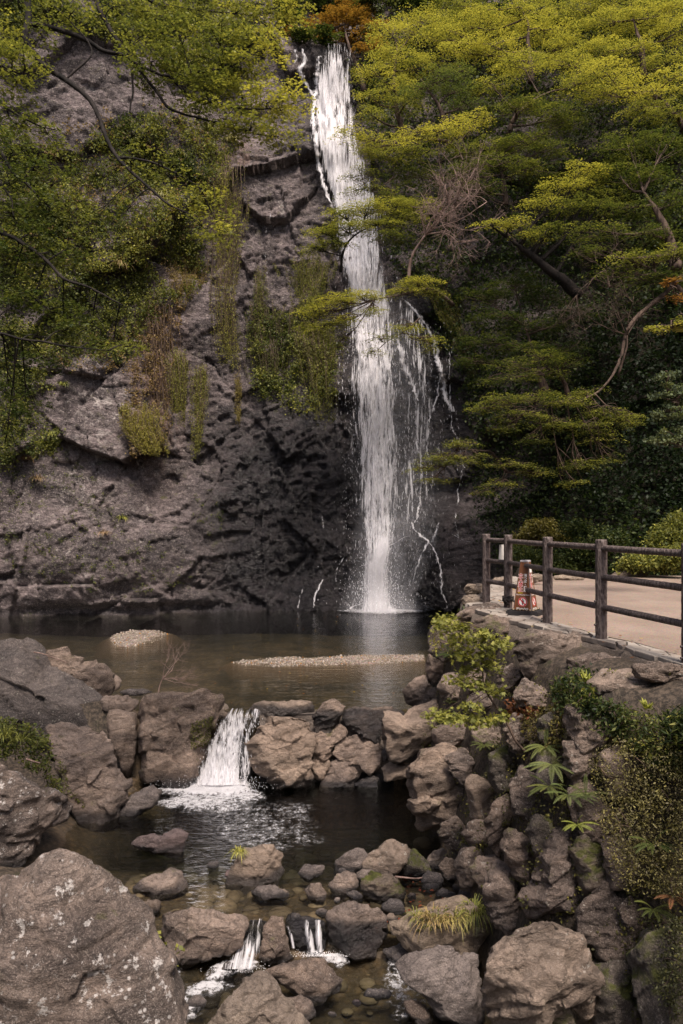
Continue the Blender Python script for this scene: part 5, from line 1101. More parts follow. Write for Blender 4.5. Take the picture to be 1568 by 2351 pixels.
def tuft(name, label, loc, n, L, spread, droop, tone, rng, hue=None, group=None, w=.008, cat_='grass tuft', lean=(0, 0)):
    V, F, k = grass(rng, n, L, spread, droop, w, lean); o = bpy.data.objects.new(name, mesh(name, V, F, M['grass'], smooth=False, tint=tone_n(tone_col(tone, rng, n, .5, hue), k))); link(o); o.location = loc
    return tag(o, label, cat_, group)
def fern(label, loc, nf, L, rng, tone=1.6, lean=(0, -.4, .3), hue=None, group='ferns on the rock bank', cat_='fern', wide=.16, npair=20):
    t = empty('fern', loc); tag(t, label, cat_, group); ln = np.array(lean, float)
    for i in range(nf):
        a = 2 * math.pi * (i + rng.uniform(-.3, .3)) / nf; d = np.array([math.cos(a), math.sin(a) * .7, .15]) * .8 + ln; d /= np.linalg.norm(d); l = L * rng.uniform(.7, 1.15)
        s_ = np.linspace(0, 1, npair + 2); dr = rng.uniform(.35, .65)
        C = d[None] * (s_ * l)[:, None]; C[:, 2] += l * (.28 * s_ - dr * s_ ** 2); T_ = np.gradient(C, axis=0); T_ /= np.linalg.norm(T_, axis=1)[:, None]
        sd = np.cross(T_, [0, 0, 1.]); sd /= np.linalg.norm(sd, axis=1)[:, None]; up = np.cross(sd, T_)
        Vs, Fs = [], []
        for j in range(1, npair + 2):
            pl_ = l * wide * math.sin(math.pi * min(1, (.18 + .82 * (1 - s_[j])))) ** .8 * (1.1 if j > 1 else .6) * (.25 + .75 * (1 - s_[j]) ** .5); wd = l / npair * .40
            for sg in (-1, 1):
                e = sd[j] * sg + T_[j] * .45 - up[j] * .25; e /= np.linalg.norm(e); tip = C[j] + e * pl_ - np.array([0, 0, .12 * pl_]); m = C[j] + e * pl_ * .45; k = len(Vs)
                Vs += [C[j] - T_[j] * wd * .5, m - T_[j] * wd, tip, m + T_[j] * wd]; Fs.append((k, k + 1, k + 2, k + 3) if sg > 0 else (k + 3, k + 2, k + 1, k))
        k = len(Vs); rv, rf = tube(C, np.linspace(.004, .001, len(C)) * (L / .4), 4); Vs = np.concatenate([np.array(Vs), rv]); Fs = np.concatenate([np.array(Fs), rf + k])
        o = bpy.data.objects.new('frond', mesh('frond', Vs, Fs, M['fern'], smooth=False, tint=tone_col(np.full(1, tone), rng, 1, .3, hue).repeat(len(Vs), 0))); link(o, t)
    return t
def twigs(rng, start, d, L, r, depth, out, spread=.6, kids=3, up=.0):
    n = 7; pts = [np.array(start, float)]; d = np.array(d, float); d /= np.linalg.norm(d)
    for i in range(n - 1):
        d = d + rng.normal(0, .16, 3) + np.array([0, 0, up]); d /= np.linalg.norm(d); pts.append(pts[-1] + d * L / (n - 1))
    out.append(tube(pts, np.linspace(r, r * .5, n), 5 if depth > 1 else 4))
    if depth:
        for k in range(kids):
            i = rng.integers(2, n); e = d + rng.normal(0, spread, 3); twigs(rng, pts[i], e, L * rng.uniform(.5, .8), r * .55, depth - 1, out, spread, kids, up)

# ------------------------------------------------------------------ undergrowth of the wooded slope
rng = np.random.default_rng(101)
slope = [(820, -60), (1700, -60), (1700, 1330), (1380, 1318), (1180, 1300), (1100, 1190), (1090, 1000), (1060, 860), (1010, 780), (985, 660), (905, 620), (880, 500), (860, 340), (815, 180)]
C_, u_, v_ = poly_pts(slope, 9500, rng, .6, jit=.2)
tn = np.interp(v_, [0, 300, 600, 900, 1300], [1.6, 1.2, .8, .5, .6]) + fbm(C_, .35, 2, 5) * .8 - 1.1 * ss(u_, 1280, 1420) * ss(v_, 640, 800) * ss(v_, 1240, 1120)  # last term darkens leaves at right: shade under the canopy put into colour
Pp = clumps(C_, rng, 11, rng.uniform(.2, .45, len(C_))); tag(scatter('undergrowth', Pp, rng, .135, np.repeat(tn, 11), spread=.5, up=.5), kind='stuff')
# mixed plants holding on to the cliff left of the fall
mask_l = [U('F', [(520, 560), (700, 520), (900, 540), (1060, 600), (1100, 650), (1020, 760), (990, 850), (1010, 900), (960, 930), (900, 1010), (960, 1100), (940, 1253), (250, 1253), (180, 1100), (160, 900), (260, 760), (420, 640)]),
          U('H', [(0, 0), (880, 0), (900, 90), (760, 120), (720, 190), (650, 260), (620, 380), (540, 400), (420, 380), (300, 400), (200, 380), (0, 420)]),
          U('H', [(0, 420), (200, 420), (230, 560), (160, 640), (280, 760), (240, 820), (120, 830), (0, 900)]), U('F', [(0, 0), (1200, 0), (1120, 180), (800, 120), (500, 160), (200, 60), (0, 260)]), U('F', [(0, 560), (240, 700), (200, 1250), (0, 1250)]), U('H', [(1150, 150), (1300, 200), (1520, 260), (1540, 560), (1400, 640), (1180, 540)]), U('F', [(700, 180), (950, 200), (1100, 300), (1000, 420), (800, 330)])]
Cs = []
for i, pl_ in enumerate(mask_l):
    a = np.array(pl_); ar = np.ptp(a[:, 0]) * np.ptp(a[:, 1]); c, u2, v2 = poly_pts(pl_, int(ar / 48), rng, .3, jit=.12); k = fbm(c, .9, 3, 40) > -.18; Cs.append(c[k])
C_ = np.concatenate(Cs); tn = 2.2 + fbm(C_, .6, 3, 41) * 1.8
Pp = clumps(C_, rng, 11, rng.uniform(.10, .30, len(C_))); tag(scatter('cliff_plants', Pp, rng, .095, np.repeat(tn, 11), spread=.5, up=.45), kind='stuff')
C_, u2, v2 = poly_pts(U('F', [(200, 560), (700, 480), (1050, 600), (960, 900), (900, 1250), (100, 1250), (120, 800)]), 420, rng, .3, jit=.1)
C4, _, _ = poly_pts(U('H', [(640, 150), (860, 120), (800, 420), (760, 800), (620, 880), (560, 700)]), 330, rng, .12, jit=.05); C2, _, _ = poly_pts(U('H', [(200, 300), (760, 250), (700, 450), (280, 440)]), 150, rng, .2, jit=.1); C_ = np.concatenate([C_, C2, C4])
Pp = clumps(C_, rng, 10, rng.uniform(.10, .22, len(C_))); tag(scatter('dry_cliff_plants', Pp, rng, .09, 2.5, spread=.6, hue=(.24, .14, .08, .7), up=.35), kind='stuff')
# small plants and moss tufts on the lower cliff
C_, _, _ = poly_pts(U('H', [(0, 820), (250, 830), (420, 900), (520, 1050), (600, 1300), (420, 1480), (100, 1380), (0, 1300)]), 230, rng, .12, jit=.05)
C2, _, _ = poly_pts(U('H', [(420, 1300), (700, 1240), (900, 1330), (860, 1450), (600, 1480)]), 60, rng, .1, jit=.05); C3, _, _ = poly_pts(U('H', [(940, 950), (1050, 1150), (960, 1200), (860, 1080)]), 25, rng, .1, jit=.04); C_ = np.concatenate([C_, C2, C3])
Pp = clumps(C_, rng, 12, rng.uniform(.05, .14, len(C_))); tag(scatter('moss_tufts', Pp, rng, .055, 1.7, spread=.6, up=.4), kind='stuff')

# hanging creepers
def creeper(label, uv, ru, n, tone, hue=None, group='creepers hanging on the cliff', leaf=.048, seed=1, off=.16, per=105, belly=True):
    rng = np.random.default_rng(seed); P = curve([(a, b, 0) for a, b in uv], 40)[:, :2]; y0 = float(far_hit(*P[0])) - off; org = np.array(at(P[0][0], P[0][1], y0))
    t = empty('hanging_creeper', org); tag(t, label, 'creeper', group); pts = []; st = []
    for i in range(n):
        a, b = sorted(rng.random(2) ** (.8, 1.3)); a *= .7; b = min(1, max(b, a + .12)); du = rng.normal(0, ru * .62); q = np.linspace(a, b, 24); b0_ = du; du = du * (1 - .55 * q); uu_ = np.interp(q, np.linspace(0, 1, 40), P[:, 0]) + du + np.cumsum(rng.normal(0, .6, 24)); vv_ = np.interp(q, np.linspace(0, 1, 40), P[:, 1]) + rng.normal(0, 8)
        y = far_hit(uu_, vv_) - off * rng.uniform(.4, 1.6); y = np.minimum.accumulate(np.minimum(y, y[0] + .3) + .02 * np.arange(24)) - .01 * np.arange(24) * 0; W_p = np.stack([(uu_ - CX) / FU * y, y, CAMZ - (vv_ - HV) / FU * y], 1)
        st.append(tube(W_p[::3] - org, np.linspace(.010, .004, 8), 4)); k = rng.integers(0, 24, per); pts.append(W_p[k] + rng.normal(0, .035, (per, 3)))
    V, F = cat(st); o = bpy.data.objects.new('stem', mesh('stem', V, F, M['bark'])); link(o, t); o['kind'] = 'stuff'
    scatter('foliage', np.concatenate(pts), rng, leaf, tone + .45, parent=t, origin=org, hue=hue, up=.3, droop=1.2, W=.45, spread=.35)
creeper('longest pale green creeper, a single tall streak down the middle of the cliff', U('U', [(522, 330), (530, 450), (522, 560), (512, 680), (520, 780), (532, 850)]), 34, 150, 2.8, seed=1)
creeper('green creeper pair, broader left strand below the reddish dry growth', U('U', [(402, 800), (408, 860), (412, 920), (415, 985)]), 22, 75, 2.6, seed=2)
creeper('slim green creeper strand hanging just right of the broader pair', U('U', [(462, 835), (460, 900), (455, 980), (448, 1050)]), 18, 75, 2.5, seed=3)
creeper('reddish brown withered creeper running down the pale rock face', U('U', [(362, 700), (366, 780), (372, 870), (376, 960), (372, 1040)]), 34, 110, 2.6, (.26, .155, .09, .8), seed=4, per=34)
creeper('bushy yellow green growth swelling out at the foot of the withered creeper', U('U', [(322, 930), (318, 975), (335, 1010), (352, 1040)]), 46, 120, 2.9, (.22, .15, .04, .3), seed=5, off=.3)
creeper('dark broad curtain of creeper left of the waterfall', U('U', [(610, 700), (615, 770), (622, 850), (620, 905)]), 52, 170, 1.6, seed=6)
creeper('rounded olive creeper mass beside the falling water at mid height', U('U', [(720, 740), (728, 800), (735, 870), (742, 975)]), 44, 180, 2.2, seed=7, off=.35)
creeper('olive creeper patch under the maple bough left of the fall', U('U', [(716, 590), (712, 640), (706, 690), (690, 730)]), 44, 130, 2.2, seed=8)
creeper('rusty shrubby growth hanging from the upper cliff ledge', U('U', [(424, 590), (428, 625), (426, 660), (420, 690)]), 38, 100, 2.5, (.21, .12, .04, .6), seed=9)
creeper('narrow yellowish creeper under the long pale one', U('U', [(545, 850), (548, 900), (546, 950), (544, 975)]), 8, 18, 2.6, (.24, .15, .06, .5), seed=10)
creeper('thin dark creeper strand between the long pale one and the broad curtain', U('U', [(598, 610), (596, 680), (602, 740), (604, 800)]), 14, 40, 1.9, seed=11)
creeper('mossy yellow trail on the upper rock face beside the first grass tuft', U('U', [(515, 400), (508, 430), (520, 470), (532, 520)]), 12, 26, 3.1, seed=12, leaf=.04)
creeper('grassy fringe draped over the brink right of the falling water', U('U', [(1000, 650), (1020, 700), (1040, 745), (1062, 800)]), 26, 85, 2.3, seed=13, off=.3)
creeper('olive brown patch drooping along the right brink below the grassy fringe', U('U', [(1060, 760), (1075, 810), (1085, 860), (1090, 920)]), 20, 50, 1.6, seed=14)
# grass tufts on the cliff
rng = np.random.default_rng(55)
for (u, v, n, L, tn, hue, lb) in [(532, 325, 90, .75, 3.0, (.24, .20, .10, .5), 'big pale grass tuft arching from the cliff edge left of the fall'), (372, 455, 110, .85, 2.9, (.28, .25, .14, .6), 'shaggy straw coloured grass clump in the middle of the cliff plants'),
                                  (410, 360, 80, .7, 2.8, (.2, .18, .08, .4), 'grass clump above the shaggy straw coloured one'), (330, 540, 60, .6, 2.4, None, 'green grass clump low among the cliff plants'), (275, 610, 80, .7, 2.9, (.3, .2, .12, .7), 'bleached hanging grass clump at the lower edge of the cliff plants'),
                                  (118, 1000, 70, .55, 2.3, None, 'bright green grass tuft on the lower left cliff ledge'), (145, 885, 50, .5, 2.1, None, 'grass tuft on the cliff above the bright green one'), (280, 1190, 50, .4, 2.9, None, 'small yellow green tuft alone on the smooth lower cliff'),
                                  (85, 1100, 50, .5, 2.3, (.28, .17, .11, .7), 'withered grass tuft at the far lower left cliff'), (238, 1225, 36, .4, 2.4, (.3, .19, .13, .8), 'withered pinkish tuft on a dark crack of the lower cliff'), (60, 1055, 60, .5, 2.2, (.25, .13, .09, .7), 'reddish dry grass fringe below the lower left ledge'), (480, 300, 50, .6, 2.6, None, 'grass clump at the upper edge of the cliff plants')]:
    y = float(far_hit(u, v)) - .12; tuft('grass_tuft', lb, at(u, v, y), n, L, .12, .85, tn, rng, hue, 'grass tufts on the cliff', .014, lean=(.1, -.7))

# ------------------------------------------------------------------ trees on the right slope
GT = 'maples and other trees on the wooded slope'
def T_(label, trunk, r0, pads, seed, **kw):
    y0 = trunk[0][2]; return tree(kw.pop('name', 'maple_tree'), label, 'tree', at(*trunk[0]), trunk, r0, pads, seed=seed, group=kw.pop('group', GT), **kw)
T_('rusty orange leaved tree above the brink of the waterfall', [(838, 210, 31.5), (818, 150, 31.6), (800, 100, 31.8), (790, 50, 32)], .14, [(730, 62, 40, 16, 2.6, 33), (800, 50, 60, 22, 2.6, 32.5), (860, 70, 40, 22, 2.6, 32), (850, 110, 34, 22, 2.4, 31.5), (770, 90, 40, 14, 2.6, 32.5), (690, 75, 30, 10, 2.7, 33.5), (800, 20, 50, 18, 2.4, 33)], 11, hue=(.23, .095, .022, .75), leaf=.09)
T_('dark green tree behind the brink of the waterfall', [(700, 110, 36), (705, 60, 36), (720, 10, 36)], .2, [(660, 60, 50, 30, 1.2, 36), (730, 20, 80, 30, .9, 36.5), (800, -10, 70, 30, 1., 37), (640, 20, 50, 40, 1.3, 36), (720, 90, 60, 14, 1., 35.5), (880, 0, 60, 26, 1., 36.5), (980, 10, 60, 16, 1.2, 36.5)], 12, leaf=.11, name='broadleaf_tree')
T_('yellow maple close to the upper right side of the waterfall', [(930, 330, 27.5), (915, 260, 27.5), (905, 180, 27.6), (910, 110, 27.8)], .12, [(900, 75, 55, 26, 3.6, 28.2), (960, 50, 60, 26, 3.5, 28.4), (858, 165, 44, 22, 3.5, 27), (900, 130, 55, 24, 3.3, 27.5), (850, 220, 36, 16, 3.2, 26.8), (905, 200, 52, 20, 3.1, 27), (960, 150, 60, 24, 3.3, 27.4), (850, 262, 40, 14, 3.0, 26.6), (930, 240, 50, 16, 2.7, 26.9)], 13)
T_('broad bright yellow green maple with a pale forked trunk in the upper slope', [(1218, 190, 27), (1216, 120, 27.1), (1210, 60, 27.4), (1195, 10, 27.8)], .11, [(1080, 60, 90, 30, 3.4, 28), (1190, 40, 80, 30, 3.3, 28), (1250, 70, 70, 26, 3.6, 27.4), (1130, 105, 70, 22, 3.5, 27), (1060, 118, 55, 20, 3.4, 27), (1290, 110, 60, 22, 3.4, 27), (1180, 140, 60, 16, 3.0, 26.8), (1010, 90, 55, 24, 3.3, 27.6), (1050, 15, 80, 22, 2.8, 29), (1270, 20, 80, 22, 3.0, 29)], 14, bare=4)
T_('pale yellow maple at the top corner of the slope', [(1480, 180, 26), (1470, 100, 26.2), (1450, 40, 26.6)], .13, [(1400, 60, 80, 30, 3.3, 27), (1490, 40, 80, 30, 3.4, 26.8), (1560, 70, 60, 30, 3.5, 26), (1380, 115, 60, 22, 3.3, 26.5), (1450, 120, 60, 20, 3.3, 26), (1540, 140, 60, 18, 3.1, 25.6), (1340, 20, 60, 24, 3.0, 28), (1440, -5, 110, 22, 3.0, 28), (1560, 10, 70, 30, 3.2, 27)], 15)
T_('golden maple with low flat boughs on the right edge of the slope', [(1570, 300, 23.5), (1540, 250, 23.6), (1500, 200, 23.8)], .12, [(1390, 165, 70, 22, 3.7, 24.5), (1440, 200, 60, 20, 3.8, 24), (1500, 215, 55, 20, 3.7, 23.6), (1550, 180, 50, 22, 3.5, 23.6), (1370, 210, 44, 14, 3.1, 24.4), (1530, 260, 60, 16, 2.7, 23.2), (1470, 250, 50, 12, 2.9, 23.6)], 16)
T_('olive maple with a dark double trunk in the middle of the slope', [(1165, 310, 25.5), (1180, 275, 25.4), (1210, 240, 25.3), (1262, 212, 25.2), (1320, 200, 25.1)], .10, [(1200, 150, 60, 18, 3.2, 25.8), (1300, 150, 64, 22, 3.3, 25.5), (1180, 245, 56, 14, 2.2, 24.9), (1230, 235, 40, 10, 2.0, 24.9), (1340, 190, 60, 20, 2.9, 25), (1130, 190, 50, 14, 2.8, 25.6), (1290, 260, 64, 12, 1.9, 24.6)], 17, bare=6)
T_('grey green leafy tree with twin pale stems left of the dark double trunk', [(1022, 285, 26), (1010, 250, 26), (990, 215, 26), (968, 180, 26.1)], .09, [(1000, 180, 50, 22, 2.2, 26), (1050, 210, 50, 24, 1.9, 26), (1070, 240, 36, 18, 1.7, 25.8), (960, 205, 40, 20, 2.5, 26), (1040, 165, 40, 18, 2.4, 26.2)], 18, hue=(.09, .12, .05, .6), name='broadleaf_tree', bare=6)
T_('long low yellow maple bough reaching over the upper waterfall', [(1060, 380, 25.5), (1040, 335, 25.2), (990, 320, 24.8), (900, 325, 24.3)], .09, [(808, 308, 40, 10, 3.4, 24), (855, 322, 46, 12, 3.5, 24), (905, 335, 48, 12, 3.4, 24.2), (955, 312, 50, 12, 3.5, 24.4), (1010, 300, 50, 12, 3.5, 24.6), (1060, 285, 44, 12, 3.6, 24.8), (1100, 265, 40, 12, 3.6, 25), (880, 355, 50, 12, 2.8, 24.1), (950, 355, 50, 14, 2.5, 24.5), (835, 345, 30, 8, 2.8, 24)], 19, bare=5)
T_('maple crossing in front of the fall just above its middle', [(782, 625, 24.2), (790, 570, 24), (830, 530, 23.9), (900, 510, 24)], .05, [(790, 492, 44, 11, 2.9, 23.8), (840, 478, 46, 12, 3.1, 23.8), (900, 470, 50, 14, 3.0, 24), (740, 535, 40, 12, 2.9, 23.8), (800, 525, 48, 13, 2.7, 23.8), (870, 515, 50, 13, 2.7, 23.9), (930, 500, 50, 15, 2.6, 24.2), (720, 572, 36, 15, 2.6, 24), (960, 470, 44, 14, 2.8, 24.4), (770, 560, 36, 10, 2.4, 23.8), (900, 545, 44, 10, 2.1, 24)], 20, bare=10, dens=1.7, bark='darkbark')
T_('slender leafy bough dangling before the middle of the fall at the twigs', [(905, 405, 24.5), (880, 425, 24.3), (840, 440, 24.2)], .03, [(830, 400, 40, 16, 2.4, 24.2), (862, 430, 40, 14, 2.3, 24.2), (810, 440, 24, 8, 2.4, 24.2), (905, 450, 36, 12, 2.4, 24.4)], 21, dens=.9, bare=8)
T_('yellow maple boughs spread across the fall below its middle', [(1040, 700, 24), (990, 665, 23.4), (930, 675, 23), (850, 690, 22.8)], .07, [(965, 648, 46, 12, 3.2, 23.2), (915, 665, 36, 9, 3.1, 23), (830, 678, 50, 10, 3.3, 22.8), (770, 690, 50, 13, 3.3, 22.7), (720, 715, 40, 16, 3.2, 22.8), (735, 755, 44, 16, 2.8, 22.8), (785, 738, 44, 14, 2.8, 22.7), (775, 790, 26, 24, 2.2, 22.9), (850, 715, 30, 8, 2.8, 22.7), (985, 668, 30, 8, 2.7, 23.2)], 22, bare=8, dens=1.8)
T_('thin drooping maple spray hanging over the water under the yellow boughs', [(965, 730, 23), (930, 760, 22.9), (880, 790, 22.8)], .025, [(930, 755, 44, 9, 2.9, 22.9), (975, 775, 36, 11, 2.9, 22.9), (870, 775, 36, 7, 2.5, 22.8), (850, 808, 30, 6, 2.6, 22.8), (990, 800, 26, 8, 2.6, 22.9)], 23, bare=6, dens=1.1)
T_('leaning maple with a thick black trunk and bright boughs at mid slope', [(1330, 680, 23), (1260, 618, 22.7), (1200, 570, 22.5), (1160, 540, 22.4)], .19, [(1330, 395, 60, 20, 3.4, 22.8), (1290, 430, 56, 18, 3.3, 22.6), (1250, 470, 50, 16, 3.1, 22.4), (1180, 505, 50, 12, 3.4, 22.2), (1130, 515, 40, 9, 3.2, 22.2), (1360, 410, 44, 16, 3.2, 22.8), (1340, 470, 70, 18, 2.2, 22.4), (1270, 530, 60, 16, 2.1, 22.3), (1220, 540, 40, 9, 2.8, 22.2), (1390, 450, 50, 22, 2.3, 22.8)], 24, bark='darkbark', bare=5)
T_('dull olive maple with stacked layers between the two yellow boughs', [(1160, 470, 25), (1155, 410, 24.8), (1140, 360, 24.8)], .10, [(1060, 350, 60, 16, 2.2, 24.8), (1130, 335, 60, 14, 2.1, 24.8), (1200, 325, 60, 14, 1.9, 24.8), (1260, 345, 60, 16, 2.0, 24.6), (1150, 375, 70, 16, 1.9, 24.5), (1230, 385, 60, 14, 2.2, 24.4), (1060, 395, 60, 18, 1.7, 24.6), (960, 405, 60, 22, 1.8, 25), (1100, 430, 60, 14, 1.8, 24.4), (1270, 290, 60, 14, 1.9, 25)], 25, bare=4)
T_('shadowy green tree filling the right edge at mid height', [(1550, 620, 21.5), (1520, 520, 21.6), (1480, 430, 21.8)], .2, [(1440, 330, 80, 26, 1.8, 23), (1530, 330, 70, 30, 1.6, 22.5), (1490, 410, 70, 24, 1.6, 22.2), (1420, 400, 60, 20, 1.9, 22.6), (1540, 470, 60, 28, 1.4, 21.8), (1440, 480, 70, 22, 1.7, 22), (1380, 530, 70, 18, 1.9, 21.8), (1500, 540, 70, 20, 1.6, 21.5), (1360, 580, 50, 14, 1.6, 21.6)], 26)
T_('pale olive maple with feathery layers on the right edge', [(1600, 720, 19.5), (1560, 660, 19.5), (1500, 620, 19.6)], .10, [(1440, 595, 50, 12, 2.4, 19.8), (1500, 590, 60, 14, 2.5, 19.6), (1560, 575, 50, 16, 2.5, 19.4), (1460, 640, 50, 12, 1.7, 19.8), (1540, 640, 60, 16, 1.7, 19.5), (1400, 620, 40, 12, 1.5, 20)], 27, bare=6)
T_('dark green maple with deep shade under it in the centre of the slope', [(1250, 900, 23.5), (1225, 820, 23.4), (1200, 740, 23.4)], .13, [(1110, 680, 60, 22, 1.3, 23.8), (1180, 650, 70, 20, 1.2, 23.6), (1260, 680, 60, 22, 1.0, 23.4), (1150, 730, 70, 22, 1.2, 23.4), (1230, 750, 70, 20, 1.1, 23.2), (1120, 780, 60, 20, 1.3, 23.2), (1200, 800, 70, 16, 1.4, 23), (1290, 800, 60, 20, 1.1, 23), (1330, 720, 60, 22, .9, 23), (1090, 830, 50, 16, 1.2, 23.2)], 28, bare=4)
T_('mid green maple layers just above the lowest bright maple', [(1310, 920, 22), (1290, 870, 21.8), (1250, 840, 21.6)], .09, [(1180, 838, 60, 12, 2.0, 21.6), (1240, 815, 60, 13, 1.9, 21.6), (1300, 830, 50, 12, 1.8, 21.6), (1170, 870, 50, 10, 1.9, 21.4), (1250, 862, 60, 12, 2.0, 21.4), (1120, 872, 34, 10, 1.7, 21.6)], 29, bare=4)
T_('lowest bright maple with broad flat layers above the fence', [(1640, 560, 20), (1540, 660, 19.9), (1450, 740, 19.6), (1425, 820, 19.4), (1395, 880, 19.2), (1330, 920, 19), (1210, 935, 18.9)], .07, [(1110, 935, 50, 10, 2.4, 18.9), (1160, 918, 54, 13, 2.3, 18.9), (1230, 910, 60, 14, 2.3, 18.9), (1300, 925, 56, 12, 2.5, 18.9), (1350, 900, 44, 12, 2.5, 19.2), (1390, 950, 56, 20, 2.4, 19.1), (1440, 965, 50, 16, 2.5, 19.1), (1200, 955, 60, 16, 2.2, 18.7), (1270, 975, 56, 18, 2.3, 18.7), (1340, 985, 56, 22, 2.3, 18.8), (1230, 1010, 40, 14, 2.1, 18.7), (1380, 1010, 40, 16, 2.4, 18.9), (1340, 1070, 50, 18, 2.3, 18.8), (1390, 1055, 34, 20, 2.4, 18.9), (1310, 1105, 36, 10, 2.5, 18.7), (1170, 985, 40, 16, 2.1, 18.8)], 30, bare=7, leaf=.05, cr=.27)
T_('maple limb stretched before the lower fall from the right bank', [(1165, 1085, 19.8), (1130, 1040, 19.4), (1105, 1035, 19.2), (1050, 1030, 19)], .045, [(1060, 1020, 44, 11, 2.4, 19), (1010, 1050, 48, 11, 2.4, 18.9), (965, 1075, 34, 9, 2.4, 18.9), (1050, 1060, 50, 13, 2.4, 18.8), (1095, 1045, 30, 8, 2.3, 19), (1000, 1100, 34, 7, 2.6, 18.8), (1170, 1065, 50, 13, 2.6, 18.9), (1220, 1085, 44, 14, 2.5, 18.9), (1150, 1110, 34, 12, 2.6, 18.8), (1105, 1130, 24, 10, 2.6, 18.8)], 31, bare=8, leaf=.05, cr=.25)
T_('pale bluish green leafed tree poking in at the right edge', [(1640, 1050, 13.5), (1600, 980, 13.5), (1550, 930, 13.5)], .05, [(1545, 900, 34, 22, 2.2, 13.5), (1540, 950, 36, 16, 2.2, 13.5), (1525, 1010, 26, 16, 2.2, 13.5), (1560, 1000, 30, 22, 2.0, 13.5), (1530, 860, 20, 8, 2.0, 13.5)], 32, hue=(.10, .13, .085, .7), name='broadleaf_tree', leaf=.06, cr=.17, up=.4, group='boughs entering at the right edge')
T_('reddish tipped maple twig entering at the right edge', [(1640, 600, 12.5), (1580, 640, 12.5), (1530, 650, 12.5)], .02, [(1545, 645, 20, 5, 2.6, 12.5), (1560, 680, 16, 4, 2.6, 12.5)], 33, hue=(.25, .08, .03, .7), leaf=.05, cr=.13, group='boughs entering at the right edge', dens=.7)
T_('lime green maple twig below the reddish one at the right edge', [(1640, 720, 12.2), (1580, 740, 12.2), (1520, 748, 12.2)], .02, [(1545, 748, 30, 5, 3.2, 12.2), (1505, 752, 18, 3, 3.0, 12.2), (1560, 732, 18, 5, 2.3, 12.2)], 34, leaf=.05, cr=.13, group='boughs entering at the right edge', dens=.8)
# leafless twiggy trees
def bare(label, trunk, r, tops, seed, mat='twig', L=1.1, depth=3, kids=4, cat_='tree', name='bare_tree', group='leafless twiggy trees on the slope', sp=.75):
    rng = np.random.default_rng(seed); t = empty(name, at(*trunk[0])); tag(t, label, cat_, group); b0 = np.array(t.location); tp = curve([at(*p) for p in trunk], 14); out = []
    V, F = tube(tp - b0, np.linspace(r, r * .5, 14), 8, .05, seed); link(bpy.data.objects.new('trunk', mesh('trunk', V, F, M[mat])), t)
    for (u, v, y) in tops: e = np.array(at(u, v, y)) - tp[-1]; twigs(rng, tp[-1] - b0, e, np.linalg.norm(e) * L, r * .4, depth, out, sp, kids)
    V, F = cat(out); link(bpy.data.objects.new('crown', mesh('crown', V, F, M[mat])), t)
bare('leafless pinkish tree right of the middle of the waterfall', [(938, 640, 23.6), (945, 590, 23.5), (975, 540, 23.3)], .055, [(950, 490, 23.1), (1000, 460, 23), (1060, 470, 23), (1090, 500, 23), (1040, 520, 22.9), (1090, 450, 23.2), (1010, 500, 22.9)], 3, kids=5)
bare('leafless thicket of brown twigs above the lowest bright maple', [(1420, 860, 19.5), (1438, 800, 19.4), (1440, 770, 19.4)], .03, [(1390, 700, 19.3), (1420, 690, 19.3), (1370, 740, 19.2), (1480, 720, 19.4), (1400, 760, 19.2)], 4, mat='bark', kids=4)
bare('brown twiggy shrub in the shade left of the pale olive maple', [(1400, 660, 21), (1390, 620, 21)], .03, [(1350, 590, 21), (1330, 640, 21), (1400, 560, 21), (1440, 600, 21), (1300, 660, 21)], 5, mat='bark', kids=4)
bare('dull red brown thicket between olive maple and leafless pinkish tree', [(1090, 470, 24.2), (1085, 440, 24.2)], .03, [(1050, 410, 24.1), (1100, 395, 24.1), (1130, 420, 24.1), (1020, 430, 24.1), (1150, 450, 24.1)], 6, mat='bark', kids=4)

# shrubs at the foot of the slope, behind the terrace
def shrub(label, blobs, n, leaf, tone, seed, name='shrub', group='shrubs along the back of the terrace', hue=None, cr=.16, per=14, mat='leaf', up=.5, hits=far_hit, stems=6, cat_='shrub', kind='kite'):
    rng = np.random.default_rng(seed); c0 = at(*blobs[0][:2], blobs[0][4]); base = np.array(c0) - [0, 0, blobs[0][3] * blobs[0][4] / FU]; t = empty(name, base); tag(t, label, cat_, group); st = []; cl = []
    tot = sum(b_[2] * b_[3] for b_ in blobs)
    for (u, v, ru, rv, y) in blobs:
        k = max(6, int(n * ru * rv / tot)); s_ = y / FU; q = rng.normal(size=(k, 3)); q /= np.linalg.norm(q, axis=1)[:, None]; q *= (rng.random((k, 1)) ** .35); c = np.array(at(u, v, y)) + q * [ru * s_, ru * s_ * .8, rv * s_]; cl.append(c)
        for j in range(stems): st.append(tube(curve([base + rng.normal(0, .04, 3), (base + c[j % k]) / 2 + rng.normal(0, .06, 3), c[j % k]], 7) - base, np.linspace(.012, .004, 7), 4))
    V, F = cat(st); 
    o = bpy.data.objects.new('stem', mesh('stem', V, F, M['bark'])); link(o, t); o['kind'] = 'stuff'
    C_ = np.concatenate(cl); P = clumps(C_, rng, per, np.full(len(C_), cr)); tn = tone + np.repeat(rng.normal(0, .4, len(C_)), per)
    scatter('foliage', P, rng, leaf, tn, mat, parent=t, origin=base, hue=hue, up=up, spread=.4, kind=kind)
shrub('bright low hedge like shrub at the right back of the terrace', [(1490, 1290, 60, 18, 18.6), (1550, 1280, 40, 26, 18.2), (1440, 1300, 24, 10, 18.8)], 420, .075, 2.6, 61)
shrub('yellowish bush climbing the right back corner of the terrace', [(1540, 1225, 44, 26, 18.8), (1510, 1245, 30, 16, 18.8), (1560, 1200, 30, 22, 18.8)], 330, .07, 2.5, 62)
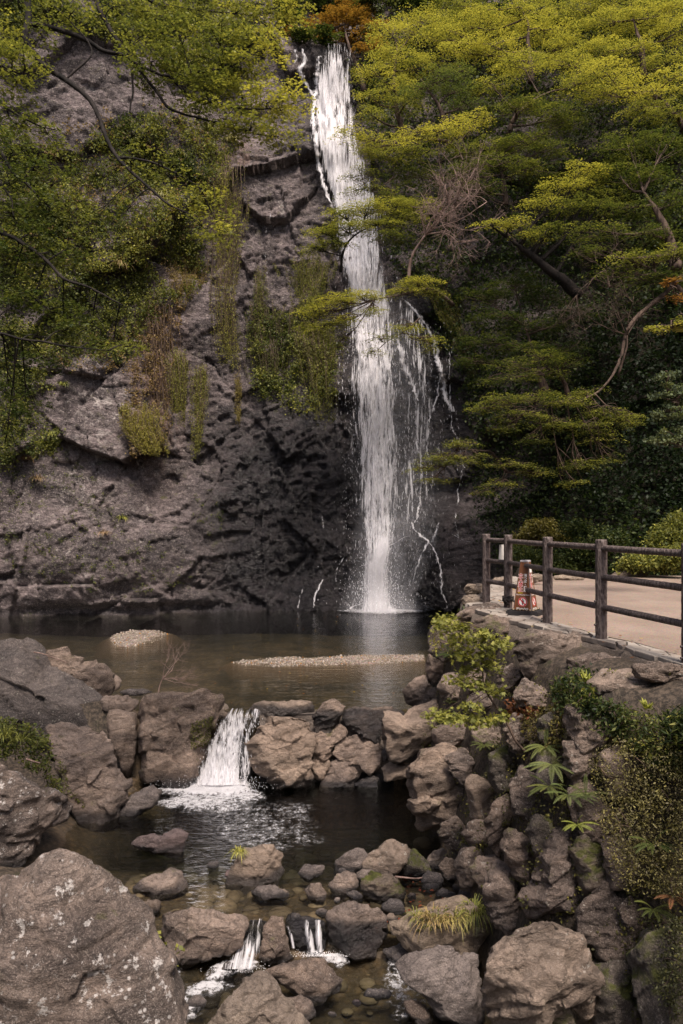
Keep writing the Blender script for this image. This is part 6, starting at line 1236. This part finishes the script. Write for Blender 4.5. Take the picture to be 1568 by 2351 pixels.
shrub('dark green bush behind the second and third fence posts', [(1240, 1290, 50, 26, 20.8), (1300, 1300, 50, 22, 20.4), (1200, 1270, 30, 24, 21.5)], 420, .075, 1.5, 63)
shrub('rusty tinged bush at the foot of the dark slope', [(1240, 1215, 40, 24, 22), (1210, 1235, 30, 24, 22.5), (1280, 1235, 36, 18, 21.8)], 320, .075, 1.8, 64, hue=(.15, .08, .02, .35))
shrub('round dark bush left of the fourth fence post', [(1350, 1265, 50, 30, 20.2), (1330, 1220, 40, 26, 20.8), (1400, 1240, 44, 30, 20)], 420, .08, 1.1, 65)

# ------------------------------------------------------------------ the near maple hanging in from the left
rng = np.random.default_rng(300)
bt = np.array((-5.6, 8.6, .4)); t = empty('maple_tree', bt); tag(t, 'near maple with black limbs whose feathery green boughs hang over the left of the cliff', 'tree')
YT = 8.6; parts = []
trunk = curve([(-5.6, 8.6, .4), (-5.5, 8.7, 3), (-5.0, 8.6, 6), (-4.2, 8.6, 8.8), (-3.6, 8.6, 10.2)], 24); parts.append(tube(trunk - bt, np.linspace(.28, .09, 24), 10, .04, 2))
limbs = [('F', [(100, -160, 8.6), (128, 20, 8.55), (132, 110, 8.5), (120, 195, 8.4), (200, 290, 8.3), (300, 370, 8.2), (400, 440, 8.1), (450, 520, 8.), (480, 620, 7.9), (540, 720, 7.8), (620, 800, 7.7), (690, 870, 7.6), (800, 950, 7.5)], .040),
         ('F', [(132, 120, 8.5), (260, 130, 8.5), (400, 190, 8.45), (480, 235, 8.4), (560, 250, 8.4), (650, 310, 8.4), (780, 350, 8.4), (900, 330, 8.4), (1050, 310, 8.5)], .030),
         ('F', [(420, -120, 9), (450, 20, 8.9), (500, 120, 8.8), (560, 225, 8.7), (597, 300, 8.6), (612, 400, 8.5), (600, 520, 8.4)], .030),
         ('F', [(560, -100, 9), (700, 10, 9), (820, 35, 9), (1000, 55, 9), (1150, 70, 9)], .026), ('F', [(600, 290, 8.6), (700, 400, 8.5), (790, 510, 8.4), (930, 545, 8.4), (1100, 600, 8.4), (1280, 620, 8.5)], .020), ('F', [(780, 350, 8.4), (880, 440, 8.4), (1050, 490, 8.4), (1250, 500, 8.5), (1400, 460, 8.5)], .015),
         ('F', [(-60, 430, 8), (40, 500, 7.9), (140, 560, 7.8), (260, 600, 7.8)], .018), ('F', [(-60, 640, 7.8), (20, 720, 7.7), (60, 800, 7.6), (150, 870, 7.5), (230, 960, 7.5)], .022), ('F', [(-80, 1040, 7.6), (30, 1080, 7.5), (180, 1160, 7.4), (300, 1280, 7.3), (430, 1330, 7.3), (560, 1400, 7.3)], .024),
         ('F', [(540, 720, 7.8), (680, 740, 7.8), (800, 790, 7.8), (900, 850, 7.8)], .014), ('F', [(300, 370, 8.2), (420, 240, 8.3), (330, 110, 8.4), (250, 30, 8.5)], .012), ('F', [(-60, 800, 7.6), (40, 900, 7.5), (60, 1000, 7.4)], .014), ('F', [(-60, 260, 8.2), (60, 330, 8.1), (180, 420, 8.0)], .014),
         ('H', [(-60, 260, 7.2), (100, 300, 7.2), (300, 330, 7.2), (500, 360, 7.2)], .014)]
LP = []
for tg, pts, r in limbs:
    q = U(tg, [(a, b) for a, b, c in pts]); P = curve([at(u, v, y) for (u, v), (_, _, y) in zip(q, pts)], 10 * len(pts)); P += np.stack([fbm(P + k * 9, 2.5, 3, k) * .03 for k in (1, 2, 3)], 1); LP.append(P); parts.append(tube(P - bt, np.linspace(r, max(.004, r * .25), len(P)), 7, .05, 4))
# join limbs that leave the frame back to the trunk
for a, k in ((LP[0][0], 22), (LP[2][0], 23), (LP[3][0], 23), (LP[6][0], 14), (LP[7][0], 13), (LP[8][0], 10), (LP[11][0], 12), (LP[12][0], 15), (LP[13][0], 8)): parts.append(tube(curve([trunk[k], (trunk[k] + a) / 2 + [0, 0, .12], a], 12) - bt, np.linspace(.05, .03, 12), 7))
AL = np.concatenate(LP)
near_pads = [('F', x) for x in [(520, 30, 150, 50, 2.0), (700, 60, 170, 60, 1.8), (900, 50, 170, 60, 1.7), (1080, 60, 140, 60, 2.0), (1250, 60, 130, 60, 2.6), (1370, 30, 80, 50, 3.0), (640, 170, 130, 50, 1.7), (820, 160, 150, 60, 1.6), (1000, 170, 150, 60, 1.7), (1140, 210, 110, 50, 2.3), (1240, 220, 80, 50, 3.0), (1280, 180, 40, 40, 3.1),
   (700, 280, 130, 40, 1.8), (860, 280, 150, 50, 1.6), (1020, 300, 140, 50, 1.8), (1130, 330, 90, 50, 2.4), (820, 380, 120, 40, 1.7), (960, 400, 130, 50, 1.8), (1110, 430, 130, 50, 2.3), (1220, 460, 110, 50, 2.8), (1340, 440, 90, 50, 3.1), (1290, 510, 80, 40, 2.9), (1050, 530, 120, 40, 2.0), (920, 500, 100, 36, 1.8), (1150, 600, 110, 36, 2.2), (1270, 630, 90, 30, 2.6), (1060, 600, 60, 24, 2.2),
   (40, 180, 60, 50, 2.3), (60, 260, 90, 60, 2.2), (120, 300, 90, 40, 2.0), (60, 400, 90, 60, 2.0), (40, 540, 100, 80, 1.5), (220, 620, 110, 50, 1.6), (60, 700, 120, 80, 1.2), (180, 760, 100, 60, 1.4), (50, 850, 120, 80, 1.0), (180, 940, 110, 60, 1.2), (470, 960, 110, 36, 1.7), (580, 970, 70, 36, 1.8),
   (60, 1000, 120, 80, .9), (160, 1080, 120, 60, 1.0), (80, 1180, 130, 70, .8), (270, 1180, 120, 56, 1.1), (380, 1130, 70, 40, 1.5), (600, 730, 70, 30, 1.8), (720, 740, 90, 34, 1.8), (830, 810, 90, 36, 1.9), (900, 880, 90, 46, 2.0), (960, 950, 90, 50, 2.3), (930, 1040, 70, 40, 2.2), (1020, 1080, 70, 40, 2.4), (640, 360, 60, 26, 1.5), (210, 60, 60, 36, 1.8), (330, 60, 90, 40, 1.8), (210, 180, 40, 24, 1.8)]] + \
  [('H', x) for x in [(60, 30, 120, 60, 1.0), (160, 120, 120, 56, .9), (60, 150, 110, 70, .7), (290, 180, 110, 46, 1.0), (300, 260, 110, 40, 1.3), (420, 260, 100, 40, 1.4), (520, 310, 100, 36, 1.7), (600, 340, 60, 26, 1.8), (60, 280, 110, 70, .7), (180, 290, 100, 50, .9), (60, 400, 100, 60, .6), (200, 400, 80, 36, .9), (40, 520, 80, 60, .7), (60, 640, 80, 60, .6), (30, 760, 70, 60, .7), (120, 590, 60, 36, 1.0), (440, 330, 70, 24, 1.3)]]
Pn, Cn, ntw = [], [], []
for tg, (a, b, ru, rv, tn) in near_pads:
    (u, v), = U(tg, [(a, b)]); ru *= .5; rv *= .5; A0 = np.array([at(u, v, y) for y in (7.6, 8.0, 8.4, 8.8)]); k = np.argmin([np.min(np.linalg.norm(AL - p, axis=1)) for p in A0]); c = A0[k]; y = c[1]; s_ = y / FU; rx, rz = ru * s_, rv * s_
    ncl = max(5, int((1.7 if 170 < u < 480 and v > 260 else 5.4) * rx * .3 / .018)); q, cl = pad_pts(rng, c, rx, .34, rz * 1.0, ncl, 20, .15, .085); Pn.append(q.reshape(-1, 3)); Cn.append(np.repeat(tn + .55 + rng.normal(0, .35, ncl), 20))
    a0 = AL[np.argmin(np.linalg.norm(AL - c, axis=1))]; parts.append(tube(curve([a0, (a0 + c) / 2 + [0, 0, .03], c], 8) - bt, np.linspace(.008, .004, 8), 5))
    for j in rng.choice(ncl, min(ncl, 7), replace=False): parts.append(tube(curve([c + (a0 - c) * rng.uniform(0, .4), (c + cl[j]) / 2 + rng.normal(0, .02, 3), cl[j]], 5) - bt, np.linspace(.004, .0015, 5), 4))
V, F = cat(parts); link(bpy.data.objects.new('trunk', mesh('trunk', V, F, M['darkbark'])), t)
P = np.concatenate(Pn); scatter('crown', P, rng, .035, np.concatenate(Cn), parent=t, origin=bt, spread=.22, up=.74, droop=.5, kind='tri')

# ------------------------------------------------------------------ plants on the bank and among the boulders
nh = np.vectorize(lambda u, v: near_hit(u, v))
rng = np.random.default_rng(410)
(fu, fv), = U('D', [(845, 630)]); y0 = near_hit(fu, fv) - .25; b0 = np.array(at(fu, fv, y0)); t = empty('maple_sapling', b0); tag(t, 'young yellow green maple sapling sprouting from the rock bank below the fence', 'sapling')
stem = U('D', [(845, 630), (800, 580), (770, 520), (735, 455), (690, 395), (655, 330), (648, 260), (640, 190), (650, 120), (640, 60)]); Ps = curve([at(u, v, y0 - .02 * i) for i, (u, v) in enumerate(stem)], 40); parts = [tube(Ps - b0, np.linspace(.014, .004, 40), 6)]
cl = [(500, 30, 60, 18), (545, 60, 50, 16), (600, 110, 50, 18), (640, 130, 46, 18), (700, 125, 50, 20), (752, 135, 36, 20), (560, 180, 50, 16), (620, 200, 60, 20), (690, 235, 50, 18), (540, 295, 50, 14), (600, 315, 44, 14), (665, 330, 50, 16), (715, 355, 30, 12), (440, 462, 60, 12), (500, 480, 60, 14), (560, 470, 60, 16), (620, 490, 50, 12), (690, 480, 40, 14), (740, 470, 26, 14), (600, 420, 40, 10), (660, 180, 40, 14), (580, 250, 36, 10), (520, 110, 40, 16), (470, 50, 36, 20), (640, 80, 30, 10)]
P_ = []
for (a, b, ru, rv) in cl:
    (u, v), = U('D', [(a, b)]); c = np.array(at(u, v, y0 - .12 + rng.normal(0, .08))); s_ = y0 / FU; k = int(ru * 1.7); q = c + rng.normal(0, 1, (k, 3)) * [ru * .33 * s_, ru * .3 * s_, rv * .5 * s_]; P_.append(q)
    a0 = Ps[np.argmin(np.linalg.norm(Ps - c, axis=1))]; parts.append(tube(curve([a0, (a0 + c) / 2 + [0, 0, .02], c], 7) - b0, np.linspace(.004, .0015, 7), 4))
V, F = cat(parts); link(bpy.data.objects.new('trunk', mesh('trunk', V, F, M['bark'])), t); scatter('crown', np.concatenate(P_), rng, .044, 2.85, parent=t, origin=b0, spread=.35, up=.6, kind='star', droop=.3)
for (a, b, nf, L, tn, lean, lb, hue) in [(500, 190, 9, .42, 1.2, (0, -.3, .1), 'dark green fern beside the yellow sapling near the pool', None), (655, 600, 8, .30, 2.0, (0, -.5, .1), 'mid green fern in the shaded crevice below the sapling', None), (580, 20, 6, .34, 1.3, (0, -.2, .8), 'upright dark fern at the corner of the path ledge', None), (500, 405, 4, .2, 1.7, (0, -.5, .3), 'little fern above the big cracked bank rock', None), (600, 410, 4, .2, 1.5, (.2, -.5, .2), 'little fern under the sapling leaves', None),
                                      (935, 610, 6, .36, 2.3, (-.1, -.6, .1), 'broad light fern at the top of the fern column on the bank', (.14, .17, .07, .5)), (965, 690, 7, .42, 2.5, (-.2, -.6, .0), 'largest pale fern in the middle of the fern column', (.17, .2, .09, .6)), (950, 790, 6, .34, 2.2, (-.3, -.5, .0), 'fern with glossy fronds below the largest pale one', None), (1040, 830, 7, .38, 2.4, (.1, -.6, .1), 'spreading fern at the foot of the fern column', (.15, .19, .08, .5)), (1120, 830, 5, .32, 1.7, (.2, -.5, .2), 'darker fern tucked right of the spreading one', None)]:
    (u, v), = U('D', [(a, b)]); fern(lb, at(u, v, near_hit(u, v) - .2), nf + 3, L * .66, rng, tn * .85, lean, hue and (*hue[:3], hue[3] * .6))
for (a, b, nf, L, tn, lb, hue) in [(1080, 150, 6, .30, 2.9, 'lime green fern leaning out over the dark rocks', (.2, .24, .05, .5)), (1430, 240, 7, .36, 1.4, 'deep green fern under the pale creeping bush', None), (1430, 540, 5, .34, 2.0, 'long fern frond group drooping at the low right bank', None), (1520, 480, 5, .3, 1.8, 'withered reddish fern on the low right bank', (.22, .09, .05, .8))]:
    (u, v), = U('C', [(a, b)]); fern(lb, at(u, v, near_hit(u, v, 4.) - .2), nf + 3, L * .6, rng, tn, (-.1, -.6, .1), hue)
# creeping bush over the right of the bank
def bank_bush(label, poly, n, leaf, tone, hue, seed, off, name='creeping_bush', kind='kite', twig=26, per=8, cr=.07, W=.45, up=.35, group='bushes creeping over the bank', cat_='bush'):
    rng = np.random.default_rng(seed); p = np.array(poly); lo, hi = p.min(0), p.max(0); u = rng.uniform(lo[0], hi[0], n * 4); v = rng.uniform(lo[1], hi[1], n * 4); k = in_poly(u, v, poly); u, v = u[k][:n], v[k][:n]
    y = nh(u, v) - off * rng.uniform(.1, 1, len(u)); C_ = np.stack([(u - CX) / FU * y, y, CAMZ - (v - HV) / FU * y], 1); b0 = C_[np.argmax(v)] + [0, .1, 0]; t = empty(name, b0); tag(t, label, cat_, group); st = []
    for i in rng.choice(len(C_), min(twig, len(C_)), replace=False):
        j = np.argsort(np.linalg.norm(C_ - C_[i], axis=1))[min(40, len(C_) - 1)]; st.append(tube(curve([C_[i], (C_[i] + C_[j]) / 2 + rng.normal(0, .03, 3), C_[j]], 7) - b0, np.linspace(.007, .003, 7), 4))
    V, F = cat(st); o = bpy.data.objects.new('stem', mesh('stem', V, F, M['bark'])); link(o, t); o['kind'] = 'stuff'
    P = clumps(C_, rng, per, np.full(len(C_), cr)); scatter('foliage', P, rng, leaf, tone + np.repeat(rng.normal(0, .75, len(C_)), per), parent=t, origin=b0, hue=hue, up=up, spread=.4, kind=kind, W=W)
bank_bush('large pale pinkish green creeping bush covering the right of the bank', U('D', [(1180, 640), (1240, 580), (1330, 580), (1568, 600), (1700, 700), (1700, 1300), (1500, 1290), (1400, 1260), (1280, 1230), (1220, 1080), (1190, 900), (1160, 760)]), 1000, .025, 2.45, (.25, .18, .13, .42), 71, .30, per=11)
bank_bush('dark glossy ivy tumbling over the ledge rocks', U('D', [(960, 330), (1060, 250), (1150, 260), (1130, 330), (1180, 400), (1280, 420), (1330, 500), (1250, 560), (1120, 470), (1010, 430)]), 360, .045, 1.1, None, 72, .15, name='ivy', cat_='ivy', up=.3)
bank_bush('mixed green weeds below the ledge at the right of the bank', U('D', [(1250, 440), (1450, 470), (1600, 430), (1700, 500), (1700, 760), (1450, 700), (1300, 600)]), 420, .04, 1.6, None, 73, .2, name='weeds', cat_='weeds')
bank_bush('dark shrub with narrow leaves drooping at the end of the ledge', U('D', [(1500, 480), (1600, 420), (1720, 440), (1720, 660), (1560, 620)]), 260, .075, .9, None, 74, .3, W=.22, up=.1)
bank_bush('small leafed creeper between sapling and ledge rocks', U('D', [(760, 470), (900, 440), (1000, 420), (1040, 520), (960, 620), (860, 560)]), 200, .035, 1.8, (.2, .11, .06, .35), 75, .12, name='creeper', cat_='creeper')
bank_bush('yellowish weeds on the mossy corner below the path end', U('D', [(430, 20), (540, -10), (580, 60), (520, 200), (430, 190), (410, 90)]), 130, .04, 2.9, None, 76, .2, name='weeds', cat_='weeds')
bank_bush('dark low weeds on the mossy rocks at the bottom right corner', U('C', [(1390, 600), (1568, 560), (1700, 700), (1700, 1060), (1500, 1000), (1420, 800)]), 420, .028, 1.3, (.16, .14, .09, .4), 77, .3, name='weeds', cat_='weeds')
bank_bush('reddish dead leaves caught among the bank rocks under the sapling', U('D', [(750, 400), (830, 400), (890, 430), (850, 470), (770, 460)]), 60, .05, 1.5, (.17, .06, .03, .9), 78, .12, name='leaf_litter', cat_='leaf litter', twig=6)
# moss, tiny weeds and dead leaves in the joints of the bank
jp = U('D', [(300, 500), (560, 260), (760, 200), (1000, 330), (1568, 440), (1568, 1860), (1100, 1860), (900, 1480), (700, 1350), (480, 1100), (560, 900)]); lo, hi = np.min(jp, 0), np.max(jp, 0); rj = np.random.default_rng(909); Cj = []
while len(Cj) < 620:
    u, v = rj.uniform(lo[0], hi[0]), rj.uniform(lo[1], hi[1])
    if in_poly(np.array([u]), np.array([v]), jp)[0]:
        y = near_hit(u, v) + .05 - rj.uniform(0, .12); Cj.append(at(u, v, y))
Cj = np.array([tuple(c) for c in Cj]); Pj = clumps(Cj, rj, 12, rj.uniform(.03, .09, len(Cj))); tj = np.repeat(1.5 + rj.normal(0, .8, len(Cj)), 12); tag(scatter('joint_moss', Pj, rj, .030, tj, spread=.5, up=.4, hue=(.12, .085, .035, .4)), kind='stuff')
# small weeds and moss rosettes on the ledge
for (a, b, lb) in [(1125, 300, 'bright spiky weed on the ledge above the ivy'), (1505, 280, 'bright little rosette weed near the end of the ledge'), (1230, 285, 'short weed between the ledge rocks'), (1405, 430, 'yellow green weed on the front of the ledge')]:
    (u, v), = U('D', [(a, b)]); tuft('weed', lb, at(u, v, near_hit(u, v) - .12), 26, .11, .03, .3, 3.0, rng, (.22, .24, .03, .5), 'weeds on the ledge', .008, 'weed')
# grass on the ledge shaped stone, on the square stone and others
def rock_tuft(tg, p, y, n, L, sp, tn, lb, hue=None, droop=.8, w=.004): (u, v), = U(tg, [p]); q_ = at(u, v, y) if y else Vector(moss_on(C9, [(u - 3, v - 3), (u + 3, v - 3), (u + 3, v + 3), (u - 3, v + 3)], 4)[0][0]); return tuft('grass_tuft', lb, q_, n, L, sp, droop, tn, rng, hue, 'grass growing on the stream rocks', w, lean=(0, -.5))
yk = 7.82
rock_tuft('C', (612, 556), None, 170, .34, .10, 2.6, 'large arching grass clump on the right end of the ledge shaped rock')
rock_tuft('C', (500, 580), None, 120, .26, .13, 2.8, 'middle grass clump with straw coloured tips on the ledge shaped rock', (.32, .22, .10, .45))
rock_tuft('C', (420, 585), None, 120, .28, .12, 2.9, 'dry grass clump drooping in front of the ledge shaped rock', (.34, .2, .11, .6))
rock_tuft('C', (350, 575), None, 60, .2, .07, 2.7, 'short grass clump at the left end of the ledge shaped rock')
rock_tuft('B', (1100, 215), y_on(1850.2 + 182, -1.1) + .02, 70, .2, .05, 3.2, 'yellow green tuft on the corner of the square tan rock')
# weeds by the left boulders
(u, v), = U('A', [(60, 600)])
def weed_patch(label, poly, yy, n, leaf, tone, hue, seed, name='weeds', cat_='weeds', blades=60, per=7, group=None):
    rng = np.random.default_rng(seed); p = np.array(poly); lo, hi = p.min(0), p.max(0); u = rng.uniform(lo[0], hi[0], n * 4); v = rng.uniform(lo[1], hi[1], n * 4); k = in_poly(u, v, poly); u, v = u[k][:n], v[k][:n]; y = yy + rng.uniform(-.25, .25, len(u)); C_ = np.stack([(u - CX) / FU * y, y, CAMZ - (v - HV) / FU * y], 1)
    b0 = C_[np.argmax(v)]; t = empty(name, b0); tag(t, label, cat_, group); P = clumps(C_, rng, per, np.full(len(C_), .05)); scatter('foliage', P, rng, leaf, tone, parent=t, origin=b0, hue=hue, up=.5, spread=.5)
    st = [tube(curve([c - [0, 0, .12], c - [0, 0, .05] + rng.normal(0, .02, 3), c], 4) - b0, [.003] * 4, 4) for c in C_[:90]]; V, F = cat(st); o = bpy.data.objects.new('stem', mesh('stem', V, F, M['bark'])); link(o, t); o['kind'] = 'stuff'
weed_patch('leafy green weeds growing between the huge sloping boulder and the lichen patched one', U('A', [(-60, 470), (40, 480), (130, 500), (220, 560), (240, 640), (230, 700), (150, 720), (80, 660), (-60, 640)]), 10.7, 300, .05, 2.0, None, 81)
for (a, b, L, n, lb) in [(20, 560, .4, 70, 'arching grass clump among the leafy weeds at the edge of the photo'), (90, 580, .3, 40, 'thin grass clump among the leafy weeds nearer the tan boulder')]:
    (u, v), = U('A', [(a, b)]); tuft('grass_tuft', lb, at(u, v, 10.3), n, L, .08, .7, 2.5, rng, None, 'grass among the leafy weeds', .005, lean=(.3, -.4))
weed_patch('weeds creeping down the mossy side of the large tan boulder', U('A', [(190, 700), (260, 760), (300, 850), (270, 860), (220, 780)]), 11.0, 40, .05, 2.2, None, 82)
# leafy sprig at the side of the enormous boulder
def sprig(label, pts, y, leafp, L, seed):
    rng = np.random.default_rng(seed); b0 = np.array(at(*pts[0], y)); t = empty('leafy_sprig', b0); tag(t, label, 'sprig', 'sprigs beside the enormous boulder'); P = curve([at(u, v, y) for u, v in pts], 16); V, F = tube(P - b0, np.linspace(.006, .002, 16), 5); link(bpy.data.objects.new('stem', mesh('stem', V, F, M['bark'])), t)
    Q = np.array([at(u, v, y - .03) for u, v in leafp]); Q = np.repeat(Q, 2, 0) + rng.normal(0, .012, (len(leafp) * 2, 3)); V, F, k = leaves(Q, rng, L, .75, .45, .2); c = tone_col(np.full(len(Q), 3.0), rng, len(Q), .3)
    for i in range(len(Q)):
        o = bpy.data.objects.new('leaf', mesh('leaf', V[i * 4:i * 4 + 4] - b0, [(0, 1, 2, 3)], M['leaf'], smooth=False, tint=c[i:i + 1].repeat(4, 0))); link(o, t)
sprig('yellow green leafy sprig rising beside the edge of the enormous boulder', U('B', [(770, 830), (740, 740), (720, 660), (690, 590)]), 6.6, U('B', [(680, 588), (738, 590), (740, 602), (715, 612), (735, 622), (750, 628), (700, 620), (690, 635), (745, 660), (765, 668), (735, 690), (750, 700), (770, 690), (790, 710), (805, 655), (815, 640), (830, 655), (775, 740), (760, 715)]), .05, 1)
sprig('small sprig low on the side of the enormous boulder', U('B', [(800, 900), (805, 850), (790, 780)]), 6.45, U('B', [(790, 775), (800, 735), (815, 845), (800, 860), (825, 880), (795, 870)]), .045, 2)
# dead branch caught on the weir
rng = np.random.default_rng(500); b0 = at(*U('A', [(725, 360)])[0], 13.9); t = empty('dead_branch', b0); tag(t, 'bare pinkish dead branch standing behind the big round boulder', 'branch'); out = []
V, F = tube(curve([(0, 0, -.05), (.03, 0, .12), (.10, .02, .30)], 8), np.linspace(.014, .009, 8), 6); link(bpy.data.objects.new('stem', mesh('stem', V, F, M['twig'])), t)
for dxy in ((.5, 0, .12), (.45, -.2, .2), (.3, .2, .35), (.05, 0, .5), (.6, .1, .02), (.4, .1, .25)): twigs(rng, (.08, .02, .24), dxy, .42, .007, 3, out, .45, 3, .02)
V, F = cat(out); link(bpy.data.objects.new('twigs', mesh('twigs', V, F, M['twig'])), t)['kind'] = 'stuff'
# sticks
for tg, pts, y, r, lb in [('A', [(155, 172), (190, 178), (240, 195), (310, 222)], 13.6, .012, 'thin pale dead stick lying over the knobbly boulder'), ('C', [(245, 388), (290, 392), (340, 396), (372, 392)], 9.0, .012, 'pale driftwood stick lying below the triangular mossy rock'), ('A', [(120, 662), (150, 672), (185, 682)], 10.3, .014, 'short brown stick among the leafy weeds')]:
    P = curve([at(u, v, y) for u, v in U(tg, pts)], 14); V, F = tube(P - P[0], np.linspace(r, r * .6, 14), 6, .08, 1); o = bpy.data.objects.new('stick', mesh('stick', V, F, M['twig'])); o.location = P[0]; link(o); tag(o, lb, 'stick', 'loose dead sticks')
# moss flank of the big round boulder and of the bank: cushions of short moss blades
for o, tg, poly, n in ((A5, 'A', [(880, 500), (975, 465), (985, 520), (950, 600), (880, 620), (870, 570)], 900), (A6, 'A', [(245, 640), (300, 690), (320, 800), (400, 870), (380, 890), (280, 800)], 420), (C9, 'C', [(330, 560), (480, 520), (600, 560), (640, 620), (340, 640)], 260)):
    P_, N_ = moss_on(o, U(tg, poly), n); V, F, k = leaves(P_, rng, .026, .6, .2, -.4, dirs=N_ + [0, 0, .3]); c = tone_col(np.full(len(P_), 2.1), rng, len(P_), .4, (.10, .10, .012, .5))
    m_ = bpy.data.objects.new('moss', mesh('moss', V - np.array(o.location), F, M['grass'], smooth=False, tint=tone_n(c, k))); link(m_, o); m_['kind'] = 'stuff'
# fallen leaves
rng = np.random.default_rng(77); n = 260; P = []
for i in range(n):
    k = rng.random()
    if k < .35: a = rng.uniform(0, 1); P.append((4.3 + 3.2 * a + rng.normal(0, .2), 17.7 + 1.2 * math.sin(a * 2.2) - abs(rng.normal(0, .25)), ZP + .008))
    elif k < .6: P.append((rng.uniform(-3, 2), rng.uniform(14, 27), .006))
    else: y = rng.uniform(6.5, 17); P.append((float(np.interp(y, edge_pts[:11, 1], edge_pts[:11, 0])) + rng.normal(0, .25), y, ZP + .03))
P = np.array(P); V, F, k = leaves(P, rng, .055, .7, .93); c = np.where(rng.random((n, 1)) < .4, np.array([[.38, .26, .05]]), np.array([[.22, .09, .035]])) * rng.uniform(.6, 1.3, (n, 1)); tag(obj('fallen_leaves', V, F, M['leaf'], smooth=False, tint=tone_n(c, k)), kind='stuff')
n = 130; P = np.stack([rng.uniform(.3, 1.2, n), rng.uniform(8.3, 10.2, n), np.full(n, -1.085)], 1); V, F, k = leaves(P, rng, .045, .7, .9); c = np.array([[.20, .055, .03]]) * rng.uniform(.5, 1.4, (n, 1)); tag(obj('red_leaf_litter', V, F, M['leaf'], smooth=False, tint=tone_n(c, k)), kind='stuff')
